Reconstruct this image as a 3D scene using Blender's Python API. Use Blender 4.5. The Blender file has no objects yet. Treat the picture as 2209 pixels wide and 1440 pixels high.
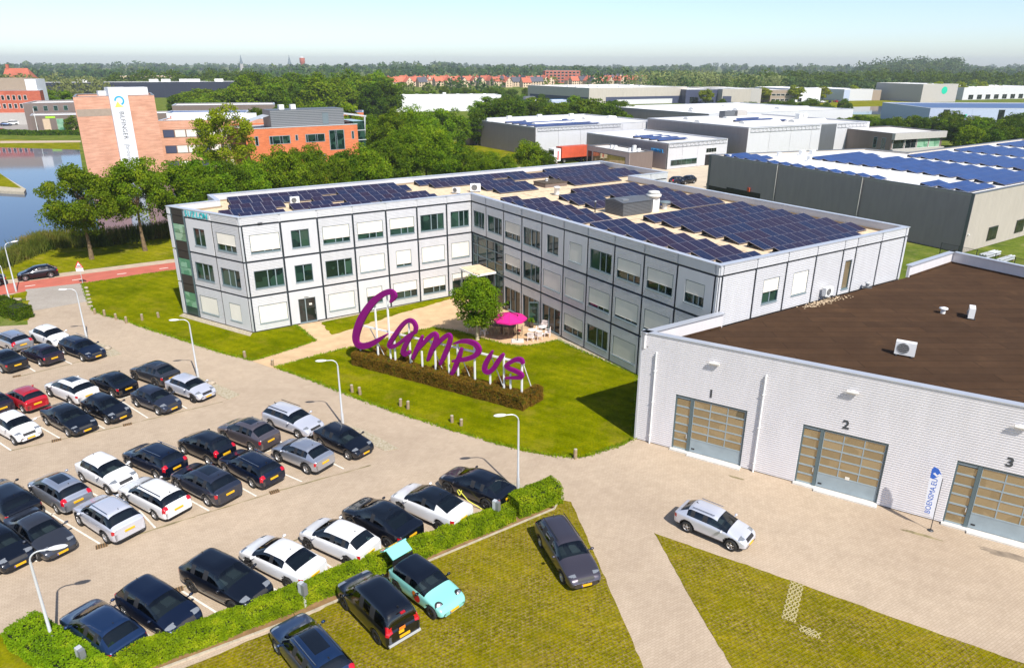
import bpy, bmesh, math, random
from mathutils import Vector, Matrix
import numpy as np
PI = math.pi
def R(d): return math.radians(d)
sc = bpy.context.scene
COL = sc.collection
# ---------------------------------------------------------------- camera
cam_d = bpy.data.cameras.new('camera'); cam = bpy.data.objects.new('camera', cam_d); COL.objects.link(cam)
cam_d.sensor_fit = 'HORIZONTAL'; cam_d.sensor_width = 36.0; cam_d.lens = 36.0 * 1538.674 / 2209
cam_d.clip_start = 0.5; cam_d.clip_end = 20000
_p, _r = R(20.719), R(-0.15)
_f = Vector((0, math.cos(_p), -math.sin(_p))); _rt = Vector((1, 0, 0)); _dn = _f.cross(_rt)
_r2 = math.cos(_r) * _rt + math.sin(_r) * _dn; _up = -(-math.sin(_r) * _rt + math.cos(_r) * _dn)
cam.matrix_world = Matrix(((_r2.x, _up.x, -_f.x, 0), (_r2.y, _up.y, -_f.y, 0), (_r2.z, _up.z, -_f.z, 23.41), (0, 0, 0, 1)))
sc.camera = cam
# ---------------------------------------------------------------- sky and sun
SUN_AZ, SUN_EL = R(-60.0), R(48.0)          # direction towards the sun (math angle from +X), elevation
world = bpy.data.worlds.new('World'); sc.world = world; world.use_nodes = True
wn = world.node_tree; wn.nodes.clear()
w_out = wn.nodes.new('ShaderNodeOutputWorld'); w_bg = wn.nodes.new('ShaderNodeBackground'); w_sky = wn.nodes.new('ShaderNodeTexSky')
w_sky.sky_type = 'NISHITA'; w_sky.sun_disc = False; w_sky.sun_elevation = SUN_EL; w_sky.sun_rotation = R(90) - SUN_AZ
w_sky.altitude = 20; w_sky.air_density = 0.68; w_sky.dust_density = 0.62; w_sky.ozone_density = 1.0
w_bg.inputs['Strength'].default_value = 0.135
wn.links.new(w_sky.outputs[0], w_bg.inputs['Color']); wn.links.new(w_bg.outputs[0], w_out.inputs['Surface'])
sun_d = bpy.data.lights.new('sun', 'SUN'); sun_d.energy = 4.7; sun_d.angle = R(0.5); sun_d.color = (1.0, 0.95, 0.87)
sun = bpy.data.objects.new('sun', sun_d); COL.objects.link(sun)
_sd = Vector((math.cos(SUN_EL) * math.cos(SUN_AZ), math.cos(SUN_EL) * math.sin(SUN_AZ), math.sin(SUN_EL)))
sun.rotation_euler = _sd.to_track_quat('Z', 'Y').to_euler(); sun.location = (40, -60, 90)
vs = sc.view_settings; vs.view_transform = 'Standard'; vs.look = 'None'; vs.gamma = 1.0; vs.use_curve_mapping = False
vs.exposure = 0.44
sc.cycles.max_bounces = 6; sc.cycles.diffuse_bounces = 3; sc.cycles.glossy_bounces = 3; sc.cycles.transparent_max_bounces = 8
sc.cycles.use_denoising = True
random.seed(7)
# ---------------------------------------------------------------- materials
M = {}
def s2l(c):
    return tuple((v / 12.92 if v <= 0.04045 else ((v + 0.055) / 1.055) ** 2.4) for v in c)
def mat(name, col, rough=0.6, metal=0.0, var=0.0, scale=2.0, spec=0.5, coat=0.0, bump=0.0, bscale=30.0, var_obj=0.0, emit=None, col2=None, detail=5.0):
    m = bpy.data.materials.new(name); m.use_nodes = True; nt = m.node_tree; b = nt.nodes['Principled BSDF']
    b.inputs['Roughness'].default_value = rough; b.inputs['Metallic'].default_value = metal
    b.inputs['Specular IOR Level'].default_value = spec; b.inputs['Coat Weight'].default_value = coat; b.inputs['Coat Roughness'].default_value = 0.04
    b.inputs['Base Color'].default_value = (*col, 1)
    tc = None
    if var > 0 or col2 is not None or bump > 0 or var_obj > 0:
        tc = nt.nodes.new('ShaderNodeTexCoord')
    src = None
    if var > 0 or col2 is not None:
        n = nt.nodes.new('ShaderNodeTexNoise'); n.inputs['Scale'].default_value = scale; n.inputs['Detail'].default_value = detail
        nt.links.new(tc.outputs['Object'], n.inputs['Vector'])
        r = nt.nodes.new('ShaderNodeValToRGB')
        c2 = col2 if col2 is not None else tuple(min(1, v * (1 + var)) for v in col)
        c1 = col if col2 is not None else tuple(v * (1 - var) for v in col)
        r.color_ramp.elements[0].position = 0.32; r.color_ramp.elements[1].position = 0.68
        r.color_ramp.elements[0].color = (*c1, 1); r.color_ramp.elements[1].color = (*c2, 1)
        nt.links.new(n.outputs['Fac'], r.inputs['Fac']); src = r.outputs['Color']
    if var_obj > 0:
        oi = nt.nodes.new('ShaderNodeObjectInfo'); hv = nt.nodes.new('ShaderNodeHueSaturation')
        mr = nt.nodes.new('ShaderNodeMapRange'); mr.inputs['To Min'].default_value = 1 - var_obj; mr.inputs['To Max'].default_value = 1 + var_obj
        nt.links.new(oi.outputs['Random'], mr.inputs['Value']); nt.links.new(mr.outputs[0], hv.inputs['Value'])
        if src is not None: nt.links.new(src, hv.inputs['Color'])
        else: hv.inputs['Color'].default_value = (*col, 1)
        src = hv.outputs['Color']
    if src is not None: nt.links.new(src, b.inputs['Base Color'])
    if bump > 0:
        n2 = nt.nodes.new('ShaderNodeTexNoise'); n2.inputs['Scale'].default_value = bscale; n2.inputs['Detail'].default_value = 4
        nt.links.new(tc.outputs['Object'], n2.inputs['Vector'])
        bp = nt.nodes.new('ShaderNodeBump'); bp.inputs['Strength'].default_value = bump; bp.inputs['Distance'].default_value = 0.05
        nt.links.new(n2.outputs['Fac'], bp.inputs['Height']); nt.links.new(bp.outputs[0], b.inputs['Normal'])
    if emit: b.inputs['Emission Color'].default_value = (*col, 1); b.inputs['Emission Strength'].default_value = emit
    M[name] = m
    return m
# ---------------------------------------------------------------- mesh builder
class MB:
    def __init__(s): s.v = []; s.f = []; s.m = []; s.sm = []
    def add(s, vs, fs, mi=0, smooth=False):
        o = len(s.v); s.v += [tuple(v) for v in vs]
        for f in fs: s.f.append(tuple(i + o for i in f)); s.m.append(mi); s.sm.append(smooth)
        return s
    def quad(s, a, b, c, d, mi=0): return s.add([a, b, c, d], [(0, 1, 2, 3)], mi)
    def box(s, x0, y0, z0, x1, y1, z1, mi=0, mat4=None):
        vs = [(x0, y0, z0), (x1, y0, z0), (x1, y1, z0), (x0, y1, z0), (x0, y0, z1), (x1, y0, z1), (x1, y1, z1), (x0, y1, z1)]
        if mat4 is not None: vs = [tuple(mat4 @ Vector(v)) for v in vs]
        return s.add(vs, [(0, 3, 2, 1), (4, 5, 6, 7), (0, 1, 5, 4), (1, 2, 6, 5), (2, 3, 7, 6), (3, 0, 4, 7)], mi)
    def prism(s, poly, z0, z1, mi=0, cap0=True, mi_top=None):
        n = len(poly); a = sum(poly[i][0] * poly[(i + 1) % n][1] - poly[(i + 1) % n][0] * poly[i][1] for i in range(n))
        if a < 0: poly = poly[::-1]
        vs = [(p[0], p[1], z0) for p in poly] + [(p[0], p[1], z1) for p in poly]
        s.add(vs, [(i, (i + 1) % n, n + (i + 1) % n, n + i) for i in range(n)], mi)
        s.add([(p[0], p[1], z1) for p in poly], [tuple(range(n))], mi if mi_top is None else mi_top)
        if cap0: s.add([(p[0], p[1], z0) for p in poly], [tuple(range(n - 1, -1, -1))], mi)
        return s
    def tube(s, p0, p1, r0, r1=None, n=8, mi=0, caps=True, smooth=True):
        p0, p1 = Vector(p0), Vector(p1); r1 = r0 if r1 is None else r1
        d = (p1 - p0); d = d.normalized() if d.length > 1e-9 else Vector((0, 0, 1))
        u = d.orthogonal().normalized(); w = d.cross(u)
        vs = []
        for p, r in ((p0, r0), (p1, r1)):
            for i in range(n):
                a = 2 * PI * i / n; vs.append(p + r * (math.cos(a) * u + math.sin(a) * w))
        s.add(vs, [(i, (i + 1) % n, n + (i + 1) % n, n + i) for i in range(n)], mi, smooth)
        if caps: s.add(vs[:n], [tuple(range(n - 1, -1, -1))], mi); s.add(vs[n:], [tuple(range(n))], mi)
        return s
    def path(s, pts, r, n=8, mi=0):
        for a, b in zip(pts[:-1], pts[1:]): s.tube(a, b, r if not isinstance(r, (list, tuple)) else r[0], None, n, mi)
        return s
    def lathe(s, prof, n=16, mi=0, c=(0, 0, 0), axis='z'):
        vs = []
        for (r, z) in prof:
            for i in range(n):
                a = 2 * PI * i / n
                if axis == 'z': vs.append((c[0] + r * math.cos(a), c[1] + r * math.sin(a), c[2] + z))
                elif axis == 'y': vs.append((c[0] + r * math.cos(a), c[1] + z, c[2] + r * math.sin(a)))
                else: vs.append((c[0] + z, c[1] + r * math.cos(a), c[2] + r * math.sin(a)))
        fs = []
        for k in range(len(prof) - 1):
            for i in range(n):
                q = (k * n + i, k * n + (i + 1) % n, (k + 1) * n + (i + 1) % n, (k + 1) * n + i)
                fs.append(q[::-1] if axis == 'y' else q)
        return s.add(vs, fs, mi, True)
    def mesh(s, name, mats):
        me = bpy.data.meshes.new(name); me.from_pydata(s.v, [], s.f)
        for m in (mats if isinstance(mats, (list, tuple)) else [mats]): me.materials.append(M[m] if isinstance(m, str) else m)
        me.polygons.foreach_set('material_index', s.m); me.polygons.foreach_set('use_smooth', s.sm); me.update()
        return me
    def build(s, name, mats, parent=None, loc=None, rz=0.0):
        return link(name, s.mesh(name, mats), parent, loc, rz)
def link(name, me, parent=None, loc=None, rz=0.0):
    o = bpy.data.objects.new(name, me); COL.objects.link(o)
    if parent is not None: o.parent = parent
    if loc is not None: o.location = loc
    if rz: o.rotation_euler = (0, 0, rz)
    return o
def tag(o, label=None, cat=None, group=None, kind=None):
    if label: o['label'] = label
    if cat: o['category'] = cat
    if group: o['group'] = group
    if kind: o['kind'] = kind
    return o
def thing(name, label, cat, loc=(0, 0, 0), rz=0.0, group=None):
    o = bpy.data.objects.new(name, None); COL.objects.link(o); o.location = loc if len(loc) == 3 else (*loc, 0)
    o.rotation_euler = (0, 0, rz); o.empty_display_size = 0.3
    return tag(o, label, cat, group)
def dup(root, loc, rz=None, label=None, scale=None):
    def cp(o, par):
        c = o.copy(); COL.objects.link(c); c.parent = par
        for ch in KIDS.get(o.name, o.children): cp(ch, c)
        return c
    r = cp(root, None); r.location = loc if len(loc) == 3 else (*loc, 0)
    if rz is not None: r.rotation_euler = (0, 0, rz)
    if label: r['label'] = label
    if scale is not None: r.scale = scale if isinstance(scale, (tuple, list)) else (scale,) * 3
    return r
KIDS = {}
def sheet(name, poly, z, m, kind='structure', parent=None, thick=0.0):
    mb = MB(); a = sum(poly[i][0] * poly[(i + 1) % len(poly)][1] - poly[(i + 1) % len(poly)][0] * poly[i][1] for i in range(len(poly)))
    if a < 0: poly = poly[::-1]
    if thick: mb.prism(poly, z - thick, z, 0, cap0=False)
    else: mb.add([(p[0], p[1], z) for p in poly], [tuple(range(len(poly)))])
    o = mb.build(name, m, parent)
    if kind and parent is None: o['kind'] = kind
    return o
FONT = None
def text_mesh(s, size, extrude, bold=0.0, align='CENTER'):
    cu = bpy.data.curves.new('lettering', 'FONT'); cu.body = s; cu.size = size; cu.extrude = extrude; cu.offset = bold
    cu.align_x = align; cu.align_y = 'CENTER'; cu.resolution_u = 3
    o = bpy.data.objects.new('lettering', cu); COL.objects.link(o); dg = bpy.context.evaluated_depsgraph_get()
    me = bpy.data.meshes.new_from_object(o.evaluated_get(dg)); bpy.data.objects.remove(o); bpy.data.curves.remove(cu)
    return me
def lettering(name, s, size, extrude, m, parent, matrix, bold=0.0, align='CENTER'):
    me = text_mesh(s, size, extrude, bold, align); me.materials.clear(); me.materials.append(M[m]); me.transform(matrix)
    return link(name, me, parent)
# ---------------------------------------------------------------- surface materials
def nodes(name, rough=0.9, spec=0.3):
    m = bpy.data.materials.new(name); m.use_nodes = True; nt = m.node_tree; b = nt.nodes['Principled BSDF']
    b.inputs['Roughness'].default_value = rough; b.inputs['Specular IOR Level'].default_value = spec; M[name] = m
    return m, nt, b
def N(nt, t, **kw):
    n = nt.nodes.new('ShaderNode' + t)
    for k, v in kw.items():
        if k in n.inputs: n.inputs[k].default_value = v
        else: setattr(n, k, v)
    return n
def ramp(nt, fac, stops):
    r = N(nt, 'ValToRGB'); e = r.color_ramp.elements
    while len(e) < len(stops): e.new(0.5)
    for el, (p, c) in zip(e, stops): el.position = p; el.color = (*c, 1)
    nt.links.new(fac, r.inputs['Fac']); return r.outputs['Color']
def mix(nt, fac, a, b, mode='MIX'):
    n = N(nt, 'Mix', data_type='RGBA', blend_type=mode)
    for s, v in ((n.inputs[0], fac), (n.inputs[6], a), (n.inputs[7], b)):
        if isinstance(v, (int, float)): s.default_value = v
        elif isinstance(v, tuple): s.default_value = (*v, 1)
        else: nt.links.new(v, s)
    return n.outputs[2]
def noise(nt, vec, scale, detail=4, rough=0.55):
    n = N(nt, 'TexNoise', Scale=scale, Detail=detail, Roughness=rough); nt.links.new(vec, n.inputs['Vector']); return n.outputs['Fac']
def bumpn(nt, b, h, strength, dist):
    bp = N(nt, 'Bump', Strength=strength, Distance=dist); nt.links.new(h, bp.inputs['Height']); nt.links.new(bp.outputs[0], b.inputs['Normal'])
def paving_mat(name, ca, cb, cm, rot):
    m, nt, b = nodes(name, 0.85, 0.25); tc = N(nt, 'TexCoord'); v = tc.outputs['Object']
    mp = N(nt, 'Mapping'); mp.inputs['Rotation'].default_value = (0, 0, rot); nt.links.new(v, mp.inputs['Vector'])
    br = N(nt, 'TexBrick', Scale=1.0); br.offset = 0.5
    br.inputs['Brick Width'].default_value = 0.24; br.inputs['Row Height'].default_value = 0.12; br.inputs['Mortar Size'].default_value = 0.008; br.inputs['Bias'].default_value = -0.1
    br.inputs['Color1'].default_value = (*ca, 1); br.inputs['Color2'].default_value = (*cb, 1); br.inputs['Mortar'].default_value = (*cm, 1)
    nt.links.new(mp.outputs[0], br.inputs['Vector'])
    big = ramp(nt, noise(nt, v, 0.11, 5, 0.6), [(0.3, (0.88, 0.86, 0.84)), (0.5, (1.0, 0.99, 0.97)), (0.72, (1.10, 1.08, 1.05))])
    c = mix(nt, 1.0, br.outputs['Color'], big, 'MULTIPLY')
    med = ramp(nt, noise(nt, v, 1.1, 6, 0.65), [(0.3, (0.92, 0.91, 0.90)), (0.62, (1.05, 1.05, 1.05))])
    c = mix(nt, 0.8, c, med, 'MULTIPLY')
    st = ramp(nt, noise(nt, v, 0.45, 8, 0.75), [(0.62, (0, 0, 0)), (0.80, (1, 1, 1))])      # oil and moss stains
    c = mix(nt, mixf(nt, st, 0.35), c, (0.19, 0.165, 0.12))
    nt.links.new(c, b.inputs['Base Color']); bumpn(nt, b, br.outputs['Fac'], 0.25, -0.01)
def mixf(nt, col, f):
    n = N(nt, 'Math', operation='MULTIPLY'); nt.links.new(col, n.inputs[0]); n.inputs[1].default_value = f; return n.outputs[0]
paving_mat('paving', (0.465, 0.375, 0.285), (0.42, 0.335, 0.25), (0.335, 0.265, 0.19), R(-31))
paving_mat('paving_grey', (0.40, 0.365, 0.325), (0.36, 0.325, 0.285), (0.29, 0.26, 0.22), R(34))
def grass_mat(name, c0, c1, c2, dry, paver=False, dirt=(0.20, 0.14, 0.07), dryamt=0.5):
    m, nt, b = nodes(name, 1.0, 0.0); tc = N(nt, 'TexCoord'); v = tc.outputs['Object']
    big = ramp(nt, noise(nt, v, 0.22, 6, 0.62), [(0.30, c0), (0.5, c1), (0.70, c2)])
    fine = ramp(nt, noise(nt, v, 7.0, 6, 0.75), [(0.25, (0.45, 0.5, 0.4)), (0.7, (1.35, 1.32, 1.2))])
    md = ramp(nt, noise(nt, v, 1.3, 5, 0.7), [(0.3, (0.72, 0.82, 0.7)), (0.66, (1.2, 1.14, 1.0))]); big = mix(nt, 0.9, big, md, 'MULTIPLY')
    c = mix(nt, 0.85, big, fine, 'MULTIPLY')
    # mowing bands, lightly wavering
    mp = N(nt, 'Mapping'); mp.inputs['Rotation'].default_value = (0, 0, R(33)); nt.links.new(v, mp.inputs['Vector'])
    wv = N(nt, 'TexWave', Scale=0.30, Distortion=2.2, Detail=2.0); wv.bands_direction = 'Y'; nt.links.new(mp.outputs[0], wv.inputs['Vector'])
    wb = ramp(nt, wv.outputs['Fac'], [(0.3, (0.92, 0.92, 0.9)), (0.7, (1.07, 1.06, 1.0))]); c = mix(nt, 0.8, c, wb, 'MULTIPLY')
    dr = ramp(nt, noise(nt, v, 0.34, 7, 0.7), [(0.53, (0, 0, 0)), (0.72, (1, 1, 1))])
    c = mix(nt, mixf(nt, dr, dryamt), c, dry)
    if paver:
        mp2 = N(nt, 'Mapping'); mp2.inputs['Rotation'].default_value = (0, 0, R(-31)); nt.links.new(v, mp2.inputs['Vector'])
        br = N(nt, 'TexBrick', Scale=1.0); br.offset = 0.5
        br.inputs['Brick Width'].default_value = 0.20; br.inputs['Row Height'].default_value = 0.165; br.inputs['Mortar Size'].default_value = 0.038; br.inputs['Mortar Smooth'].default_value = 0.5
        nt.links.new(mp2.outputs[0], br.inputs['Vector'])
        cov = ramp(nt, noise(nt, v, 0.5, 7, 0.72), [(0.34, (0.15, 0.15, 0.15)), (0.62, (0.95, 0.95, 0.95))])
        mul = N(nt, 'Math', operation='MULTIPLY'); nt.links.new(br.outputs['Fac'], mul.inputs[0]); nt.links.new(cov, mul.inputs[1])
        conc = ramp(nt, noise(nt, v, 5.0, 4), [(0.35, (0.31, 0.235, 0.085)), (0.62, (0.075, 0.052, 0.008))])
        c = mix(nt, mul.outputs[0], c, conc)
        bumpn(nt, b, br.outputs['Fac'], 0.5, 0.03)
    else:
        bumpn(nt, b, noise(nt, v, 14.0, 5, 0.7), 0.6, 0.08)
    nt.links.new(c, b.inputs['Base Color'])
grass_mat('lawn', (0.080, 0.108, 0.0), (0.150, 0.165, 0.001), (0.215, 0.215, 0.004), (0.30, 0.22, 0.035), dryamt=0.45)
grass_mat('verge', (0.10, 0.12, 0.002), (0.18, 0.185, 0.004), (0.26, 0.24, 0.012), (0.36, 0.26, 0.07), dryamt=0.7)
grass_mat('grass_paver', (0.135, 0.125, 0.001), (0.19, 0.165, 0.002), (0.25, 0.205, 0.006), (0.27, 0.18, 0.03), paver=True)
grass_mat('field', (0.07, 0.11, 0.02), (0.12, 0.16, 0.03), (0.2, 0.21, 0.06), (0.32, 0.28, 0.14))
mat('gravel_path', (0.56, 0.385, 0.22), 0.95, var=0.13, scale=0.9, bump=0.3, bscale=60)
mat('pebbles', (0.50, 0.44, 0.34), 0.95, col2=(0.30, 0.25, 0.15), scale=7, bump=0.8, bscale=20)
mat('red_asphalt', (0.47, 0.125, 0.082), 0.9, var=0.1, scale=0.8)
mat('shoulder', (0.47, 0.36, 0.26), 0.9, var=0.12, scale=1.2)
mat('soil', (0.24, 0.14, 0.06), 0.95, var=0.25, scale=3)
mat('kerb', (0.42, 0.37, 0.28), 0.9, var=0.15, scale=3)
mat('road_paint', (0.70, 0.67, 0.60), 0.8, var=0.14, scale=3.5)
mat('asphalt_grey', (0.30, 0.28, 0.26), 0.9, var=0.12, scale=0.4)
mat('sand_paving', (0.55, 0.46, 0.34), 0.9, var=0.1, scale=0.3)
def water_mat():
    m, nt, b = nodes('water', 0.04, 0.5); tc = N(nt, 'TexCoord')
    b.inputs['Base Color'].default_value = (0.035, 0.065, 0.125, 1); b.inputs['IOR'].default_value = 1.33
    mp = N(nt, 'Mapping'); mp.inputs['Scale'].default_value = (0.5, 1.4, 1); nt.links.new(tc.outputs['Object'], mp.inputs['Vector'])
    bumpn(nt, b, noise(nt, mp.outputs[0], 0.9, 4), 0.10, 0.03)
water_mat()
# building surfaces
def clad_mat(name, col, rough=0.42, metal=0.35, dirt=0.12):
    m, nt, b = nodes(name, rough, 0.5); b.inputs['Metallic'].default_value = metal; tc = N(nt, 'TexCoord'); v = tc.outputs['Object']
    mp = N(nt, 'Mapping'); mp.inputs['Scale'].default_value = (1, 1, 0.18); nt.links.new(v, mp.inputs['Vector'])
    a = ramp(nt, noise(nt, mp.outputs[0], 1.6, 6, 0.65), [(0.3, tuple(x * (1 - dirt) for x in col)), (0.65, col)])
    oi = N(nt, 'ObjectInfo'); mr = N(nt, 'MapRange'); mr.inputs['To Min'].default_value = 0.96; mr.inputs['To Max'].default_value = 1.04
    nt.links.new(oi.outputs['Random'], mr.inputs['Value']); hs = N(nt, 'HueSaturation'); nt.links.new(mr.outputs[0], hs.inputs['Value']); nt.links.new(a, hs.inputs['Color'])
    nt.links.new(hs.outputs[0], b.inputs['Base Color'])
clad_mat('cladding', (0.66, 0.66, 0.68), 0.45, 0.25, 0.08); clad_mat('flat_panel', (0.62, 0.625, 0.65), 0.5, 0.15, 0.06)
clad_mat('hall_cladding', (0.72, 0.70, 0.715), 0.5, 0.15, 0.08); clad_mat('coping', (0.60, 0.625, 0.68), 0.35, 0.4, 0.08)
clad_mat('dark_cladding', (0.38, 0.32, 0.315), 0.6, 0.05); clad_mat('beige_cladding', (0.50, 0.455, 0.40), 0.5, 0.1)
clad_mat('pale_cladding', (0.62, 0.62, 0.645), 0.5, 0.1, 0.05); clad_mat('blue_dark_cladding', (0.028, 0.034, 0.06), 0.5, 0.2)
clad_mat('brown_cladding', (0.20, 0.155, 0.135), 0.5, 0.2); clad_mat('grey_louvre', (0.16, 0.17, 0.185), 0.45, 0.35)
clad_mat('white_wall', (0.74, 0.75, 0.78), 0.6, 0.0, 0.08)
mat('band', (0.035, 0.045, 0.055), 0.45, 0.2); mat('frame', (0.115, 0.165, 0.185), 0.4, 0.3); mat('frame_light', (0.27, 0.34, 0.37), 0.4, 0.2)
mat('black_panel', (0.03, 0.026, 0.026), 0.35, 0.1); mat('green_panel', (0.018, 0.05, 0.045), 0.3)
mat('blind', (0.74, 0.70, 0.62), 0.85, var=0.05, scale=0.7, var_obj=0.05)
mat('roof_gravel', (0.68, 0.53, 0.36), 1.0, spec=0.05, var=0.16, scale=2.2, bump=0.5, bscale=25)
mat('roof_seam', (0.28, 0.22, 0.15), 0.9)
def bitumen():
    m, nt, b = nodes('bitumen', 1.0, 0.05); tc = N(nt, 'TexCoord'); v = tc.outputs['Object']
    mp = N(nt, 'Mapping'); mp.inputs['Rotation'].default_value = (0, 0, R(0)); nt.links.new(v, mp.inputs['Vector'])
    br = N(nt, 'TexBrick', Scale=1.0); br.offset = 0.5
    for k, x in (('Brick Width', 7.0), ('Row Height', 1.0), ('Mortar Size', 0.03)): br.inputs[k].default_value = x
    br.inputs['Color1'].default_value = (0.072, 0.041, 0.024, 1); br.inputs['Color2'].default_value = (0.058, 0.034, 0.021, 1); br.inputs['Mortar'].default_value = (0.040, 0.025, 0.017, 1)
    nt.links.new(mp.outputs[0], br.inputs['Vector'])
    big = ramp(nt, noise(nt, v, 0.5, 7, 0.7), [(0.28, (0.80, 0.79, 0.78)), (0.58, (1.05, 1.05, 1.02)), (0.74, (1.45, 1.4, 1.25))])
    c = mix(nt, 1.0, br.outputs['Color'], big, 'MULTIPLY'); nt.links.new(c, b.inputs['Base Color'])
    bumpn(nt, b, noise(nt, v, 40, 3), 0.2, 0.02)
bitumen()
def pane(name, c0, c1, scale, rough=0.03, vert=False):
    m, nt, b = nodes(name, rough, 0.6); tc = N(nt, 'TexCoord'); oi = N(nt, 'ObjectInfo')
    ad = N(nt, 'VectorMath', operation='ADD'); nt.links.new(tc.outputs['Object'], ad.inputs[0])
    cb = N(nt, 'CombineXYZ'); ml = N(nt, 'Math', operation='MULTIPLY'); ml.inputs[1].default_value = 60.0
    nt.links.new(oi.outputs['Random'], ml.inputs[0]); nt.links.new(ml.outputs[0], cb.inputs[0]); nt.links.new(cb.outputs[0], ad.inputs[1])
    n = N(nt, 'TexVoronoi', Scale=scale, distance='CHEBYCHEV'); nt.links.new(ad.outputs[0], n.inputs['Vector'])
    sep = N(nt, 'SeparateColor'); nt.links.new(n.outputs['Color'], sep.inputs[0])
    c = ramp(nt, sep.outputs[0], [(0.35, c0), (0.8, c1)]); nt.links.new(c, b.inputs['Base Color'])
pane('glass', (0.006, 0.018, 0.015), (0.028, 0.07, 0.048), 0.8)
pane('glass_green', (0.10, 0.25, 0.15), (0.24, 0.42, 0.29), 0.9)
pane('glass_tan', (0.36, 0.29, 0.17), (0.44, 0.36, 0.22), 0.7, 0.02); M['glass_tan'].node_tree.nodes['Principled BSDF'].inputs['Metallic'].default_value = 0.6  # tan of the reflected paving is put into the base; metallic part mirrors too
pane('glass_dark', (0.008, 0.012, 0.014), (0.02, 0.03, 0.03), 1.0)
mat('sill_paint', (0.62, 0.60, 0.56), 0.7, var=0.1)
mat('door_blue', (0.28, 0.34, 0.37), 0.5, var=0.08, scale=1.5)
mat('white_metal', (0.78, 0.78, 0.77), 0.5); mat('pole_grey', (0.60, 0.62, 0.64), 0.4, 0.3); mat('black', (0.012, 0.012, 0.013), 0.5)
mat('dark_metal', (0.06, 0.062, 0.066), 0.45, 0.4); mat('grey_metal', (0.30, 0.31, 0.32), 0.45, 0.5)
mat('ink', (0.05, 0.055, 0.06), 0.7); mat('teal_letter', (0.01, 0.40, 0.43), 0.5); mat('teal_edge', (0.01, 0.12, 0.13), 0.5); mat('blue_letter', (0.03, 0.28, 0.62), 0.5); mat('blue_ink', (0.03, 0.12, 0.50), 0.6)
mat('purple', (0.20, 0.0, 0.145), 0.55, var=0.06, scale=0.5, spec=0.25)
def brick_mat(name, a, bb, mo, sc_=1.0):
    m, nt, b = nodes(name, 0.9, 0.2); tc = N(nt, 'TexCoord'); v = tc.outputs['Object']
    st = ramp(nt, noise(nt, v, 0.5, 6, 0.65), [(0.3, a), (0.7, bb)])
    mp = N(nt, 'Mapping'); mp.inputs['Scale'].default_value = (0.35, 0.35, 3.0); nt.links.new(v, mp.inputs['Vector'])
    st2 = ramp(nt, noise(nt, mp.outputs[0], 1.2 * sc_, 4), [(0.35, (0.84, 0.83, 0.82)), (0.65, (1.08, 1.08, 1.08))])
    nt.links.new(mix(nt, 1.0, st, st2, 'MULTIPLY'), b.inputs['Base Color'])
brick_mat('tower_brick', (0.55, 0.285, 0.19), (0.65, 0.36, 0.25), (0, 0, 0)); brick_mat('orange_brick', (0.56, 0.16, 0.065), (0.66, 0.21, 0.10), (0, 0, 0), 2)
brick_mat('red_brick', (0.40, 0.10, 0.06), (0.5, 0.15, 0.09), (0, 0, 0)); mat('taupe', (0.33, 0.26, 0.20), 0.9, var=0.06)
mat('red_tile', (0.50, 0.13, 0.07), 0.8, var=0.18, scale=0.05, var_obj=0.22); mat('dark_tile', (0.07, 0.07, 0.09), 0.7, var_obj=0.2)
mat('pale_roof', (0.66, 0.64, 0.61), 0.9, var=0.06, scale=0.3); mat('white_roof', (0.78, 0.77, 0.75), 0.9, var=0.05, scale=0.2)
mat('grey_wall', (0.42, 0.40, 0.38), 0.8, var=0.05); mat('cream_wall', (0.62, 0.47, 0.33), 0.85, var=0.06, var_obj=0.12); mat('slate', (0.13, 0.17, 0.19), 0.6); mat('copper_green', (0.10, 0.28, 0.23), 0.6)
mat('skylight', (0.76, 0.75, 0.72), 0.4, var=0.04); mat('container_red', (0.52, 0.085, 0.035), 0.55, var=0.12, scale=0.6)
mat('blue_grey_wall', (0.40, 0.46, 0.60), 0.6, var=0.05); mat('navy_wall', (0.05, 0.06, 0.11), 0.5)
# solar glass: dark cells, the sky gives the sheen
def solar(name, c0, c1):
    m, nt, b = nodes(name, 0.28, 0.12); tc = N(nt, 'TexCoord'); v = tc.outputs['Object']; oi = N(nt, 'ObjectInfo')
    br = N(nt, 'TexBrick', Scale=1.0); br.offset = 0.0
    for k, x in (('Brick Width', 0.5), ('Row Height', 0.166), ('Mortar Size', 0.006)): br.inputs[k].default_value = x
    nt.links.new(v, br.inputs['Vector']); r = ramp(nt, oi.outputs['Random'], [(0.0, c0), (1.0, c1)])
    nt.links.new(mix(nt, br.outputs['Fac'], r, (0.10, 0.10, 0.15)), b.inputs['Base Color'])
solar('solar_cell', (0.022, 0.012, 0.030), (0.008, 0.016, 0.052)); solar('solar_blue', (0.010, 0.04, 0.16), (0.015, 0.06, 0.22))
mat('solar_frame', (0.36, 0.34, 0.38), 0.4, 0.4)
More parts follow.
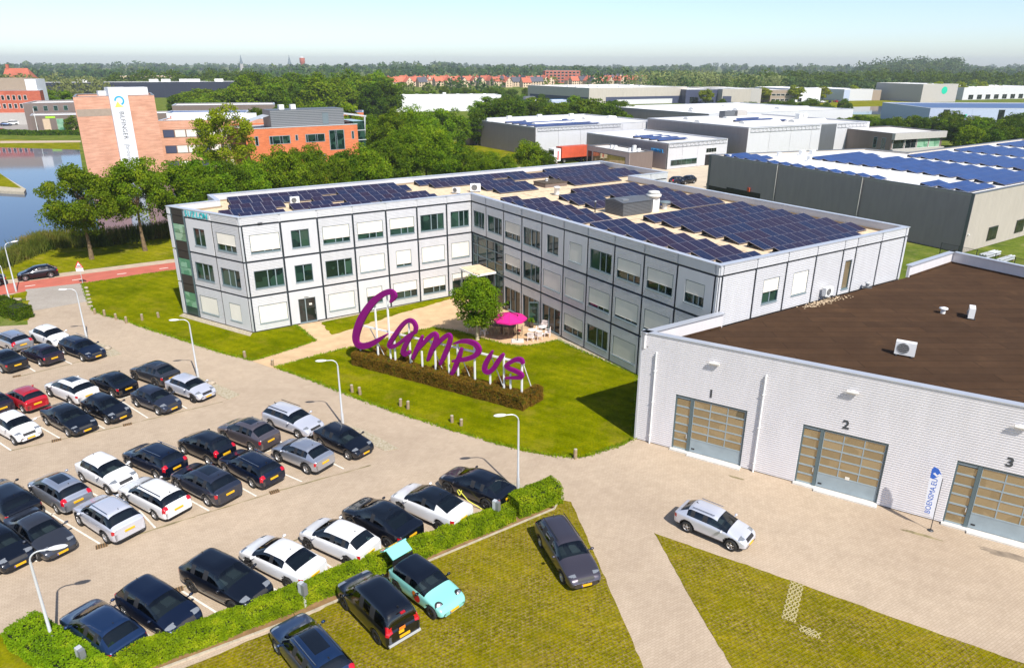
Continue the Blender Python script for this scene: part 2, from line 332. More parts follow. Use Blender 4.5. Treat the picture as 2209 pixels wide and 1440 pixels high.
# foliage: colour varies leaf by leaf (noise in space) and tree by tree; leaves let light through
def leaf_mat(name, ca, cb, cc, trans=0.35, scale=0.9, vo=0.2, hue=0.012):
    m = bpy.data.materials.new(name); m.use_nodes = True; nt = m.node_tree; M[name] = m; nt.nodes.clear()
    o = N(nt, 'OutputMaterial'); tc = N(nt, 'TexCoord'); v = tc.outputs['Object']
    c = ramp(nt, noise(nt, v, scale, 3, 0.6), [(0.32, ca), (0.52, cb), (0.70, cc)])
    f = ramp(nt, noise(nt, v, scale * 9, 2), [(0.3, (0.6, 0.6, 0.6)), (0.7, (1.35, 1.35, 1.3))]); c = mix(nt, 0.9, c, f, 'MULTIPLY')
    oi = N(nt, 'ObjectInfo'); mr = N(nt, 'MapRange'); mr.inputs['To Min'].default_value = 1 - vo; mr.inputs['To Max'].default_value = 1 + vo
    nt.links.new(oi.outputs['Random'], mr.inputs['Value']); hs = N(nt, 'HueSaturation'); nt.links.new(mr.outputs[0], hs.inputs['Value']); nt.links.new(c, hs.inputs['Color'])
    mh = N(nt, 'MapRange'); mh.inputs['To Min'].default_value = 0.5 - hue; mh.inputs['To Max'].default_value = 0.5 + hue
    ml = N(nt, 'Math', operation='MULTIPLY'); ml.inputs[1].default_value = 7.31; fr = N(nt, 'Math', operation='FRACT')
    nt.links.new(oi.outputs['Random'], ml.inputs[0]); nt.links.new(ml.outputs[0], fr.inputs[0]); nt.links.new(fr.outputs[0], mh.inputs['Value']); nt.links.new(mh.outputs[0], hs.inputs['Hue'])
    d = N(nt, 'BsdfDiffuse', Roughness=0.6); t = N(nt, 'BsdfTranslucent'); g = N(nt, 'BsdfGlossy', Roughness=0.45)
    g.inputs['Color'].default_value = (0.2, 0.22, 0.12, 1)
    for s in (d, t): nt.links.new(hs.outputs[0], s.inputs['Color'])
    ms = N(nt, 'MixShader', Fac=trans); nt.links.new(d.outputs[0], ms.inputs[1]); nt.links.new(t.outputs[0], ms.inputs[2])
    m2 = N(nt, 'MixShader', Fac=0.03); nt.links.new(ms.outputs[0], m2.inputs[1]); nt.links.new(g.outputs[0], m2.inputs[2]); nt.links.new(m2.outputs[0], o.inputs['Surface'])
leaf_mat('leaf', (0.073, 0.149, 0.0039), (0.155, 0.254, 0.0077), (0.291, 0.359, 0.0135))
leaf_mat('leaf_dark', (0.043, 0.096, 0.0053), (0.092, 0.160, 0.0070), (0.166, 0.224, 0.0106))
leaf_mat('leaf_yellow', (0.179, 0.230, 0.0051), (0.287, 0.333, 0.0076), (0.395, 0.414, 0.0127), vo=0.1)
leaf_mat('leaf_pale', (0.156, 0.194, 0.0562), (0.247, 0.275, 0.0938), (0.351, 0.350, 0.1375), vo=0.18)
leaf_mat('leaf_hedge', (0.113, 0.202, 0.0051), (0.210, 0.326, 0.0068), (0.355, 0.434, 0.0153), scale=1.6, vo=0.05)
leaf_mat('leaf_brown', (0.085, 0.070, 0.006), (0.24, 0.115, 0.018), (0.14, 0.15, 0.010), scale=2.2, vo=0.05)
leaf_mat('reed', (0.068, 0.111, 0.0130), (0.149, 0.169, 0.0260), (0.284, 0.221, 0.0650), scale=0.35, vo=0.05)
leaf_mat('leaf_far', (0.040, 0.095, 0.030), (0.085, 0.155, 0.034), (0.19, 0.235, 0.05), scale=0.03, vo=0.1)
mat('bark', (0.17, 0.115, 0.062), 0.95, var=0.3, scale=3); mat('bark_dark', (0.075, 0.055, 0.035), 0.95, var=0.3, scale=3)
mat('bark_pale', (0.48, 0.40, 0.29), 0.9, var=0.15, scale=3); mat('wood_post', (0.29, 0.215, 0.13), 0.95, var=0.2, scale=6); mat('stone', (0.37, 0.31, 0.24), 0.9, var=0.25, scale=3)
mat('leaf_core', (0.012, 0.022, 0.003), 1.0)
# ================================================================ the setting: ground, roads, water
AV = Vector((math.cos(R(32.927)), math.sin(R(32.927)), 0)); YV = Vector((-AV.y, AV.x, 0)); TH = R(32.927)
def along(p, d, t): return (p[0] + d[0] * t, p[1] + d[1] * t)
g = sheet('ground', [(-9000, -400), (9000, -400), (9000, 9000), (-9000, 9000)], -0.03, 'field')
pave = sheet('parking_pavement', [(-75, 12), (60, 8), (62, 52), (10, 75), (-5.96, 73.11), (-20.20, 64.25), (-32.73, 67.13), (-45.59, 72.77), (-48.69, 77.57), (-53.32, 74.70), (-46.29, 64.05), (-57, 62), (-75, 50)], 0.0, 'paving')
apron = sheet('driveway', [(-53.76, 75.39), (-48.68, 77.93), (-44.60, 71.19), (-48.62, 67.86)], 0.008, 'paving_grey')
road_a, road_b = (-56.50, 75.28), (-41.39, 84.96)
def strip(p, q, w0, w1, t0, t1):
    d = Vector((q[0] - p[0], q[1] - p[1])).normalized(); n = Vector((-d.y, d.x)); p = Vector(p)
    return [tuple(p + d * t0 + n * w0), tuple(p + d * t1 + n * w0), tuple(p + d * t1 + n * w1), tuple(p + d * t0 + n * w1)]
sheet('road_shoulder', strip(road_a, road_b, -3.4, 4.2, -120, 66), -0.018, 'shoulder')
road = sheet('red_road', strip(road_a, road_b, -2.3, 2.3, -120, 66), -0.008, 'red_asphalt')
for k in range(-3, 8): sheet('road_marking', strip(road_a, road_b, -0.12, 0.12, 6.9 + k * 4.6, 7.9 + k * 4.6), -0.002, 'road_paint', parent=road)
sheet('lake', [(-260, 60), (-61.62, 79.69), (-63.30, 85.39), (-63.37, 90.90), (-63.11, 95.49), (-56.60, 96.36), (-49.60, 102.45), (-47.64, 114.54), (-51.54, 126.75), (-62.19, 142.65), (-77.93, 156.48), (-89.43, 153.65), (-94.76, 159.60), (-125.32, 211.98), (-152.12, 217.50), (-300, 225)], -0.012, 'water', kind='structure')
sheet('far_bank', [(-155.95, 211.26), (-151.29, 216.27), (-124.65, 210.80), (-137.09, 232.71), (-167.81, 240.84), (-176.75, 240.60)], -0.010, 'verge')
sheet('far_path', [(-159.12, 227.92), (-136.00, 231.31), (-139.25, 237.05), (-163.84, 234.93)], -0.004, 'shoulder')
quay = sheet('quay', [(-122.54, 161.21), (-113.43, 159.96), (-94.47, 139.39), (-92.49, 135.74), (-98.13, 137.21), (-107.84, 140.81)], 0.5, 'kerb', thick=0.6)
sheet('quay_grass', [(-122.46, 161.28), (-113.34, 160.00), (-95.82, 140.15), (-101.44, 142.31)], 0.52, 'verge')
LAWN_A = [(-48.69, 77.57), (-47.63, 78.22), (-46.32, 79.26), (-43.62, 81.42), (-40.35, 83.49), (-31.5, 70), (-23, 64), (-20.57, 63.99), (-17.72, 59.98), (-18.99, 58.40), (-20.49, 56.67), (-21.62, 55.53), (-22.05, 55.43), (-22.82, 55.93), (-24.50, 56.75), (-26.60, 58.02), (-29.14, 59.67), (-31.80, 61.41), (-35.51, 63.75), (-37.69, 65.44), (-40.45, 66.79), (-42.53, 68.49), (-45.49, 72.77)]
sheet('gravel_path', [(-21.79, 55.23), (-21.69, 55.74), (-17.65, 60.22), (-20.61, 64.12), (-18.56, 65.32), (-6.04, 74.10), (-3, 74), (-0.55, 69.42), (4.37, 60.61), (3.97, 59.57), (1.45, 58.21), (-2.70, 60.09), (-7.41, 63.07), (-12.54, 58.89), (-19.23, 53.50)], 0.012, 'gravel_path')
def lawn(name, poly, m='lawn', z=0.03, ruf=0.075):                     # a lawn stands a hand's breadth proud of the paving
    # subdivide the outline and ruffle it so that the turf edge is uneven
    pts = []; rnd = random.Random(len(poly))
    for i, p in enumerate(poly):
        q = poly[(i + 1) % len(poly)]; L = math.dist(p, q); k = max(1, min(90, int(L / 0.35)))
        for j in range(k):
            t = j / k; w = 0.0 if j == 0 else rnd.gauss(0, ruf)
            nx, ny = -(q[1] - p[1]) / max(L, .01), (q[0] - p[0]) / max(L, .01)
            pts.append((p[0] + (q[0] - p[0]) * t + nx * w, p[1] + (q[1] - p[1]) * t + ny * w))
    return sheet(name, pts, z, m, thick=0.05)
lawn('lawn', LAWN_A)
lawn('lawn', [(-18.63, 65.05), (-5.90, 74.27), (-5.95, 72.95), (-8.42, 70.41), (-11.74, 67.02), (-14.72, 63.52), (-16.62, 61.53)])
LAWN_S = [(-19.49, 53.97), (-18.10, 55.26), (-16.17, 56.91), (-12.66, 59.56), (-9.68, 62.06), (-7.45, 63.45), (-5.19, 62.59), (-2.73, 60.68), (-0.81, 59.31), (0.64, 58.76), (1.88, 58.99), (4.22, 60.26), (4.87, 59.24), (10.13, 52.48), (8.20, 42.21), (7.20, 41.33), (5.89, 40.54), (4.93, 39.95), (4.02, 39.72), (2.56, 39.94), (1.08, 40.46), (-1.35, 41.66), (-4.59, 43.64), (-8.10, 45.78), (-12.00, 48.50), (-15.48, 51.16), (-17.31, 52.49)]
lawn('lawn', LAWN_S)
sheet('gravel_strip', [(4.27, 61.08), (10.40, 53.22), (10.25, 52.30), (4.14, 60.26)], 0.04, 'pebbles')
sheet('gravel_strip', [(-32.85, 67.41), (-24.12, 62.08), (-23.97, 60.99), (-32.95, 66.57)], 0.04, 'pebbles')
sheet('gravel_strip', [(-18.68, 65.25), (-5.82, 74.53), (-5.77, 73.94), (-18.56, 64.79)], 0.04, 'pebbles')
lawn('grass_pavers', [(2.89, 34.96), (3.41, 34.78), (3.93, 31.93), (4.82, 26.84), (5.47, 23.03), (6.04, 19.72), (-10, 15), (-22, 15), (-14.49, 22.01), (-9.64, 25.42), (-4.70, 29.18)], 'grass_paver', 0.014, 0.02)
lawn('grass_pavers', [(7.62, 31.90), (10.77, 29.92), (14.01, 27.90), (16.88, 25.98), (21.48, 23.08), (24.17, 21.32), (15.19, 18.97), (9.56, 19.34), (9.21, 22.56), (8.42, 26.92)], 'grass_paver', 0.014, 0.02)
lawn('lawn', [(-22.41, 24.57), (-21.53, 24.17), (-20.60, 23.39), (-17.97, 22.18), (-22, 18), (-30, 20)], 'verge')
lawn('verge', [(-53.18, 70.34), (-50.90, 71.45), (-47.04, 65.37), (-48.92, 65.35)], 'verge')
lawn('verge', [(-53.70, 71.11), (-51.69, 72.24), (-53.17, 74.71), (-54.76, 72.69)], 'verge', 0.02)
lawn('verge', [(-61.11, 77.45), (-59.22, 79.33), (-55.08, 81.31), (-51.20, 84.22), (-43.06, 88.74), (-38.18, 91.66), (-43.02, 104.37), (-49.33, 101.85), (-56.32, 95.83), (-62.79, 94.96), (-63.06, 90.42), (-62.86, 84.74), (-64.07, 81.63)], 'verge', 0.02)
for poly in ([(-38.90, 60.06), (-37.37, 59.50), (-35.34, 58.39), (-33.52, 56.69), (-34.16, 56.16), (-35.37, 56.57), (-37.37, 58.38)], [(-25.16, 52.07), (-23.63, 51.02), (-21.91, 49.83), (-20.53, 48.77), (-21.11, 47.89), (-22.99, 49.41)], [(-11.92, 44.27), (-9.91, 43.08), (-8.61, 41.93), (-7.35, 40.71), (-8.21, 40.47), (-9.64, 41.68)], [(-0.65, 36.54), (0.40, 36.79), (1.26, 35.71), (0.44, 35.23), (-0.15, 35.51)]):
    sheet('pebble_island', poly, 0.03, 'pebbles', thick=0.05)
# parking bay lines: each a painted strip of its own
def bay(p, q, w=0.10):
    d = Vector((q[0] - p[0], q[1] - p[1])).normalized(); n = Vector((-d.y, d.x)) * w / 2; p, q = Vector(p), Vector(q)
    sheet('parking_line', [tuple(p - n), tuple(q - n), tuple(q + n), tuple(p + n)], 0.006, 'road_paint', parent=pave)
for p, q in (((-38.39, 55.83), (-36.58, 54.54)), ((-41.44, 55.20), (-38.66, 53.00)), ((-28.90, 47.61), (-25.68, 44.96)), ((-26.44, 48.81), (-23.57, 46.46)), ((-31.32, 45.72), (-27.88, 43.38)), ((-33.95, 44.64), (-30.06, 41.97)), ((-35.48, 42.61), (-32.34, 40.41)),
    ((-18.73, 40.54), (-16.73, 39.10)), ((-15.73, 42.08), (-15.01, 41.34)), ((-11.85, 39.41), (-10.37, 38.28)), ((-14.84, 38.29), (-12.57, 36.83)), ((-16.72, 36.71), (-14.77, 35.28)), ((-18.99, 35.24), (-16.93, 33.83)), ((-22.41, 36.19), (-21.39, 35.61)), ((-24.98, 35.93), (-23.88, 35.21)), ((-20.39, 38.81), (-19.25, 38.16)),
    ((-26.83, 34.27), (-21.45, 30.88)), ((-20.86, 33.85), (-19.19, 32.24)), ((-27.00, 31.40), (-23.83, 29.46)), ((-22.06, 32.98), (-20.86, 32.31)),
    ((-15.90, 27.52), (-13.36, 25.87)), ((-18.27, 25.97), (-15.48, 24.27)), ((-12.09, 29.15), (-11.17, 28.57)), ((-9.68, 29.69), (-8.60, 28.75)), ((-7.25, 31.80), (-5.43, 30.26)), ((-4.62, 33.70), (-2.02, 33.41)), ((-12.21, 28.12), (-11.06, 27.32)), ((-6.59, 30.82), (-5.70, 30.04))):
    bay(p, q)
for p, q in (((-38.12, 47.94), (-36.77, 49.08)), ((-33.95, 44.64), (-33.25, 45.35)), ((-29.37, 47.84), (-28.43, 48.80)), ((-27.43, 32.04), (-27.09, 32.28)), ((-16.18, 40.08), (-15.21, 40.79)), ((-22.82, 35.12), (-22.53, 35.60)), ((-25.59, 33.30), (-25.31, 33.70)), ((-20.87, 36.69), (-20.32, 37.21)), ((-31.34, 46.45), (-31.09, 46.98))): bay(p, q, 0.09)
for k, (p, rz) in enumerate((((-21.25, 30.69), 33), ((-15.89, 27.39), 33), ((-13.87, 35.74), 33), ((-39.56, 52.07), 33), ((-26.63, 43.99), 33), ((-30.21, 41.75), 33))):
    t = thing('drain_grate', ('rusty drain grate at the front end of a parking line',) [0] + ' ' + ('by the pale grey crossover', 'by the black boxy car', 'below the third car row', 'at the far left row', 'by the dark grey hatchback', 'by the white city car')[k], 'drain', (*p, 0.002), R(rz), 'drain grates in the parking area')
    MB().box(-0.28, -0.2, 0, 0.28, 0.2, 0.008).build('tray', 'soil', t)
    for j in range(5): MB().box(-0.26 + j * 0.11, -0.19, 0.008, -0.20 + j * 0.11, 0.19, 0.02).build('grate_bar', 'bark_dark', t)

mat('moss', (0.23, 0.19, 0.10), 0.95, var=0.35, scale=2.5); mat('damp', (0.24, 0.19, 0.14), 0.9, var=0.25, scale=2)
for pts in (((-32.42, 40.35), (-27.22, 43.58), (-21.41, 47.58)), ((-21.33, 30.65), (-17.51, 33.30), (-13.68, 35.84), (-8.78, 38.70)), ((-39.36, 51.98), (-35.51, 55.74)), ((-15.77, 27.52), (-12.83, 30.01), (-10.09, 32.28))):
    for p, q in zip(pts[:-1], pts[1:]):
        d = Vector((q[0] - p[0], q[1] - p[1])).normalized(); n = Vector((-d.y, d.x)) * .055; L = math.dist(p, q); rr_ = random.Random(int(L * 10)); m_ = int(L / .5)
        top = [Vector(p) + d * (L * i / m_) + n * rr_.uniform(.2, 1.8) for i in range(m_ + 1)]; bot = [Vector(p) + d * (L * i / m_) - n * rr_.uniform(.2, 1.6) for i in range(m_ + 1)]
        sheet('gutter_line', [tuple(v) for v in bot] + [tuple(v) for v in top[::-1]], .003, 'moss', parent=pave)
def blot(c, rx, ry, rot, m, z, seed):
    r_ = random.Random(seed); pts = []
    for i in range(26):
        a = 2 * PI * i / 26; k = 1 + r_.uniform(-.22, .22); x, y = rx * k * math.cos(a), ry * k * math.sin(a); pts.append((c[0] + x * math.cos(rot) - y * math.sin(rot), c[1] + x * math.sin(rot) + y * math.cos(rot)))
    sheet('damp_shadow_patch', pts, z, m, parent=pave)
blot((25.56, 30.02), 1.5, .28, R(-31), 'damp', .004, 1); blot((21.81, 31.84), .9, .12, R(-31), 'moss', .004, 2); blot((13.66, 37.37), .5, .10, R(-31), 'moss', .004, 3); blot((-14.73, 36.98), .5, .1, R(33), 'damp', .005, 4)  # moss blot by the flag paints the flag's shadow together with weeds
# ================================================================ facades
class Fac:
    """a wall plane: O origin, u right-as-seen (unit, horizontal), n outwards"""
    def __init__(s, O, u, parent):
        s.O = Vector((O[0], O[1], 0)); s.u = Vector((u[0], u[1], 0)).normalized(); s.n = s.u.cross(Vector((0, 0, 1))); s.p = parent
    def P(s, a, z, d=0.0): return s.O + s.u * a + s.n * d + Vector((0, 0, z))
    def box(s, mb, a0, a1, z0, z1, d0, d1, mi=0):
        vs = [s.P(a, z, d) for z in (z0, z1) for a, d in ((a0, d1), (a1, d1), (a1, d0), (a0, d0))]
        return mb.add(vs, [(0, 3, 2, 1), (4, 5, 6, 7), (0, 1, 5, 4), (1, 2, 6, 5), (2, 3, 7, 6), (3, 0, 4, 7)], mi)
    def corr(s, mb, a0, a1, z0, z1, pitch=0.14, depth=0.032, base=-0.07, mi=0):
        """horizontally ribbed sheet between heights z0 and z1, with closed ends"""
        if a1 - a0 < 0.01 or z1 - z0 < 0.02: return
        k0 = math.floor(z0 / pitch); prof = []
        k = k0
        while k * pitch < z1:
            for f, d in ((0.0, 0.0), (0.56, 0.0), (0.66, -depth), (0.90, -depth)):
                z = (k + f) * pitch
                if z0 < z < z1: prof.append((z, d))
            k += 1
        prof = [(z0, 0.0)] + prof + [(z1, 0.0)]; n = len(prof)
        vs = [s.P(a0, z, d) for z, d in prof] + [s.P(a1, z, d) for z, d in prof]
        mb.add(vs, [(i, n + i, n + i + 1, i + 1) for i in range(n - 1)], mi)
        s.box(mb, a0, a1, z0, z1, base, -depth - 0.004, mi)
    def panel(s, name, a0, a1, z0, z1, holes=(), ribbed=True, m='cladding'):
        mb = MB()
        fn = (lambda b0, b1, y0, y1: s.corr(mb, b0, b1, y0, y1)) if ribbed else (lambda b0, b1, y0, y1: (b1 - b0 > .01 and y1 - y0 > .01) and s.box(mb, b0, b1, y0, y1, -0.07, 0.0))
        if holes:
            h0, h1, y0, y1 = holes[0]
            fn(a0, a1, z0, y0); fn(a0, a1, y1, z1); fn(a0, h0, y0, y1); fn(h1, a1, y0, y1)
        else: fn(a0, a1, z0, z1)
        return mb.build(name, m, s.p)
    def window(s, a0, a1, z0, z1, blind=0.0, cols=(0.46, 0.28, 0.26), glass='glass', name='window'):
        fr = MB(); w = 0.055
        s.box(fr, a0, a1, z1 - w, z1, -0.16, -0.02); s.box(fr, a0, a1, z0, z0 + w, -0.16, -0.02)
        s.box(fr, a0, a0 + w, z0 + w, z1 - w, -0.16, -0.02); s.box(fr, a1 - w, a1, z0 + w, z1 - w, -0.16, -0.02)
        wo = fr.build(name, 'frame', s.p); x = a0 + w; W_ = a1 - a0 - 2 * w
        for i, c in enumerate(cols):
            x1 = x + W_ * c
            pm = MB(); s.box(pm, x, x1, z0 + w, z1 - w, -0.14, -0.11 - 0.004 * i); pm.build('pane', glass, wo)
            if i < len(cols) - 1: mm = MB(); s.box(mm, x1 - 0.04, x1 + 0.04, z0 + w, z1 - w, -0.10, -0.05); mm.build('mullion', 'frame_light', wo)
            x = x1
        sm = MB(); s.box(sm, a0 - 0.02, a1 + 0.02, z0 - 0.07, z0 - 0.002, -0.12, 0.05); sm.build('sill', 'frame_light', wo)
        if blind > 0:
            zb = z1 - (z1 - z0) * blind
            bm = MB(); s.box(bm, a0 + 0.05, a1 - 0.05, zb, z1 - 0.03, -0.045, -0.03); s.box(bm, a0 + 0.04, a1 - 0.04, zb - 0.03, zb, -0.055, -0.018); bm.build('blind', 'blind', wo)
        return wo
    def text(s, name, txt, a, z, size, m, d=0.03, ext=0.03, bold=0.0, rot=0.0):
        mtx = Matrix(((s.u.x, 0, s.n.x, 0), (s.u.y, 0, s.n.y, 0), (0, 1, 0, 0), (0, 0, 0, 1)))
        p = s.P(a, z, d); mtx.translation = p
        return lettering(name, txt, size, ext, m, s.p, mtx @ Matrix.Rotation(rot, 4, 'Z'), bold)
# ================================================================ the office building (L-shaped, three storeys)
I0 = (-4.298, 74.638)
OFF = thing('office_building', 'L-shaped three-storey office with silver ribbed cladding, dark seams and solar roof', 'office building', I0, TH)
FP = [(-23.46, 0), (0, 0), (0, -33.65), (22.85, -33.65), (22.85, 0.6), (28.8, 0.6), (28.8, 13.8), (-23.3, 13.8), (-23.3, 10.1), (-27.9, 9.42)]
def inset(poly, d):
    n = len(poly); a = sum(poly[i][0] * poly[(i + 1) % n][1] - poly[(i + 1) % n][0] * poly[i][1] for i in range(n)); sg = 1 if a > 0 else -1; out = []
    for i in range(n):
        p0, p1, p2 = Vector(poly[i - 1]), Vector(poly[i]), Vector(poly[(i + 1) % n])
        d1 = (p1 - p0).normalized(); d2 = (p2 - p1).normalized(); n1 = Vector((-d1.y, d1.x)) * sg; n2 = Vector((-d2.y, d2.x)) * sg
        b = (n1 + n2); b = b / b.dot(n1) if b.length > 1e-6 else n1
        out.append(tuple(p1 + b * d))
    return out
def ring(mb, outer, inner, z0, z1, mi=0):
    n = len(outer)
    for i in range(n):
        j = (i + 1) % n
        for a, b in ((outer, outer), (inner, inner)): mb.quad((*a[i], z0), (*a[j], z0), (*a[j], z1), (*a[i], z1), mi)
        for z in (z0, z1): mb.quad((*outer[i], z), (*outer[j], z), (*inner[j], z), (*inner[i], z), mi)
    return mb
TOP, DECK = 10.80, 10.06
inner = inset(FP, 0.17)
MB().prism(inner, 0.06, DECK, 0, True, 1).build('core_walls', ['band', 'roof_gravel'], OFF)
ring(MB(), inset(FP, 0.072), inset(FP, 0.40), DECK - 0.02, TOP - 0.06).build('parapet', 'flat_panel', OFF)
ring(MB(), inset(FP, -0.03), inset(FP, 0.44), TOP - 0.06, TOP).build('coping', 'coping', OFF)
ring(MB(), inset(FP, 0.40), inset(FP, 0.52), DECK, DECK + 0.16).build('roof_upstand', 'roof_seam', OFF)
MB().prism(inset(FP, 0.02), -0.02, 0.13, 0).build('plinth', 'dark_metal', OFF)
BZ = (0.14, 3.40, 6.70, 10.0, TOP - 0.065)                     # seam heights
g2 = 0.092
FA = Fac((-23.46, 0), (1, 0), OFF); FB = Fac((0, 0), (0, -1), OFF); FE = Fac((0, -33.65), (1, 0), OFF)
_ul = Vector((-23.46 + 27.9, 0 - 9.42)).normalized(); FL = Fac((-27.9, 9.42), _ul, OFF); LL = math.hypot(4.44, 9.42)
xa = [0.0, 3.55, 6.98, 10.42, 13.83, 17.17, 20.53, 23.46]
WZ = {0: (0.80, 2.50), 1: (4.15, 5.81), 2: (7.46, 9.12)}
# A wing: blinds per storey and bay (None = clear); s = small window on a smooth panel
A_SPEC = {2: [(0.88, 'w'), (0, 's'), (0.72, 'w'), (0.66, 'w'), (0.60, 'w'), (0, 'w'), (0, 'w7')],
          1: [(0, 'w'), (0, 's'), (0, 'w'), (0.95, 'w'), (0.83, 's'), (0.93, 'w'), (0.93, 'w7')],
          0: [(0.97, 'w'), (0, 'd'), (0.97, 'w'), (0.52, 's'), (0.55, 'w'), (0.60, 'w'), (0.45, 'w7')]}
for fl in (0, 1, 2):
    for b in range(7):
        a0, a1 = xa[b] + (0.26 if b == 0 else g2), xa[b + 1] - (0.06 if b == 6 else g2); z0, z1 = BZ[fl] + (g2 if fl else 0), BZ[fl + 1] - g2
        bl, kd = A_SPEC[fl][b]; c = (xa[b] + xa[b + 1]) / 2 + (0.28 if b == 0 else 0.06 if b == 6 else 0)
        hw = {'w': 1.325, 's': 0.835, 'd': 0.83, 'w7': 1.08}[kd]; y0, y1 = WZ[fl] if kd != 'd' else (0.14, 2.52)
        FA.panel('cladding_panel', a0, a1, z0, z1, [(c - hw, c + hw, y0, y1)], kd[0] == 'w', 'cladding' if kd[0] == 'w' else 'flat_panel')
        if kd == 'd':
            d = FA.window(c - hw, c + hw, y0, y1, 0, (0.40, 0.60), 'glass_dark', 'entrance_door')
            mb = MB(); FA.box(mb, c + 0.2, c + 0.48, 1.75, 1.95, -0.10, -0.09); mb.build('notice', 'blind', d)
            mb = MB(); FA.box(mb, c + 0.70, c + 0.74, 0.8, 1.3, -0.08, -0.02); mb.build('door_handle', 'grey_metal', d)
            mb = MB(); FA.box(mb, c - 0.22, c + 0.18, 2.72, 2.84, 0.0, 0.14); mb.build('wall_lamp', 'white_metal', OFF)
        else: FA.window(c - hw, c + hw, y0, y1, bl, (0.46, 0.28, 0.26) if kd[0] == 'w' else (0.5, 0.5))
for b in range(7): FA.panel('cladding_panel', xa[b] + (0.26 if b == 0 else g2), xa[b + 1] - (0.06 if b == 6 else g2), BZ[3] + g2, BZ[4], (), b != 1, 'cladding' if b != 1 else 'flat_panel')
mb = MB(); FA.box(mb, 1.6, 2.0, 10.02, 10.16, 0.0, 0.12); mb.build('wall_lamp', 'dark_metal', OFF)
# B wing
xb = [0.0, 2.96, 6.27, 9.55, 12.83, 16.18, 19.50, 22.90, 26.32, 29.78, 33.29]
B_SPEC = {2: [(0, 'a'), (0, 'w'), (0.62, 'w'), (0, 'w'), (0, 's'), (0.97, 's'), (0, 'w'), (0.60, 'w'), (0.60, 'w'), (0.55, 't')],
          1: [None, None, (0.56, 'w'), (0, 'w'), (0.97, 'w'), (0.96, 'w'), (0.80, 'w'), (0.86, 'w'), (0.90, 'w'), (0.7, 'w')],
          0: [None, None, (0, 'g'), (0, 'o'), (0, 'g'), (0.62, 'w'), (0, 'w'), (0.96, 'w'), (0.9, 'w'), (0.7, 'w')]}
for fl in (0, 1, 2):
    for b in range(10):
        if B_SPEC[fl][b] is None: continue
        a0, a1 = xb[b] + (0.06 if b == 0 else g2), xb[b + 1] - g2; z0, z1 = BZ[fl] + (g2 if fl else 0), BZ[fl + 1] - g2
        bl, kd = B_SPEC[fl][b]; c = (xb[b] + xb[b + 1]) / 2 + (0.06 if b == 0 else 0.03)
        hw = {'w': 1.36, 's': 0.87, 'g': 1.38, 'o': 1.38, 'a': 1.08, 't': 0.92}[kd]; y0, y1 = WZ[fl] if kd not in 'go' else (0.14, 2.45)
        smooth = kd in 'st' or (fl == 2 and b < 2)
        FB.panel('cladding_panel', a0, a1, z0, z1, [(c - hw, c + hw, y0, y1)], not smooth, 'flat_panel' if smooth else 'cladding')
        if kd in 'go':
            d = FB.window(c - hw, c + hw, y0, y1, 0, (0.34, 0.33, 0.33), 'glass_dark', 'terrace_door')
            if kd == 'o':
                lf = MB(); Mx = Matrix.Translation(FB.P(c + hw - 0.05, 0, 0.02)) @ Matrix.Rotation(R(-35), 4, 'Z')
                lf.box(-0.92, -0.03, 0.16, -0.86, 0.03, 2.40, 0, Mx); lf.box(-0.06, -0.03, 0.16, 0, 0.03, 2.40, 0, Mx); lf.box(-0.86, -0.03, 2.30, -0.06, 0.03, 2.40, 0, Mx); lf.box(-0.86, -0.03, 0.16, -0.06, 0.03, 0.26, 0, Mx)
                leaf = lf.build('open_door_leaf', 'frame', OFF); MB().box(-0.86, -0.012, 0.26, -0.06, 0.012, 2.30, 0, Mx).build('pane', 'glass', leaf)
        else: FB.window(c - hw, c + hw, y0, y1, bl, (0.46, 0.28, 0.26) if kd == 'w' else (0.5, 0.5) if kd in 's' else (0.45, 0.28, 0.27))
for b in range(10):
    sm_ = b in (0, 1, 4, 5, 9); FB.panel('cladding_panel', xb[b] + (0.06 if b == 0 else g2), xb[b + 1] - g2, BZ[3] + g2, BZ[4], (), not sm_, 'flat_panel' if sm_ else 'cladding')
FB.panel('corner_post', 33.29 + 0.08, 33.65 - 0.09, 0.14, 9.93, (), False, 'flat_panel'); FB.panel('corner_post', 33.29 + 0.08, 33.65 - 0.09, 10.07, BZ[4], (), False, 'flat_panel')
# glazed entrance in the inner corner: steel grid, panes, canopy
cw = MB()
for z in (0.20, 1.7, 3.3, 4.45, 5.55, 6.55): FB.box(cw, 0.10, 6.20, z - 0.05, z + 0.05, -0.16, -0.04)
for a in (0.14, 1.05, 2.96, 4.6, 6.16): FB.box(cw, a - 0.045, a + 0.045, 0.16, 6.6, -0.15, -0.03)
cwo = cw.build('curtain_wall', 'frame', OFF)
zs = [0.25, 1.65, 3.25, 4.40, 5.50, 6.50]; as_ = [0.14, 1.05, 2.96, 4.6, 6.16]
for i in range(4):
    for j in range(5):
        mb = MB(); FB.box(mb, as_[i] + 0.04, as_[i + 1] - 0.04, zs[j] + (0.1 if j else 0), zs[j + 1], -0.13, -0.10 - 0.003 * ((i + j) % 2)); mb.build('pane', 'glass' if (i + j) % 3 else 'glass_dark', cwo)
mb = MB(); FB.box(mb, 1.4, 4.9, 3.34, 3.52, 0.0, 2.4); cno = mb.build('entrance_canopy', 'white_metal', OFF)
mb = MB(); FB.box(mb, 1.5, 4.8, 3.522, 3.545, 0.02, 2.3); mb.build('canopy_roof', 'roof_gravel', cno)
for a in (1.6, 4.7): mb = MB(); mb.tube(FB.P(a, 0.02, 2.2), FB.P(a, 3.34, 2.2), 0.09); mb.build('canopy_post', 'frame_light', cno)
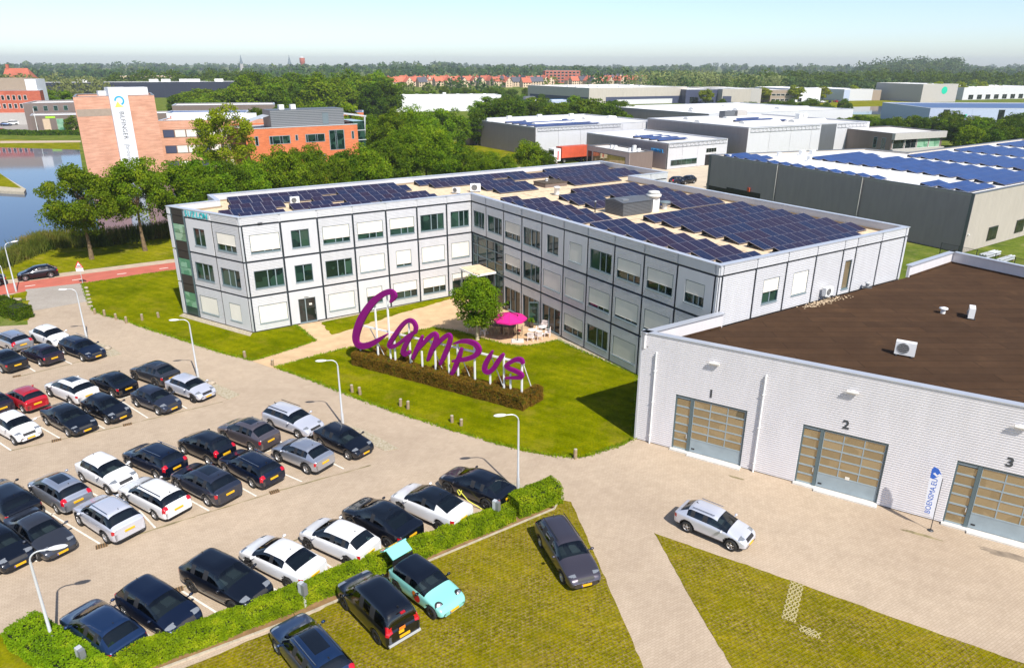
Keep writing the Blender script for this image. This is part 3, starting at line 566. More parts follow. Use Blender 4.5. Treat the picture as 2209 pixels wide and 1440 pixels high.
# end wall above the hall roof
xe = [0.33, 3.77, 7.18, 10.57, 13.96, 15.64, 18.98, 22.40]
for b in range(7):
    h = {1: (4.76, 6.50, 7.22, 9.05), 2: (8.11, 9.88, 7.27, 9.05), 4: (14.42, 15.30, 6.72, 9.07)}.get(b)
    FE.panel('cladding_panel', xe[b] + g2, xe[b + 1] - g2, 6.35, 9.93, [h] if h else (), True, 'cladding')
    FE.panel('cladding_panel', xe[b] + g2, xe[b + 1] - g2, 10.07, BZ[4], (), True, 'cladding')
    if h: FE.window(*h, {1: 0.52, 2: 0.95}.get(b, 0), (0.5, 0.5) if b != 4 else (1.0,), 'glass' if b != 4 else 'glass_tan', 'window' if b != 4 else 'roof_door')
for a0, a1 in ((0.09, 0.33 - g2), (22.40 + g2, 22.76)):
    for z0, z1 in ((6.35, 9.93), (10.07, BZ[4])): FE.panel('corner_post', a0, a1, z0, z1, (), False, 'flat_panel')
# canted west end with the glazed stair strip
sl = [LL - v for v in (7.75, 3.93, 0.18)]
L_SPEC = {2: [(0, 's', 5.89), (0.62, 'w', 2.10)], 1: [(0, 'w', 5.91), (0, 'w', 2.15)], 0: [(0.97, 'w', 6.0), (0.97, 's', 2.18)]}
for fl in (0, 1, 2):
    for b in range(2):
        bl, kd, cc = L_SPEC[fl][b]; c = LL - cc; hw = 1.31 if kd == 'w' else 0.82; y0, y1 = WZ[fl]
        FL.panel('cladding_panel', sl[b] + g2, sl[b + 1] - g2, BZ[fl] + (g2 if fl else 0), BZ[fl + 1] - g2, [(c - hw, c + hw, y0, y1)], kd == 'w', 'cladding' if kd == 'w' else 'flat_panel')
        FL.window(c - hw, c + hw, y0, y1, bl, (0.40, 0.32, 0.28) if kd == 'w' else (0.5, 0.5), 'glass')
for b in range(2): FL.panel('cladding_panel', sl[b] + g2, sl[b + 1] - g2, BZ[3] + g2, BZ[4], (), b == 1, 'cladding' if b == 1 else 'flat_panel')
for z0, z1 in ((0.14, 3.32), (3.48, 6.62), (6.78, 9.93), (10.07, BZ[4])):
    FL.panel('corner_post', LL - 0.09, LL - 0.004, z0, z1, (), False, 'flat_panel'); FL.panel('corner_post', 0.02, LL - 9.98, z0, z1, (), False, 'flat_panel')
    FA.panel('corner_post', 0.0, 0.12, z0, z1, (), False, 'coping')
st0, st1 = LL - 9.82, LL - 7.90
for z0, z1, m in ((0.2, 0.95, 'green_panel'), (0.98, 1.66, 'glass_green'), (1.69, 2.46, 'glass_green'), (2.50, 3.28, 'black_panel'), (3.33, 4.20, 'black_panel'), (4.24, 4.95, 'glass_green'), (4.99, 5.84, 'glass_green'), (5.88, 6.60, 'black_panel'), (6.65, 7.55, 'black_panel'), (7.60, 8.34, 'glass_green'), (8.38, 9.20, 'glass_green'), (9.25, 9.98, 'black_panel'), (10.03, 10.70, 'black_panel')):
    mb = MB(); FL.box(mb, st0 + 0.08, st1 - 0.08, z0, z1, -0.12, -0.04 if 'glass' not in m else -0.06); mb.build('stair_glazing' if 'glass' in m else 'stair_panel', m, OFF)
mb = MB(); FL.box(mb, st0, st0 + 0.08, 0.14, 10.72, -0.14, 0.0); FL.box(mb, st1 - 0.08, st1, 0.14, 10.72, -0.14, 0.0); mb.build('stair_frame', 'frame', OFF)
for k, ch in enumerate('SUZLON'): FL.text('letter', ch, LL - 7.35 + 0.57 * k, 10.37, 0.78, 'teal_letter', 0.06, 0.02, 0.004)
# plain rear sides
for O, u, L in (((22.85, -33.65), (0, 1), 34.25), ((28.8, 0.6), (0, 1), 13.2), ((28.8, 13.8), (-1, 0), 52.1), ((-23.3, 13.8), (0, -1), 3.7)):
    f = Fac(O, u, OFF); k = max(1, round(L / 3.4))
    for b in range(k):
        for z0, z1 in ((0.14, 3.32), (3.48, 6.62), (6.78, 9.93), (10.07, BZ[4])): f.panel('cladding_panel', L * b / k + g2, L * (b + 1) / k - g2, z0, z1, (), False, 'flat_panel')
f = Fac((22.85, 0.6), (1, 0), OFF)
for b in range(2):
    for z0, z1 in ((0.14, 9.93), (10.07, BZ[4])): f.panel('cladding_panel', 2.97 * b + g2, 2.97 * (b + 1) - g2, z0, z1, (), True, 'cladding')
f = Fac((-23.3, 10.1), Vector((-4.6, -0.68)), OFF); f.panel('cladding_panel', 0.1, 4.5, 0.14, BZ[4], (), False, 'flat_panel')
# seams of the roofing felt showing through the gravel
for x0, x1, y0, y1 in ((1.0, 22.0, 0.55, 0.63), (6.85, 6.93, -33, 0.5), (0.8, 22.0, -16.5, -16.42)): MB().box(x0, y0, DECK - 0.01, x1, y1, DECK + 0.012).build('roof_seam', 'roof_seam', OFF)
# ---------------------------------------------------------------- solar rows on the office roof
def L2W(x, y, z=0): p = Vector((I0[0], I0[1], 0)) + AV * x + YV * y; return (p.x, p.y, z)
def solar_mesh(w, l, m):
    mb = MB(); mb.box(0.006, 0, -0.035, w - 0.006, l, 0.0, 1); mb.box(0.028, 0.028, -0.001, w - 0.028, l - 0.028, 0.004, 0); return mb.mesh('solar_panel', [m, 'solar_frame'])
SP = solar_mesh(1.03, 1.66, 'solar_cell'); TILT = R(13)
_bars = {}
def solar_row(loc, rz, n, label, group, me=SP, w=1.03, l=1.66, tilt=TILT, h0=0.14):
    t = thing('solar_row', label, 'solar panels', loc, rz, group)
    for i in range(n):
        o = link('solar_panel', me, t, (i * w, 0, h0)); o.rotation_euler = (tilt, 0, 0)
    key = (n, w, l, tilt)
    if key not in _bars:
        mb = MB(); yb, zb = l * math.cos(tilt), l * math.sin(tilt)
        for i in range(n + 1):
            x = min(i * w, n * w - 0.05) + 0.02
            mb.box(x - 0.02, 0.05, 0, x + 0.02, yb, 0.03); mb.tube((x, yb - 0.1, 0.02), (x, yb - 0.1, h0 + zb - 0.06), 0.018, None, 4); mb.tube((x, 0.1, 0.02), (x, 0.1, h0), 0.018, None, 4)
        mb.quad((0, yb + 0.01, 0.03), (n * w, yb + 0.01, 0.03), (n * w, yb - 0.02, h0 + zb - 0.05), (0, yb - 0.02, h0 + zb - 0.05))
        _bars[key] = mb.mesh('mounting_frame', 'dark_metal')
    link('mounting_frame', _bars[key], t); return t
def ordn(k): return ('first', 'second', 'third', 'fourth', 'fifth', 'sixth', 'seventh', 'eighth', 'ninth')[k]
def rows(spec, where, group):
    seen = {}
    for k, (yt, segs) in enumerate(spec):
        for j, (x0, x1) in enumerate(segs):
            n = max(1, round((x1 - x0) / 1.03))
            solar_row(L2W(x0, yt - 1.62, DECK), TH, n, '%s solar row from the back%s, %s' % (ordn(k), '' if len(segs) == 1 else ', %s piece from left' % ordn(j), where), group)
GR = 'solar rows on the office roof'
rows([(-17.3 - 2.37 * k, [(8.1, 21.1 if k < 6 else 17.9)]) for k in range(7)], 'front right block of the office roof', GR)
rows([(-17.3 - 2.37 * k, [(1.9, 6.1)]) for k in range(7)], 'front left block beside the parapet', GR)
rows([(-2.6, [(1.95, 4.5)]), (-4.75, [(1.95, 6.05)]), (-7.1, [(1.8, 5.95)]), (-9.5, [(1.7, 5.85)]), (-11.8, [(1.8, 5.95)]), (-14.15, [(1.75, 5.9)])], 'left block behind the inner corner', GR)
rows([(-2.1, [(11.4, 20.9)]), (-4.5, [(8.0, 20.9)]), (-6.9, [(7.6, 11.3), (13.0, 21.0)]), (-9.3, [(7.7, 11.2), (12.6, 21.0)]), (-11.6, [(13.2, 21.0)]), (-13.9, [(14.9, 21.1)])], 'middle block behind the ventilation cabin', GR)
rows([(12.5, [(-21.7, -2.7), (-0.6, 14.9), (17.9, 28.0)]), (10.2, [(-22.0, -12.6), (-10.9, -2.2), (0.2, 8.6), (11.0, 26.9)]), (7.9, [(-22.6, -17.6), (-14.4, -4.4), (4.8, 10.2), (15.6, 27.6)]), (5.5, [(-24.0, -19.2), (-17.4, -12.8), (-11.8, -2.8), (4.3, 10.4), (15.2, 27.3)]), (3.2, [(-22.7, -18.8), (-16.2, -9.6), (-8.8, -3.0), (4.6, 9.9), (14.9, 22.3)])], 'long wing at the back', GR)
# ---------------------------------------------------------------- plant on the office roof
def ac_unit(loc, rz, label, group=None, s=1.0, fan2=False):
    t = thing('air_conditioner', label, 'air conditioner', loc, rz, group)
    MB().box(-0.45 * s, -0.17 * s, 0.10, 0.45 * s, 0.17 * s, 0.10 + 0.66 * s).build('casing', 'white_metal', t)
    f = MB(); c = (-0.10 * s, -0.172 * s, 0.10 + 0.34 * s); f.lathe([(0.28 * s, 0.0), (0.28 * s, -0.012), (0.25 * s, -0.012), (0.25 * s, 0.0)], 20, 0, c, 'y'); fo = f.build('fan_grille', 'grey_metal', t)
    MB().lathe([(0.0, -0.004), (0.245 * s, -0.004)], 20, 0, c, 'y').build('fan_opening', 'dark_metal', t)
    for k in range(5): MB().box(c[0] - 0.24 * s, -0.186 * s, c[2] - 0.2 * s + 0.1 * s * k, c[0] + 0.24 * s, -0.178 * s, c[2] - 0.19 * s + 0.1 * s * k).build('grille_bar', 'white_metal', t)
    for sx in (-0.34, 0.34): MB().box(sx * s - 0.05, -0.26 * s, 0, sx * s + 0.05, 0.26 * s, 0.10).build('foot', 'dark_metal', t)
    MB().box(0.30 * s, 0.171 * s, 0.2, 0.42 * s, 0.22 * s, 0.4).build('pipe_cover', 'grey_metal', t)
    return t
AG = 'air conditioners on the flat roofs'
ac_unit(L2W(-16.2, 7.6, DECK), TH, 'white air conditioner among the solar rows near the lettered corner', AG)
ac_unit(L2W(0.7, 4.5, DECK), TH + R(-60), 'smaller white air conditioner left of the inner roof corner', AG, 0.9)
ac_unit(L2W(3.0, 4.3, DECK), TH + R(-25), 'tall pale air conditioner just behind the inner roof corner', AG, 1.25)
t = thing('ventilation_cabin', 'dark grey louvred ventilation cabin with low pitched lid on the office roof', 'ventilation cabin', L2W(7.75, -14.95, DECK), TH)
cab = MB(); cab.box(0.03, 0.03, 0, 3.57, 2.57, 1.25); cab.build('cabin_body', 'dark_metal', t)
for k in range(9):
    z = 0.06 + k * 0.135; mb = MB()
    for a, b, c, d in ((-0.02, -0.02, 3.62, 0.03), (-0.02, 2.57, 3.62, 2.62), (-0.02, 0.03, 0.03, 2.57), (3.57, 0.03, 3.62, 2.57)): mb.box(a, b, z, c, d, z + 0.09)
    mb.build('louvre', 'grey_louvre', t)
MB().add([(-0.1, -0.1, 1.27), (3.7, -0.1, 1.27), (3.7, 2.7, 1.27), (-0.1, 2.7, 1.27), (-0.1, 1.3, 1.52), (3.7, 1.3, 1.52)], [(0, 1, 5, 4), (2, 3, 4, 5), (1, 2, 5), (3, 0, 4), (0, 3, 2, 1)]).build('lid', 'grey_louvre', t)
MB().box(0.4, 0.5, 1.38, 1.1, 1.0, 1.47).build('lid_hatch', 'grey_metal', t)
t = thing('exhaust_fan', 'white round-headed exhaust fan on a square duct beside the ventilation cabin', 'exhaust fan', L2W(12.15, -14.3, DECK), TH)
MB().box(-0.42, -0.42, 0, 0.42, 0.42, 1.25).build('duct', 'white_metal', t)
MB().lathe([(0.42, 1.25), (0.72, 1.42), (0.75, 1.62), (0.55, 1.68), (0.55, 1.74), (0.62, 1.76), (0.5, 1.92), (0.0, 1.98)], 20).build('fan_head', 'sill_paint', t)
t = thing('roof_cowl', 'blue-capped round ventilation cowl right of the exhaust fan', 'roof vent', L2W(13.8, -14.2, DECK), TH)
MB().lathe([(0.25, 0), (0.25, 0.6)], 14).build('pipe', 'pole_grey', t); MB().lathe([(0.0, 0.58), (0.55, 0.6), (0.58, 0.7), (0.5, 0.78), (0.0, 0.84)], 18).build('cap', 'slate', t)
t = thing('roof_hatch', 'flat dark brown roof curb among the rear solar rows', 'roof hatch', L2W(11.2, 2.4, DECK), TH)
MB().box(0, 0, 0, 3.1, 2.4, 0.42).build('curb', 'brown_cladding', t); MB().box(-0.06, -0.06, 0.42, 3.16, 2.46, 0.5).build('cover', 'bark_dark', t); MB().lathe([(0.16, 0.5), (0.16, 0.72), (0.22, 0.74), (0.0, 0.82)], 12, 0, (1.3, 1.6, 0)).build('vent_cap', 'white_metal', t)
t = thing('roof_vent_pipe', 'stubby white vent pipe on the gravel between the solar blocks', 'roof vent', L2W(9.6, -2.0, DECK), TH)
MB().lathe([(0.3, 0), (0.3, 0.75), (0.36, 0.76), (0.36, 0.9), (0.0, 0.95)], 14).build('pipe', 'white_metal', t); MB().lathe([(0.6, 0.0), (0.32, 0.05)], 14).build('flashing', 'roof_seam', t)
for k, (x, y, h) in enumerate(((6.9, -11.9, 1.0), (10.4, -12.0, 0.9))): t = thing('roof_pipe', 'thin dark flue behind the ventilation cabin, %s one' % ('left', 'right')[k], 'flue', L2W(x, y, DECK), 0, 'flues'); MB().tube((0, 0, 0), (0, 0, h), 0.06).build('pipe', 'dark_metal', t); MB().lathe([(0.1, h), (0.1, h + 0.12), (0, h + 0.15)], 10).build('cap', 'grey_metal', t)
ac_unit(L2W(12.05, -34.05, 6.66), TH, 'white air conditioner on a bracket low on the office end wall', AG, 1.0)
# ================================================================ the workshop hall with numbered doors
HC = (8.20, 42.21); HU = Vector((math.cos(R(-31.3)), math.sin(R(-31.3)), 0)); HTOP, HDECK = 7.65, 6.60
HALL = thing('workshop_hall', 'low silver ribbed hall with brown flat roof and three numbered roller doors', 'workshop')
HP = [HC, along(HC, HU, 36.0), (58.5, 33.0), (40.0, 63.42), (33.35, 58.45), (14.20, 46.05)]
MB().prism(inset(HP, 0.24), 0.05, HDECK, 0, True, 1).build('core_walls', ['hall_cladding', 'bitumen'], HALL)
FH = Fac(HC, HU, HALL)
doors = [(2.56, 7.02), (10.22, 14.70), (17.96, 22.44), (25.66, 30.14)]; edges = [0.0]; mb = MB(); prev = 0.02
for a0, a1 in doors:
    FH.corr(mb, prev, a0, 0.06, 3.92); prev = a1
FH.corr(mb, prev, 36.0, 0.06, 3.92); FH.corr(mb, 0.02, 36.0, 3.92, HTOP - 0.07); mb.build('front_cladding', 'hall_cladding', HALL)
_ue = Vector((14.20 - HC[0], 46.05 - HC[1])); fw = Fac((14.20, 46.05), -_ue, HALL); mb = MB(); fw.corr(mb, 0.0, _ue.length - 0.01, 0.06, HTOP - 0.07); mb.build('side_cladding', 'hall_cladding', HALL)
mb = MB(); FH.box(mb, -0.02, 0.10, 0.05, HTOP - 0.07, 0.002, 0.03); mb.build('corner_trim', 'coping', HALL)
def par(p, q, mb, mc, mu, m_in):
    d = Vector((q[0] - p[0], q[1] - p[1], 0)); L = d.length; f = Fac(p, d, HALL)
    f.box(mb, 0.0, L, HDECK - 0.02, HTOP - 0.07, -0.30, -0.075); f.box(mc, -0.03, L + 0.03, HTOP - 0.07, HTOP, -0.42, 0.05); f.box(mu, 0.2, L - 0.2, HDECK, HDECK + 0.14, -0.42, -0.30)
mbp, mbc, mbu = MB(), MB(), MB()
for i, j in ((0, 1), (1, 2), (2, 3), (3, 4), (5, 0)): par(HP[i], HP[j], mbp, mbc, mbu, 0)
mbp.build('parapet', 'hall_cladding', HALL); mbc.build('coping', 'coping', HALL); mbu.build('roof_upstand', 'bitumen', HALL)
for k, (a0, a1) in enumerate(doors):
    fr = MB(); am = a0 + 1.13
    for b0, b1 in ((a0, a0 + 0.09), (am - 0.16, am + 0.02), (a1 - 0.07, a1)): FH.box(fr, b0, b1, 0.10, 3.90, -0.20, -0.04)
    FH.box(fr, a0 + 0.09, a1 - 0.07, 3.80, 3.90, -0.20, -0.05); d = fr.build('door_frame', 'frame', HALL)
    side = MB()                                                   # glazed wicket door on the left
    FH.box(side, a0 + 0.092, am - 0.162, 0.10, 3.79, -0.19, -0.175); so = side.build('side_door', 'door_blue', HALL)
    for z in (0.14, 0.72, 1.30, 1.90, 2.50, 3.12, 3.74): mb = MB(); FH.box(mb, a0 + 0.09, am - 0.16, z - 0.04, z + 0.05, -0.17, -0.08); mb.build('door_rail', 'door_blue', so)
    zz = [0.19, 0.77, 1.35, 1.95, 2.55, 3.17, 3.70]
    for i in range(6): mb = MB(); FH.box(mb, a0 + 0.09, am - 0.16, zz[i], zz[i + 1] - 0.09, -0.14, -0.115); mb.build('pane', 'glass_tan', so)
    mb = MB(); FH.box(mb, am - 0.24, am - 0.20, 1.0, 1.25, -0.08, -0.03); mb.build('door_handle', 'pole_grey', so)
    s0, s1 = am + 0.04, a1 - 0.09; sec = MB(); FH.box(sec, s0, s1, 0.12, 0.98, -0.17, -0.10)
    so = sec.build('sectional_door', 'door_blue', HALL)
    for z in (1.01, 1.54, 2.10, 2.66, 3.22, 3.76): mb = MB(); FH.box(mb, s0, s1, z - 0.03, z + 0.05, -0.17, -0.09); mb.build('door_rail', 'door_blue', so)
    w3 = (s1 - s0) / 3
    for i in range(4): mb = MB(); x = s0 + i * w3 - (0.03 if i == 3 else 0.0); FH.box(mb, x - 0.025 * (i > 0), x + 0.03, 1.05, 3.73, -0.165, -0.095); mb.build('door_mullion', 'door_blue', so)
    for r, (z0, z1) in enumerate(((1.05, 1.51), (1.59, 2.07), (2.15, 2.63), (2.71, 3.19), (3.27, 3.73))):
        for c in range(3): mb = MB(); FH.box(mb, s0 + c * w3 + 0.03, s0 + (c + 1) * w3 - 0.025, z0, z1, -0.14, -0.118); mb.build('pane', 'glass_tan', so)
    mb = MB(); FH.box(mb, s0 + 0.12, s0 + 0.32, 0.30, 0.39, -0.10, -0.085); mb.build('pull_handle', 'black', so)
    if k == 1: mb = MB(); FH.box(mb, s0 + 1.48, s0 + 1.72, 1.02, 1.22, -0.09, -0.08); mb.build('notice', 'blind', so)
    mb = MB(); FH.box(mb, a0 - 0.05, am + 0.02, -0.02, 0.10, -0.2, 0.22); FH.box(mb, am + 0.02, a1 + 0.05, -0.02, 0.085, -0.2, 0.42); mb.build('threshold', 'sill_paint', HALL)
    FH.text('door_number', str(k + 1), (a0 + a1) / 2 - 0.06 + 0.02, 4.46, 0.72, 'ink', 0.012, 0.01, 0.02)
    mb = MB(); c = (a0 + a1) / 2; mb.tube(FH.P(c - 0.30, 6.55, 0.16), FH.P(c + 0.30, 6.55, 0.16), 0.09, None, 12); FH.box(mb, c - 0.1, c + 0.1, 6.5, 6.6, 0.0, 0.1); mb.build('wall_lamp', 'sill_paint', HALL)
for a in (1.10, 7.82): mb = MB(); mb.tube(FH.P(a, 0.0, 0.10), FH.P(a, 6.35, 0.10), 0.055, None, 10); mb.tube(FH.P(a, 6.35, 0.10), FH.P(a, 6.45, -0.02), 0.055, None, 10); [FH.box(mb, a - 0.07, a + 0.07, z, z + 0.05, 0.0, 0.17) for z in (0.6, 3.0, 5.2)]; mb.build('downpipe', 'white_metal', HALL)
ac_unit((24.26, 40.83, HDECK), R(-32), 'white air conditioner standing alone in the middle of the brown hall roof', AG, 1.25)
ac_unit((32.6, 47.9, HDECK), R(60), 'white air conditioner at the far right of the brown hall roof, back grille shown', AG, 1.1)
t = thing('mushroom_vent', 'small white mushroom vent beside the far air conditioner on the brown roof', 'roof vent', (31.2, 48.9, HDECK)); MB().lathe([(0.16, 0), (0.16, 0.32)], 12).build('pipe', 'white_metal', t); MB().lathe([(0.16, 0.30), (0.30, 0.34), (0.28, 0.42), (0.0, 0.50)], 14).build('cap', 'white_metal', t)
t = thing('roof_vent_pipe', 'short grey vent stub on the brown roof below the roof door', 'roof vent', L2W(17.2, -34.15, HDECK)); MB().lathe([(0.14, 0), (0.14, 0.3), (0.2, 0.31), (0.2, 0.42), (0, 0.45)], 12).build('pipe', 'pole_grey', t); MB().lathe([(0.4, 0.0), (0.15, 0.05)], 12).build('flashing', 'dark_metal', t)
t = thing('gravel_spill', 'pale gravel spilt on the brown hall roof below the wall air conditioner', 'gravel', L2W(10.9, -34.6, HDECK + 0.004), TH)
rg = random.Random(3); mb = MB()
for k in range(170):
    x, y, s = rg.gauss(0, 1.4), rg.gauss(0, 0.22), rg.uniform(0.02, 0.045); mb.box(x - s * 1.6, y - s, 0, x + s * 1.6, y + s, .012)
o = mb.build('gravel', 'roof_gravel', t); o['kind'] = 'stuff'
# ---------------------------------------------------------------- feather flag at the hall wall
t = thing('feather_flag', 'white feather flag with blue tip and BOENSMA.EU lettering by door 3', 'flag', (22.55, 32.20, 0), R(-31.3))
MB().tube((0, 0, 0), (0, 0, 0.75), 0.022).tube((0, 0, 0.75), (-0.02, 0, 3.2), 0.018).build('pole', 'dark_metal', t); MB().lathe([(0.16, 0.0), (0.15, 0.03), (0.02, 0.06)], 12).build('base', 'dark_metal', t)
fl_ = [(0.0, 0.72), (-0.30, 1.0), (-0.52, 1.3), (-0.56, 1.9), (-0.58, 2.6), (-0.60, 3.2), (-0.58, 3.62), (-0.50, 3.80), (-0.30, 3.72), (-0.12, 3.45), (-0.03, 3.05), (0.0, 2.5)]
def slab(poly, y0, y1): n = len(poly); return MB().add([(x, y0, z) for x, z in poly] + [(x, y1, z) for x, z in poly], [tuple(range(n - 1, -1, -1)), tuple(range(n, 2 * n))] + [(i, (i + 1) % n, n + (i + 1) % n, n + i) for i in range(n)])
mat('flag_white', (0.74, 0.75, 0.80), 0.7); slab(fl_, -0.006, 0.006).build('banner', 'flag_white', t)
slab([(-0.585, 3.1), (-0.59, 3.62), (-0.50, 3.79), (-0.30, 3.71), (-0.12, 3.44), (-0.30, 3.20), (-0.45, 3.06)], -0.009, -0.007).build('emblem', 'blue_ink', t)
slab([(-0.50, 3.38), (-0.42, 3.46), (-0.30, 3.34), (-0.20, 3.46), (-0.14, 3.40), (-0.31, 3.24)], -0.012, -0.010).build('emblem_mark', 'flag_white', t)
lettering('lettering', 'BOENSMA.EU', 0.36, 0.002, 'blue_ink', t, Matrix.Translation((-0.33, -0.010, 2.05)) @ Matrix(((1, 0, 0, 0), (0, 0, -1, 0), (0, 1, 0, 0), (0, 0, 0, 1))) @ Matrix.Rotation(R(90), 4, 'Z'))
# ================================================================ the big script sign
SIGN = thing('script_sign', 'tall purple brush-script Campus sign on white posts in the lawn', 'sign', (-12.69, 54.99), R(-30.61))
ST = {'C': [[(3.82, 6.01, .16), (4.15, 6.44, .43), (4.24, 6.71, .45), (3.99, 6.87, .43), (3.51, 6.77, .45), (2.89, 6.42, .47), (2.13, 5.82, .54), (1.34, 4.99, .59), (.64, 4.05, .65), (.15, 3.12, .66), (-.13, 2.32, .64), (-.04, 1.78, .58), (.47, 1.66, .51), (1.3, 1.94, .48), (2.19, 2.48, .37), (3.3, 3.27, .1)]],
 'a': [[(6.11, 3.95, .29), (6.22, 4.41, .33), (5.97, 4.8, .35), (5.45, 4.79, .33), (4.82, 4.25, .33), (4.12, 3.37, .36), (3.52, 2.54, .37), (3.46, 2.24, .35), (3.99, 2.38, .3), (4.73, 2.92, .26), (5.4, 3.53, .24), (6.11, 3.99, .25)], [(5.87, 3.82, .29), (5.38, 3.14, .34), (4.97, 2.47, .36), (4.81, 2.0, .36), (5.04, 1.9, .34), (5.43, 2.16, .3)]],
 'm': [[(6.82, 3.82, .15), (6.53, 3.15, .33), (6.18, 2.5, .35), (5.79, 1.72, .24)], [(6.12, 2.3, .2), (6.78, 3.07, .29), (7.43, 3.77, .34), (7.93, 4.17, .36), (8.17, 4.02, .36), (8.0, 3.45, .36), (7.63, 2.71, .36), (7.26, 1.89, .23)], [(7.53, 2.6, .19), (8.17, 3.35, .28), (8.79, 4.0, .34), (9.27, 4.35, .33), (9.46, 4.17, .33), (9.27, 3.49, .35), (8.89, 2.67, .36), (8.46, 1.82, .25)]],
 'p': [[(10.48, 3.56, .18), (10.29, 2.96, .31), (10.01, 2.29, .35), (9.7, 1.56, .34), (9.32, .86, .13)], [(9.76, 3.76, .11), (10.4, 4.06, .25), (11.07, 4.19, .34), (11.68, 4.11, .41), (11.99, 3.79, .43), (11.86, 3.38, .39), (11.33, 2.97, .35), (10.56, 2.62, .31), (9.57, 2.29, .15)]],
 'u': [[(13.19, 3.89, .11), (12.91, 3.35, .3), (12.57, 2.68, .36), (12.5, 2.19, .36), (12.87, 2.13, .34), (13.29, 2.54, .34), (13.66, 3.13, .33), (13.98, 3.62, .3), (14.13, 3.86, .17)]],
 's': [[(15.76, 3.42, .2), (15.64, 3.68, .32), (15.27, 3.67, .32), (14.83, 3.41, .31), (14.39, 3.0, .3), (14.57, 2.82, .28), (15.1, 2.74, .29), (15.59, 2.6, .31), (15.64, 2.37, .29), (15.19, 2.22, .24), (14.25, 1.97, .07)]]}
def stroke(mb, pts, y0, y1, sub=5):
    P = []
    for i in range(len(pts) - 1):
        p0 = Vector(pts[max(0, i - 1)]); p1 = Vector(pts[i]); p2 = Vector(pts[i + 1]); p3 = Vector(pts[min(len(pts) - 1, i + 2)])
        for k in range(sub):
            t = k / sub; P.append(0.5 * ((2 * p1) + (p2 - p0) * t + (2 * p0 - 5 * p1 + 4 * p2 - p3) * t * t + (3 * p1 - p0 - 3 * p2 + p3) * t ** 3))
    P.append(Vector(pts[-1])); n = len(P); L, Rr = [], []
    for i in range(n):
        d = P[min(n - 1, i + 1)] - P[max(0, i - 1)]; d = Vector((d.x, d.y)).normalized(); nn = Vector((-d.y, d.x)) * P[i].z / 2; c = Vector((P[i].x, P[i].y)); L.append(c + nn); Rr.append(c - nn)
    # rounded ends
    vs = []
    for a, b in zip(L, Rr): vs += [(a.x, y0, a.y), (b.x, y0, b.y), (b.x, y1, b.y), (a.x, y1, a.y)]
    fs = []
    for i in range(n - 1):
        for j in range(4): fs.append((4 * i + j, 4 * i + (j + 1) % 4, 4 * i + 4 + (j + 1) % 4, 4 * i + 4 + j))
    fs += [(0, 3, 2, 1), (4 * n - 4, 4 * n - 3, 4 * n - 2, 4 * n - 1)]; mb.add(vs, fs)
    for e, w in ((P[0], P[0].z), (P[-1], P[-1].z)):
        if w > 0.22: mb.lathe([(0.0, y0 + 0.001), (w / 2, y0 + 0.001), (w / 2, y1 - 0.001), (0.0, y1 - 0.001)], 12, 0, (e.x, 0, e.y), 'y')
for ch, ss in ST.items():
    mb = MB()
    for k, st_ in enumerate(ss): stroke(mb, st_, -0.26 + 0.002 * k, -0.04 + 0.002 * k)
    mb.build('letter', 'purple', SIGN)
for s_, zt in ((.1, 1.5), (2.01, 5.4), (3.32, 6.5), (3.81, 2.87), (5.37, 4.69), (6.53, 2.4), (7.83, 2.9), (9.11, 3.6), (9.95, 3.7), (11.49, 4.0), (12.85, 2.2), (14.05, 3.76), (14.61, 2.3), (15.57, 3.5)):
    MB().box(s_ - 0.055, -0.02, 0, s_ + 0.055, 0.09, zt).build('post', 'white_metal', SIGN)
MB().box(0.5, 0.10, 3.27, 15.7, 0.19, 3.40).build('beam', 'white_metal', SIGN)
for s_ in (1.2, 4.2, 7.3, 9.9, 12.9, 15.6): MB().tube((s_, 0.14, 3.3), (s_ + 0.1, 1.75, 0.02), 0.04, None, 6).build('stay', 'white_metal', SIGN)
# ================================================================ street lamps
def lamp(loc, h, az, label):
    t = thing('street_lamp', label, 'street lamp', (*loc, 0), az, 'street lamps')
    MB().lathe([(0.10, 0), (0.095, 0.9), (0.07, 0.95), (0.05, h - 0.45)], 10).build('pole', 'pole_grey', t)
    pts = [(0, 0, h - 0.46)]
    for k in range(7): a = R(15 * k); pts.append((0.42 * (1 - math.cos(a)), 0, h - 0.46 + 0.42 * math.sin(a)))
    pts.append((0.75, 0, h - 0.04)); MB().path(pts, 0.034).build('arm', 'pole_grey', t)
    hd = MB(); prof = []
    n = 10; rings = [(0.70, 0.03), (0.76, 0.09), (0.95, 0.135), (1.15, 0.14), (1.32, 0.105), (1.42, 0.03)]
    vs = [(x, r * math.cos(2 * PI * i / n), h - 0.03 + 0.55 * r * math.sin(2 * PI * i / n)) for x, r in rings for i in range(n)]
    hd.add(vs, [(k * n + i, k * n + (i + 1) % n, (k + 1) * n + (i + 1) % n, (k + 1) * n + i) for k in range(5) for i in range(n)] + [tuple(range(n - 1, -1, -1)), tuple(range(5 * n, 6 * n))], 0, True); hd.build('lamp_head', 'white_metal', t)
    return t
lamp((-38.40, 60.07), 4.85, R(190), 'street lamp behind the white and black cars of the far row')
lamp((-24.86, 51.63), 5.05, R(190), 'street lamp behind the pale silver hatchback, before the lettered office corner')
lamp((-11.68, 43.94), 4.95, R(190), 'street lamp behind the black two-door car, left of the purple sign')
lamp((0.38, 35.80), 5.12, R(190), 'street lamp by the pebble island behind the black charging car')
lamp((-19.42, 23.65), 5.06, R(20), 'street lamp in the near hedge at the bottom left corner')
lamp((-54.22, 74.53), 5.4, R(60), 'taller street lamp standing beside the red road')
lamp((-51.76, 69.90), 4.4, R(170), 'street lamp in the left hedge near the driveway mouth')
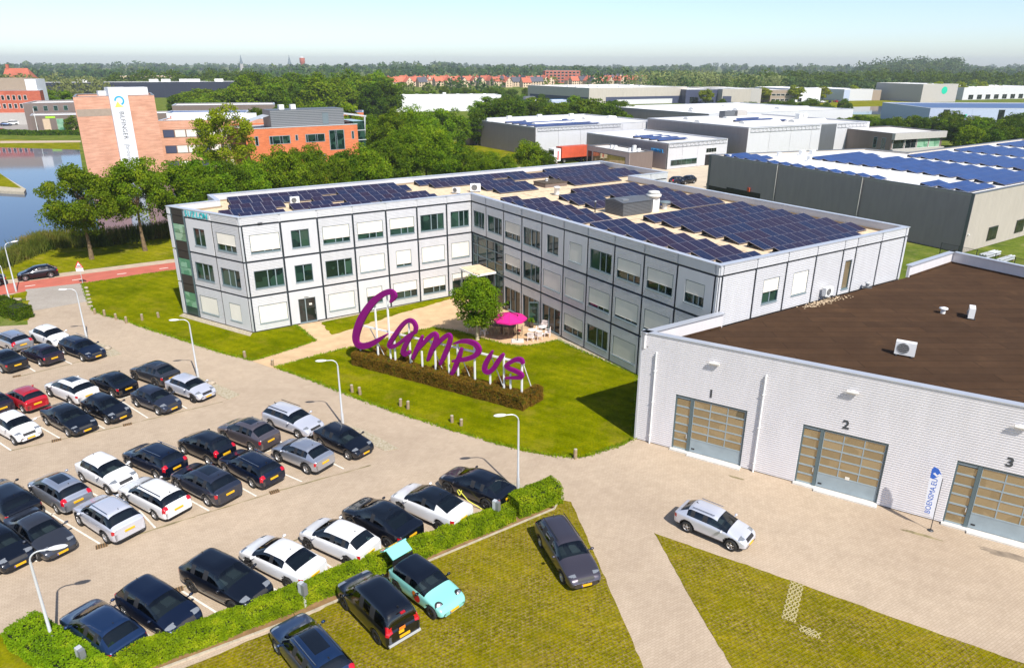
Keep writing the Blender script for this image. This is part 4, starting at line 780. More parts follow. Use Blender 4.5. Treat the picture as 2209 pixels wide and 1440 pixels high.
# ---------------------------------------------------------------- timber bollards
rb = random.Random(5)
for k, (p, lb) in enumerate((((-12.15, 49.23), 'left one of the pair below the purple C'), ((-11.47, 48.82), 'right one of the pair below the purple C'), ((-8.14, 46.89), 'left one of the middle pair by the sign hedge'), ((-7.53, 46.44), 'right one of the middle pair by the sign hedge'), ((-4.17, 44.39), 'left one of the pair right of the middle lamp'), ((-3.50, 43.91), 'right one of the pair right of the middle lamp'), ((4.04, 39.61), 'single one at the lawn tip before the hall'), ((-22.66, 55.93), 'one left of the sandy path mouth'), ((-19.84, 54.36), 'one right of the sandy path mouth'),
    ((-41.59, 67.20), 'first one from the driveway on the corner lawn'), ((-40.25, 66.51), 'second one from the driveway on the corner lawn'), ((-38.62, 65.57), 'third one from the driveway on the corner lawn'), ((-37.09, 64.52), 'fourth one from the driveway on the corner lawn'), ((-35.96, 65.32), 'fifth one from the driveway on the corner lawn'), ((-34.77, 66.14), 'last one before the canted office end'))):
    t = thing('timber_bollard', 'short weathered timber bollard, ' + lb, 'bollard', (*p, 0), rb.uniform(0, 3), 'timber bollards'); h = rb.uniform(0.52, 0.66); lean = rb.uniform(-0.03, 0.03)
    MB().tube((0, 0, 0), (lean, lean, h), 0.125, 0.115, 9).build('post', 'wood_post', t); MB().lathe([(0.115, h), (0.07, h + 0.03), (0.0, h + 0.035)], 9, 0, (lean, lean, 0)).build('worn_top', 'kerb', t)
for k, (p, s) in enumerate((((-47.28, 75.79), .22), ((-46.41, 74.42), .2), ((-45.57, 73.10), .24), ((-44.76, 71.82), .2), ((-43.97, 70.57), .25), ((-43.20, 69.37), .2), ((-35.37, 57.85), .34), ((-23.46, 50.58), .36), ((-51.76, 70.82), .5))):
    bm = bmesh.new(); bmesh.ops.create_icosphere(bm, subdivisions=2, radius=s); rs = random.Random(k)
    for v in bm.verts: v.co *= 1 + rs.uniform(-0.16, 0.16); v.co.z *= 0.62
    me = bpy.data.meshes.new('boulder'); bm.to_mesh(me); bm.free(); me.materials.append(M['stone'])
    tag(link('boulder', me, None, (*p, s * 0.35), k), 'rough boulder %s' % ('at the far end of the stone row by the driveway', 'second from the road in the driveway stone row', 'third from the road in the driveway stone row', 'fourth from the road in the driveway stone row', 'fifth from the road in the driveway stone row', 'nearest of the driveway stone row', 'on the pebble island behind the black estate', 'on the pebble island behind the silver hatchback', 'beside the left hedge')[k], 'boulder', 'boulders')
# ---------------------------------------------------------------- warning sign at the driveway
t = thing('warning_sign', 'red-bordered triangular warning sign with white plate beneath on a thin post', 'road sign', (*(-48.53, 77.39), 0), R(5))
MB().tube((0, 0, 0), (0, 0, 2.3), 0.035).build('post', 'pole_grey', t)
mat('sign_red', (0.6, 0.03, 0.03), 0.5); MB().add([(-0.46, -0.045, 1.95), (0.46, -0.045, 1.95), (0, -0.045, 2.75), (-0.46, -0.035, 1.95), (0.46, -0.035, 1.95), (0, -0.035, 2.75)], [(0, 1, 2), (5, 4, 3), (0, 3, 4, 1), (1, 4, 5, 2), (2, 5, 3, 0)]).build('triangle', 'sign_red', t)
MB().add([(-0.30, -0.050, 2.03), (0.30, -0.050, 2.03), (0, -0.050, 2.56)], [(0, 1, 2)]).build('triangle_face', 'white_metal', t)
MB().box(-0.2, -0.052, 2.08, 0.2, -0.051, 2.18).build('pictogram', 'ink', t); MB().box(-0.40, -0.045, 1.52, 0.40, -0.035, 1.92).build('plate', 'white_metal', t)
# ================================================================ cars
def paint(name, c, rough=0.32, metal=0.5, coat=1.0):
    m = bpy.data.materials.new(name); m.use_nodes = True; b = m.node_tree.nodes['Principled BSDF']; M[name] = m
    b.inputs['Base Color'].default_value = (*c, 1); b.inputs['Roughness'].default_value = rough; b.inputs['Metallic'].default_value = metal
    b.inputs['Coat Weight'].default_value = coat; b.inputs['Coat Roughness'].default_value = 0.03
paint('paint_black', (0.0035, 0.006, 0.014), 0.3, 0.4); paint('paint_navy', (0.004, 0.011, 0.036), 0.3, 0.5); paint('paint_blue', (0.012, 0.035, 0.10), 0.3, 0.5); paint('paint_white', (0.74, 0.74, 0.75), 0.35, 0.0)  # paint_black: navy tint in the base stands for the reflected sky
paint('paint_silver', (0.50, 0.53, 0.60), 0.32, 0.75); paint('paint_pale', (0.62, 0.64, 0.72), 0.35, 0.4); paint('paint_grey', (0.055, 0.06, 0.075), 0.3, 0.6); paint('paint_slate', (0.03, 0.038, 0.065), 0.3, 0.5); paint('paint_brown', (0.18, 0.155, 0.17), 0.3, 0.7)
paint('paint_purple', (0.022, 0.016, 0.035), 0.3, 0.5); paint('paint_red', (0.42, 0.012, 0.022), 0.3, 0.2); paint('paint_mint', (0.25, 0.62, 0.57), 0.32, 0.1); paint('paint_dusk', (0.085, 0.075, 0.095), 0.3, 0.6)
def see_glass(name, tint, refl):
    m = bpy.data.materials.new(name); m.use_nodes = True; nt = m.node_tree; M[name] = m; nt.nodes.clear(); o = N(nt, 'OutputMaterial'); tr = N(nt, 'BsdfTransparent'); tr.inputs['Color'].default_value = (*tint, 1); gl = N(nt, 'BsdfGlossy', Roughness=0.02); fr = N(nt, 'Fresnel', IOR=1.6); ad = N(nt, 'Math', operation='ADD'); ad.inputs[1].default_value = refl; nt.links.new(fr.outputs[0], ad.inputs[0]); ms = N(nt, 'MixShader'); nt.links.new(ad.outputs[0], ms.inputs[0]); nt.links.new(tr.outputs[0], ms.inputs[1]); nt.links.new(gl.outputs[0], ms.inputs[2]); nt.links.new(ms.outputs[0], o.inputs['Surface'])
see_glass('car_glass', (0.24, 0.34, 0.34), 0.06); see_glass('car_glass_light', (0.50, 0.62, 0.60), 0.05); mat('cabin', (0.02, 0.02, 0.022), 0.9); mat('seat_cloth', (0.07, 0.072, 0.08), 0.9, var_obj=0.6); mat('roof_glass', (0.004, 0.006, 0.010), 0.04, spec=0.7, coat=0.5)
mat('head_lamp', (0.34, 0.36, 0.38), 0.12, 0.5, coat=1.0); mat('tail_lamp', (0.45, 0.004, 0.015), 0.15, coat=1.0); mat('trim', (0.02, 0.02, 0.022), 0.6); mat('tyre', (0.018, 0.018, 0.018), 0.85)
mat('rim', (0.52, 0.52, 0.53), 0.3, 0.8); mat('rim_dark', (0.05, 0.05, 0.055), 0.35, 0.7); mat('plate_yellow', (0.72, 0.40, 0.01), 0.5); mat('plate_blue', (0.02, 0.06, 0.4), 0.5); mat('chrome', (0.6, 0.6, 0.62), 0.15, 1.0)
STY = {  # fractions of length from the rear: rear-glass base, roof rear, roof front, cowl ; B and C pillars ; tail height factor
 'hatch': (.050, .195, .575, .755, .43, .245, .65), 'wagon': (.030, .095, .575, .715, .455, .27, .62), 'suv': (.042, .155, .57, .735, .43, .235, .64), 'crossover': (.05, .215, .57, .74, .42, .27, .65), 'sedan': (.165, .33, .585, .735, .44, .36, .66),
 'fastback': (.085, .31, .585, .755, .45, .33, .66), 'van': (.018, .05, .645, .80, .47, .28, .60), 'mini': (.045, .11, .575, .70, .40, .14, .62), 'mpv': (.04, .14, .585, .80, .42, .225, .62)}
def car_shell(sty, L, W, H, wb, lvl, sunroof=False, blackroof=False, lamp_h=(.50, .60), clear=.19, hood_l=1.0):
    rb, rr, rf, cw, bp, cp, tf = STY[sty]; X = lambda f: -L / 2 + f * L; w0 = W / 2
    zs = H * (.645 if sty not in ('van',) else .56); hood = zs * 1.045; nose = H * (.515 if sty not in ('van', 'suv') else .53); tail = H * tf
    wr = w0 * (.70 if sty not in ('van', 'mini') else .80); rail = H - .085
    S = []                                    # x, half-width, bottom, shoulder, rail half-width, rail z, roof z
    def deck(x, w, zb, zsh, crown): S.append((x, w, zb, zsh, w * .80, zsh + crown * .6, zsh + crown))
    deck(X(0), w0 * .84, clear + .10, min(zs, tail) - .08, .02); deck(X(.012), w0 * .90, clear + .04, min(zs, tail) - .02, .03)
    if rb > .07: deck(X(rb * .55), w0 * .96, clear + .02, tail - .02, .035)
    S.append((X(rb), w0 * .955, clear, zs - .01, w0 * .80, max(zs, tail) + .03, max(zs, tail) + .05))
    S.append((X(rr), w0 * .985, clear, zs, wr * .97, rail - .015, H - .02))
    for f in (cp - .016, cp + .016): 
        if f > rr + .02: S.append((X(f), w0, clear, zs, wr, rail, H - .005))
    for f in (bp - .014, bp + .014): S.append((X(f), w0, clear, zs - .005, wr * 1.01, rail + .008, H))
    S.append((X(rf), w0 * .995, clear, zs - .012, wr * .985, rail - .015, H - .03))
    S.append((X(cw), w0 * .975, clear, zs - .03, w0 * .78, hood - .005, hood + .03))
    xm = cw + (1 - cw) * .5; deck(X(xm), w0 * .965, clear, (zs + nose) / 2 - .01, .055); deck(X(.955), w0 * .90, clear + .02, nose + .0, .035); deck(X(.985), w0 * .84, clear + .06, nose - .10, .02); deck(X(1.0), w0 * .72, clear + .12, nose - .22, .0)
    S.sort(key=lambda s: s[0]); V = []; K = 9
    S = [(x, w, zb, z1 + .055 * (.5 - (x + L / 2) / L) * (1.0 if sty != 'van' else 0), wg, zg + (.03 * (.5 - (x + L / 2) / L) if zg < H * .8 else 0), zr + (.03 * (.5 - (x + L / 2) / L) if zr < H * .8 else 0)) for (x, w, zb, z1, wg, zg, zr) in S]
    for (x, w, zb, zsh, wg, zg, zr) in S:
        half = [(0, zb), (w * .80, zb), (w * .975, zb + .10), (w, zb + .45 * (zsh - zb)), (w * .99, zsh - .055), (w * .935, zsh), (wg, zg), (wg * .55, zr), (0, zr)]
        V += [(x, y, z) for y, z in half] + [(x, -y, z) for y, z in half[1:-1][::-1]]
    n = 16; F = []; T = []; ns = len(S); xs = [s[0] for s in S]
    eps = 1e-4
    for i in range(ns - 1):
        xm_ = (xs[i] + xs[i + 1]) / 2; f = (xm_ + L / 2) / L
        for j in range(n):
            k = j if j < 8 else 15 - j; t = 0
            if k == 5 and rb < f < cw:
                gaps = [(cp - .016 - eps, cp + .016 + eps)] if cp - .016 > rr + .02 else []
                gaps.append((bp - .014 - eps, bp + .014 + eps)); side = 0 if j < 8 else 10
                gi = [i for i, (a, b) in enumerate(gaps) if a < f < b]
                if gi: t = 10 + gi[0]
                elif f > bp: t = 20 + side
                elif f > cp and len(gaps) == 2: t = 21 + side
                elif f > rr or sty not in ('van',): t = (22 if len(gaps) == 2 else 21) + side
                if f < rr and sty in ('hatch', 'mini', 'fastback', 'sedan', 'crossover'): t = 0
            elif k in (6, 7):
                if rf < f < cw: t = 1
                elif rb < f < rr: t = 2
                elif sunroof and rr + .10 < f < rf and k == 7: t = 9
                elif blackroof and rr < f < rf: t = 9
            elif k in (0, 1): t = 7
            F.append((i * n + j, i * n + (j + 1) % n, (i + 1) * n + (j + 1) % n, (i + 1) * n + j)); T.append(t)
    for base, fl in ((0, False), ((ns - 1) * n, True)):
        for k in range(8):
            a, b = k, k + 1; q = [base + a, base + b, base + (16 - b) % 16, base + (16 - a) % 16]
            q = list(dict.fromkeys(q)); F.append(tuple(q[::-1] if fl else q)); T.append(0)
    me = bpy.data.meshes.new('cage'); me.from_pydata(V, [], F); me.update()
    for _ in range(33): me.materials.append(None)
    me.polygons.foreach_set('material_index', T)
    o = bpy.data.objects.new('cage', me); COL.objects.link(o); md = o.modifiers.new('s', 'SUBSURF'); md.levels = lvl; md.render_levels = lvl
    dg = bpy.context.evaluated_depsgraph_get(); e = bpy.data.meshes.new_from_object(o.evaluated_get(dg)); bpy.data.objects.remove(o); bpy.data.meshes.remove(me)
    nv, nf = len(e.vertices), len(e.polygons); co = np.empty(nv * 3); e.vertices.foreach_get('co', co); co = co.reshape(-1, 3)
    fi = np.empty(nf * 4, int); e.loops.foreach_get('vertex_index', fi); fi = fi.reshape(-1, 4); tg = np.empty(nf, int); e.polygons.foreach_get('material_index', tg)
    nm = np.empty(nf * 3); e.polygons.foreach_get('normal', nm); nm = nm.reshape(-1, 3); bpy.data.meshes.remove(e)
    # stretch back what the smoothing has shrunk
    for ax, (lo, hi) in enumerate(((-L / 2, L / 2), (-w0, w0))):
        a, b = co[:, ax].min(), co[:, ax].max(); co[:, ax] = lo + (co[:, ax] - a) * (hi - lo) / (b - a)
    co[:, 2] = clear + (co[:, 2] - co[:, 2].min()) * (H - clear) / (co[:, 2].max() - co[:, 2].min())
    c = co[fi].mean(1); ax_, ay, az = c[:, 0], np.abs(c[:, 1]), c[:, 2]
    lh0, lh1 = H * (lamp_h[0] - .085), H * (lamp_h[1] - .105)
    paintable = (tg == 0)
    fr = paintable & (ax_ > L / 2 - .42) & (nm[:, 0] > .12)
    tg[fr & (az > lh0) & (az < lh1) & (ay > w0 * .47)] = 4
    tg[fr & (az > lh0 - .16) & (az < lh1 - .05) & (ay < w0 * .46) & (nm[:, 0] > .55)] = 6
    tg[paintable & (ax_ > L / 2 - .5) & (az < clear + .13) & (ay < w0 * .8)] = 7
    re = paintable & (ax_ < -L / 2 + .34) & (nm[:, 0] < -.20)
    tl0, tl1 = H * .47, H * (.60 if sty not in ('wagon', 'mpv', 'van') else .70)
    tg[re & (az > tl0) & (az < tl1) & (ay > w0 * .62)] = 5
    tg[paintable & (ax_ < -L / 2 + .35) & (az < clear + .15)] = 7
    tg[paintable & (az < clear + .07)] = 7
    # wheel arches: the skin inside the arch is pushed in
    fo = (L - wb) * .485; xf, xr = L / 2 - fo, L / 2 - fo - wb; rw = .33 if sty not in ('suv', 'van', 'crossover') else .365
    for xw in (xf, xr):
        dd = np.hypot(co[:, 0] - xw, co[:, 2] - rw); inn = (dd < rw + .055) & (np.abs(co[:, 1]) > w0 * .55)
        co[inn, 1] *= .70
        df = np.hypot(ax_ - xw, az - rw); tg[(df < rw + .05) & (ay > w0 * .55)] = 8 if xw == xf else 13
    return co, fi, tg, xf, xr, rw
TAGN = {0: ('body', None), 1: ('windscreen', 'car_glass_light'), 2: ('rear_window', 'car_glass'), 4: ('headlight', 'head_lamp'), 5: ('tail_light', 'tail_lamp'), 6: ('grille', 'trim'), 7: ('lower_trim', 'trim'), 8: ('wheel_arch', 'black'), 13: ('wheel_arch', 'black'), 9: ('glass_roof', 'roof_glass'), 10: ('pillar', 'trim'), 11: ('pillar', 'trim')}
for k in (20, 21, 22, 30, 31, 32): TAGN[k] = ('side_window', 'car_glass')
_wh = {}
def wheel_meshes(r, w, dark):
    key = (r, w, dark)
    if key not in _wh:
        ty = MB().lathe([(r * .62, -w / 2), (r * .93, -w / 2), (r, -w * .36), (r, w * .36), (r * .93, w / 2), (r * .62, w / 2)], 20, 0, (0, 0, 0), 'y')
        rm = MB().lathe([(r * .64, -w * .42), (r * .60, -w * .50), (r * .56, -w * .40), (r * .50, -w * .1)], 20, 0, (0, 0, 0), 'y'); rm.lathe([(r * .64, w * .42), (r * .60, w * .50), (r * .56, w * .40), (r * .50, w * .1)], 20, 0, (0, 0, 0), 'y')
        for k in range(5):
            a = 2 * PI * k / 5; Mx = Matrix.Rotation(a, 4, 'Y')
            for sy in (-1, 1): y0, y1 = sorted((sy * w * .40, sy * w * .28)); rm.box(-.03, y0, .04, .03, y1, r * .58, 0, Mx)
        for sy in (-1, 1): rm.lathe([(0.0, sy * w * .42), (.07, sy * w * .42), (.07, sy * w * .25)], 10, 0, (0, 0, 0), 'y')
        hub = MB().lathe([(0.0, 0.0), (r * .55, 0.0)], 16, 0, (0, 0, 0), 'y')
        _wh[key] = (ty.mesh('tyre', 'tyre'), rm.mesh('rim', 'rim_dark' if dark else 'rim'), hub.mesh('brake', 'black'))
    return _wh[key]
def car(label, loc, ang, sty='hatch', L=4.1, W=1.77, H=1.47, wb=2.55, col='paint_black', lvl=2, sunroof=False, rails=None, darkrim=False, roofcol=None, blackroof=False, lamp_h=(.60, .73), clear=.19, name='parked_car', group='cars in the parking area', plate=True, clad=False, mirror=None, cat='car'):
    t = thing(name, label, cat, (*loc, 0.012), R(ang), group)
    co, fi, tg, xf, xr, rw = car_shell(sty, L, W, H, wb, lvl, sunroof, blackroof, lamp_h, clear); c = co[fi].mean(1)
    if clad:
        for xw in (xf, xr):
            df = np.hypot(c[:, 0] - xw, c[:, 2] - rw); tg[(tg == 0) & (df < rw + .13) & (np.abs(c[:, 1]) > W * .3)] = 7
        tg[(tg == 0) & (c[:, 2] < clear + .2)] = 7
    for k in sorted(set(tg)):
        nm, m = TAGN[int(k)]; m = m or col
        if roofcol and k == 0:
            top = (tg == 0) & (c[:, 2] > H * .80); split = [('roof', roofcol, top), ('body', col, (tg == 0) & ~top)]
        elif k in (4, 5, 8, 10, 11, 13): split = [(nm, m, (tg == k) & (c[:, 1] > 0)), (nm, m, (tg == k) & (c[:, 1] <= 0))]
        else: split = [(nm, m, tg == k)]
        for nm, m, sel in split:
            if not sel.any(): continue
            f = fi[sel]; u, inv = np.unique(f, return_inverse=True); me = bpy.data.meshes.new(nm)
            me.from_pydata(co[u].tolist(), [], inv.reshape(-1, 4).tolist()); me.materials.append(M[m]); me.polygons.foreach_set('use_smooth', [True] * len(f)); link(nm, me, t)
    MB().box(-L / 2 + .25, -W * .34, clear - .02, L / 2 - .3, W * .34, clear + .25).build('underbody', 'black', t)
    rb0, rr0, rf0, cw0 = STY[sty][:4]; X0 = lambda f: -L / 2 + f * L; zb_ = H * .56
    MB().box(X0(rr0 * .6 + .02), -W * .40, clear + .1, X0(cw0) - .1, W * .40, H * .40).build('cabin_floor', 'cabin', t); MB().box(X0(cw0) - .45, -W * .36, H * .40, X0(cw0) - .05, W * .36, zb_).build('dashboard', 'cabin', t)
    if lvl > 1:
        xs_ = X0(rf0) - .45
        for sy in (-1, 1): MB().box(xs_ - .12, sy * W * .21 - .24, H * .40, xs_ + .42, sy * W * .21 + .24, H * .45).box(xs_ - .22, sy * W * .21 - .23, H * .40, xs_ - .06, sy * W * .21 + .23, H * .76).box(xs_ - .22, sy * W * .21 - .12, H * .77, xs_ - .10, sy * W * .21 + .12, H * .88).build('seat', 'seat_cloth', t)
        MB().box(xs_ - 1.05, -W * .36, H * .38, xs_ - .55, W * .36, H * .45).box(xs_ - 1.15, -W * .36, H * .38, xs_ - .98, W * .36, H * .74).build('rear_bench', 'seat_cloth', t)
    ty, rm, hb = wheel_meshes(rw, .21, darkrim)
    for xw in (xf, xr):
        for sy in (-1, 1):
            wo = link('wheel', ty, t, (xw, sy * (W / 2 - .125), rw)); link('rim', rm, wo); link('brake', hb, wo)
    ctr = np.abs(co[:, 1]) < .28
    for s_, z in ((1, .42 + (clear - .19)), (-1, H * .46 if sty not in ('van',) else .62)):
        if not plate: break
        near = ctr & (np.abs(co[:, 2] - z) < .10); xq = co[near, 0].max() if s_ > 0 else co[near, 0].min()
        MB().box(min(xq, xq + s_ * .025) - .01, -.26, z - .055, max(xq, xq + s_ * .025), .26, z + .055).build('number_plate', 'plate_yellow', t)
        MB().box(min(xq, xq + s_ * .027), .215 if s_ < 0 else -.259, z - .054, max(xq, xq + s_ * .027), .259 if s_ < 0 else -.215, z + .054).build('plate_band', 'plate_blue', t)
    rb_, rr_, rf_, cw_, bp_, cp_, tf_ = STY[sty]; zs = H * .635 if sty != 'van' else H * .56; X = lambda f: -L / 2 + f * L
    for sy in (-1, 1):
        mm = MB(); bmx = X(cw_) - .30; mm.box(bmx - .05, sy * W * .455 - .03, zs + .0, bmx + .0, sy * W * .455 + .09 * sy + .03, zs + .05)
        mm.lathe([(0.0, -.09), (.05, -.075), (.075, 0), (.05, .09), (0.0, .10)], 10, 0, (bmx, sy * (W / 2 + .10), zs + .07), 'y'); mm.build('wing_mirror', mirror or col, t)
        for f in (bp_ + .05, cp_ + .05): hm = MB(); hm.box(X(f) - .09, sy * W * .492 - .012, zs - .16, X(f) + .09, sy * W * .492 + .012, zs - .13); hm.build('door_handle', col, t)
        if rails:
            wr = W / 2 * .62; MB().tube((X(rr_) + .15, sy * wr, H + .0), (X(rf_) - .15, sy * wr, H - .0), .022, None, 6).build('roof_rail', rails, t)
    MB().add([(X(rr_) + .28, -.03, H - .05), (X(rr_) + .28, .03, H - .05), (X(rr_) + .10, 0, H + .06), (X(rr_) + .08, 0, H - .05)], [(0, 1, 2), (0, 2, 3), (1, 3, 2)]).build('antenna', 'trim', t)
    wv = [Vector((X(rf_ + .0) , 0, 0))]
    return t
def wpos(w1, w2, ang, W, back=None):
    """centre of a car from the ground points of its two near wheels"""
    mx, my = ((w1[0] + w2[0]) / 2, (w1[1] + w2[1]) / 2) if back is None else (w2[0] - math.cos(R(ang)) * back, w2[1] - math.sin(R(ang)) * back)
    h = W * .46; return (mx - math.sin(R(ang)) * h, my + math.cos(R(ang)) * h)
A0 = -32.5
def place(label, w1, w2, front, ang=A0, back=None, **kw):
    W = kw.get('W', 1.77); p = wpos(w1, w2, ang, W, back); return car(label, p, ang if front else ang + 180, **kw)
NP = (0, 0)
# far row
place('silver estate with red tail lights at the far left edge of the far row', NP, (-43.44, 57.04), False, back=1.3, sty='wagon', L=4.6, W=1.82, H=1.47, wb=2.7, col='paint_silver', rails='chrome')
place('white crossover with dark wheel arches at the back of the far row', (-42.35, 59.01), (-40.51, 58.03), True, -31, sty='crossover', L=4.3, W=1.8, H=1.53, wb=2.6, col='paint_white', clad=True, darkrim=True)
place('black car cut by the left edge, yellow plate showing, far row', NP, (-41.03, 52.61), False, back=1.35, sty='sedan', L=4.6, W=1.82, H=1.45, wb=2.75, col='paint_black')
place('dark purple hatchback seen from behind in the far row', (-41.00, 55.30), (-38.72, 53.94), False, -31, sty='hatch', L=4.07, W=1.75, H=1.46, wb=2.55, col='paint_purple')
place('black estate facing us at the right end of the far row', (-38.34, 56.55), (-35.96, 55.08), True, -32, sty='wagon', L=4.7, W=1.83, H=1.45, wb=2.8, col='paint_navy', rails='chrome')
# second bay, both sides
place('bright red small hatchback seen from behind at the left', (-36.72, 46.87), (-34.86, 45.55), False, -33, sty='mpv', L=3.65, W=1.66, H=1.5, wb=2.3, col='paint_red')
place('dark purplish car almost wholly cut by the left edge behind the white city car', NP, (-36.88, 44.83), False, back=1.3, sty='hatch', L=4.1, W=1.75, H=1.46, wb=2.5, col='paint_purple')
place('white estate-like crossover with sunroof and tall red tail lights', (-34.33, 48.13), (-32.31, 46.97), False, -31, sty='suv', L=4.69, W=1.87, H=1.6, wb=2.8, col='paint_white', sunroof=True)
place('black low hatchback with red tail lights beside the grey crossover', (-31.95, 49.60), (-29.84, 48.15), False, -33, sty='fastback', L=4.3, W=1.8, H=1.45, wb=2.65, col='paint_black')
place('dark grey crossover with black roof panel behind the silver hatchback', (-29.64, 51.33), (-27.43, 49.96), False, -31, sty='crossover', L=4.4, W=1.84, H=1.6, wb=2.65, col='paint_grey', sunroof=True, darkrim=True)
place('pale silver hatchback facing us at the right end of the second bay', (-25.63, 48.66), (-23.52, 47.41), True, -31, sty='hatch', L=4.05, W=1.75, H=1.45, wb=2.55, col='paint_pale', darkrim=True)
place('dark grey hatchback facing us left of the pale silver one', (-27.24, 46.63), (-25.13, 45.39), True, -31, sty='hatch', L=4.0, W=1.7, H=1.46, wb=2.48, col='paint_slate')
place('black small hatchback facing us between the saloon and grey hatchback', (-30.08, 45.22), (-28.04, 43.98), True, -31.5, sty='hatch', L=3.9, W=1.7, H=1.48, wb=2.46, col='paint_black')
place('black sleek saloon facing us right of the white city car', (-32.02, 43.82), (-29.70, 42.20), True, -34, sty='fastback', L=4.7, W=1.85, H=1.44, wb=2.87, col='paint_black', blackroof=True)
place('white city car facing us at the left edge with black windows', NP, (-32.55, 41.09), True, back=1.2, ang=-33, sty='hatch', L=3.7, W=1.72, H=1.5, wb=2.43, col='paint_white')
# third bay, upper side
place('silver estate facing us at the right end of the third bay', (-16.44, 43.47), (-14.34, 42.12), True, -32.5, sty='wagon', L=4.55, W=1.82, H=1.5, wb=2.65, col='paint_pale', rails='trim', lvl=3)
place('brownish grey crossover with glass roof seen from behind', (-18.90, 41.60), (-16.75, 40.27), False, -32, sty='crossover', L=4.48, W=1.85, H=1.65, wb=2.67, col='paint_brown', sunroof=True, lvl=3)
place('black tall hatchback with long vertical red tail lights', (-20.82, 39.88), (-18.92, 38.71), False, -31.7, sty='mpv', L=4.05, W=1.69, H=1.6, wb=2.45, col='paint_black', lvl=3)
place('dark navy estate with silver roof rails and tall tail lights', (-23.47, 38.25), (-21.42, 37.07), False, -30.5, sty='wagon', L=4.45, W=1.79, H=1.56, wb=2.7, col='paint_navy', rails='chrome', lvl=3)
place('white electric hatchback facing us beside the navy estate', (-25.50, 36.67), (-23.46, 35.43), True, -31.3, sty='hatch', L=4.08, W=1.76, H=1.56, wb=2.59, col='paint_white', lvl=3)
place('silver hatchback with dark sunroof and red lights, left part', (-27.28, 34.90), (-25.27, 33.53), False, -33.5, sty='mpv', L=4.34, W=1.8, H=1.56, wb=2.67, col='paint_silver', sunroof=True, lvl=3)
place('large black saloon-backed car cut by the left edge, chrome strip', NP, (-27.55, 32.37), False, back=1.5, ang=-34, sty='suv', L=4.95, W=1.96, H=1.5, wb=2.98, col='paint_black', lvl=3)
# third bay, lower side
place('black two-door hatchback facing us beside the third lamp', (-12.52, 41.05), (-10.26, 39.25), True, -37, sty='hatch', L=4.25, W=1.78, H=1.45, wb=2.64, col='paint_black', lvl=3)
place('silver crossover with black rear hatch left of the black two-door', (-14.57, 39.00), (-12.49, 37.66), False, -32.9, sty='crossover', L=4.18, W=1.77, H=1.58, wb=2.56, col='paint_silver', clad=True, lvl=3)
place('dark blue estate with roof rails and bright alloy wheels', (-17.43, 37.69), (-15.23, 36.12), False, -36, sty='wagon', L=4.68, W=1.81, H=1.47, wb=2.68, col='paint_navy', rails='chrome', lvl=3)
place('dark slate-blue large crossover with side steps and sunroof', (-19.47, 35.81), (-17.15, 34.27), False, -33.5, sty='suv', L=4.67, W=1.89, H=1.62, wb=2.87, col='paint_slate', sunroof=True, lvl=3)
place('white estate with black roof rails seen from behind', (-21.79, 34.41), (-19.53, 32.97), False, -32.4, sty='wagon', L=4.75, W=1.83, H=1.48, wb=2.79, col='paint_white', rails='trim', lvl=3)
place('pale grey boxy crossover with hooked red tail lights', (-23.27, 32.38), (-21.09, 30.92), False, -34, sty='suv', L=4.43, W=1.87, H=1.65, wb=2.7, col='paint_pale', rails='chrome', clad=True, lvl=3)
place('dark blue-grey saloon facing us behind the lamp head, bottom left', (-26.00, 31.01), (-23.91, 29.60), True, -34.4, sty='sedan', L=4.65, W=1.8, H=1.43, wb=2.73, col='paint_grey', lvl=3)
place('black small car facing us, mostly cut by the left edge', NP, (-25.17, 28.48), True, back=1.25, ang=-34, sty='hatch', L=4.0, W=1.75, H=1.47, wb=2.5, col='paint_black', lvl=3)
# row along the near hedge
place('black electric crossover with yellow charging cable at the hedge end', (-3.65, 35.59), (-1.45, 33.98), False, -36, sty='crossover', L=4.6, W=1.9, H=1.55, wb=2.85, col='paint_black', darkrim=True, lvl=3)
place('white electric crossover with black glass roof in the hedge row', (-6.08, 33.57), (-3.91, 32.06), False, -35.4, sty='fastback', L=4.75, W=1.92, H=1.62, wb=2.89, col='paint_white', blackroof=True, darkrim=True, lvl=3)
place('black sporty fastback between the two white electric cars', (-8.63, 32.20), (-6.33, 30.56), False, -37, sty='fastback', L=4.7, W=1.93, H=1.62, wb=2.81, col='paint_black', blackroof=True, darkrim=True, lvl=3)
place('white hatchback with dark rear window and red light bar', (-10.38, 30.39), (-8.16, 29.13), False, -31, sty='hatch', L=4.32, W=1.81, H=1.54, wb=2.77, col='paint_white', darkrim=True, lvl=3)
place('white fastback with plugged charging socket in the hedge row', (-12.88, 28.83), (-10.62, 27.54), False, -31, sty='fastback', L=4.6, W=1.86, H=1.48, wb=2.74, col='paint_white', darkrim=True, lvl=3)
place('black tall crossover facing the hedge with big windscreen', (-15.00, 27.17), (-12.71, 25.93), True, -30, sty='suv', L=4.7, W=1.9, H=1.66, wb=2.87, col='paint_black', darkrim=True, lvl=3)
place('dark blue electric hatchback nosing into the hedge', (-17.34, 25.48), (-15.11, 24.22), True, -32, sty='mpv', L=4.26, W=1.81, H=1.57, wb=2.77, col='paint_navy', lvl=3)
place('deep blue hatchback backed against the hedge at the bottom left', (-19.09, 24.18), (-17.15, 23.03), False, -33, sty='hatch', L=4.3, W=1.8, H=1.47, wb=2.68, col='paint_blue', lvl=3)
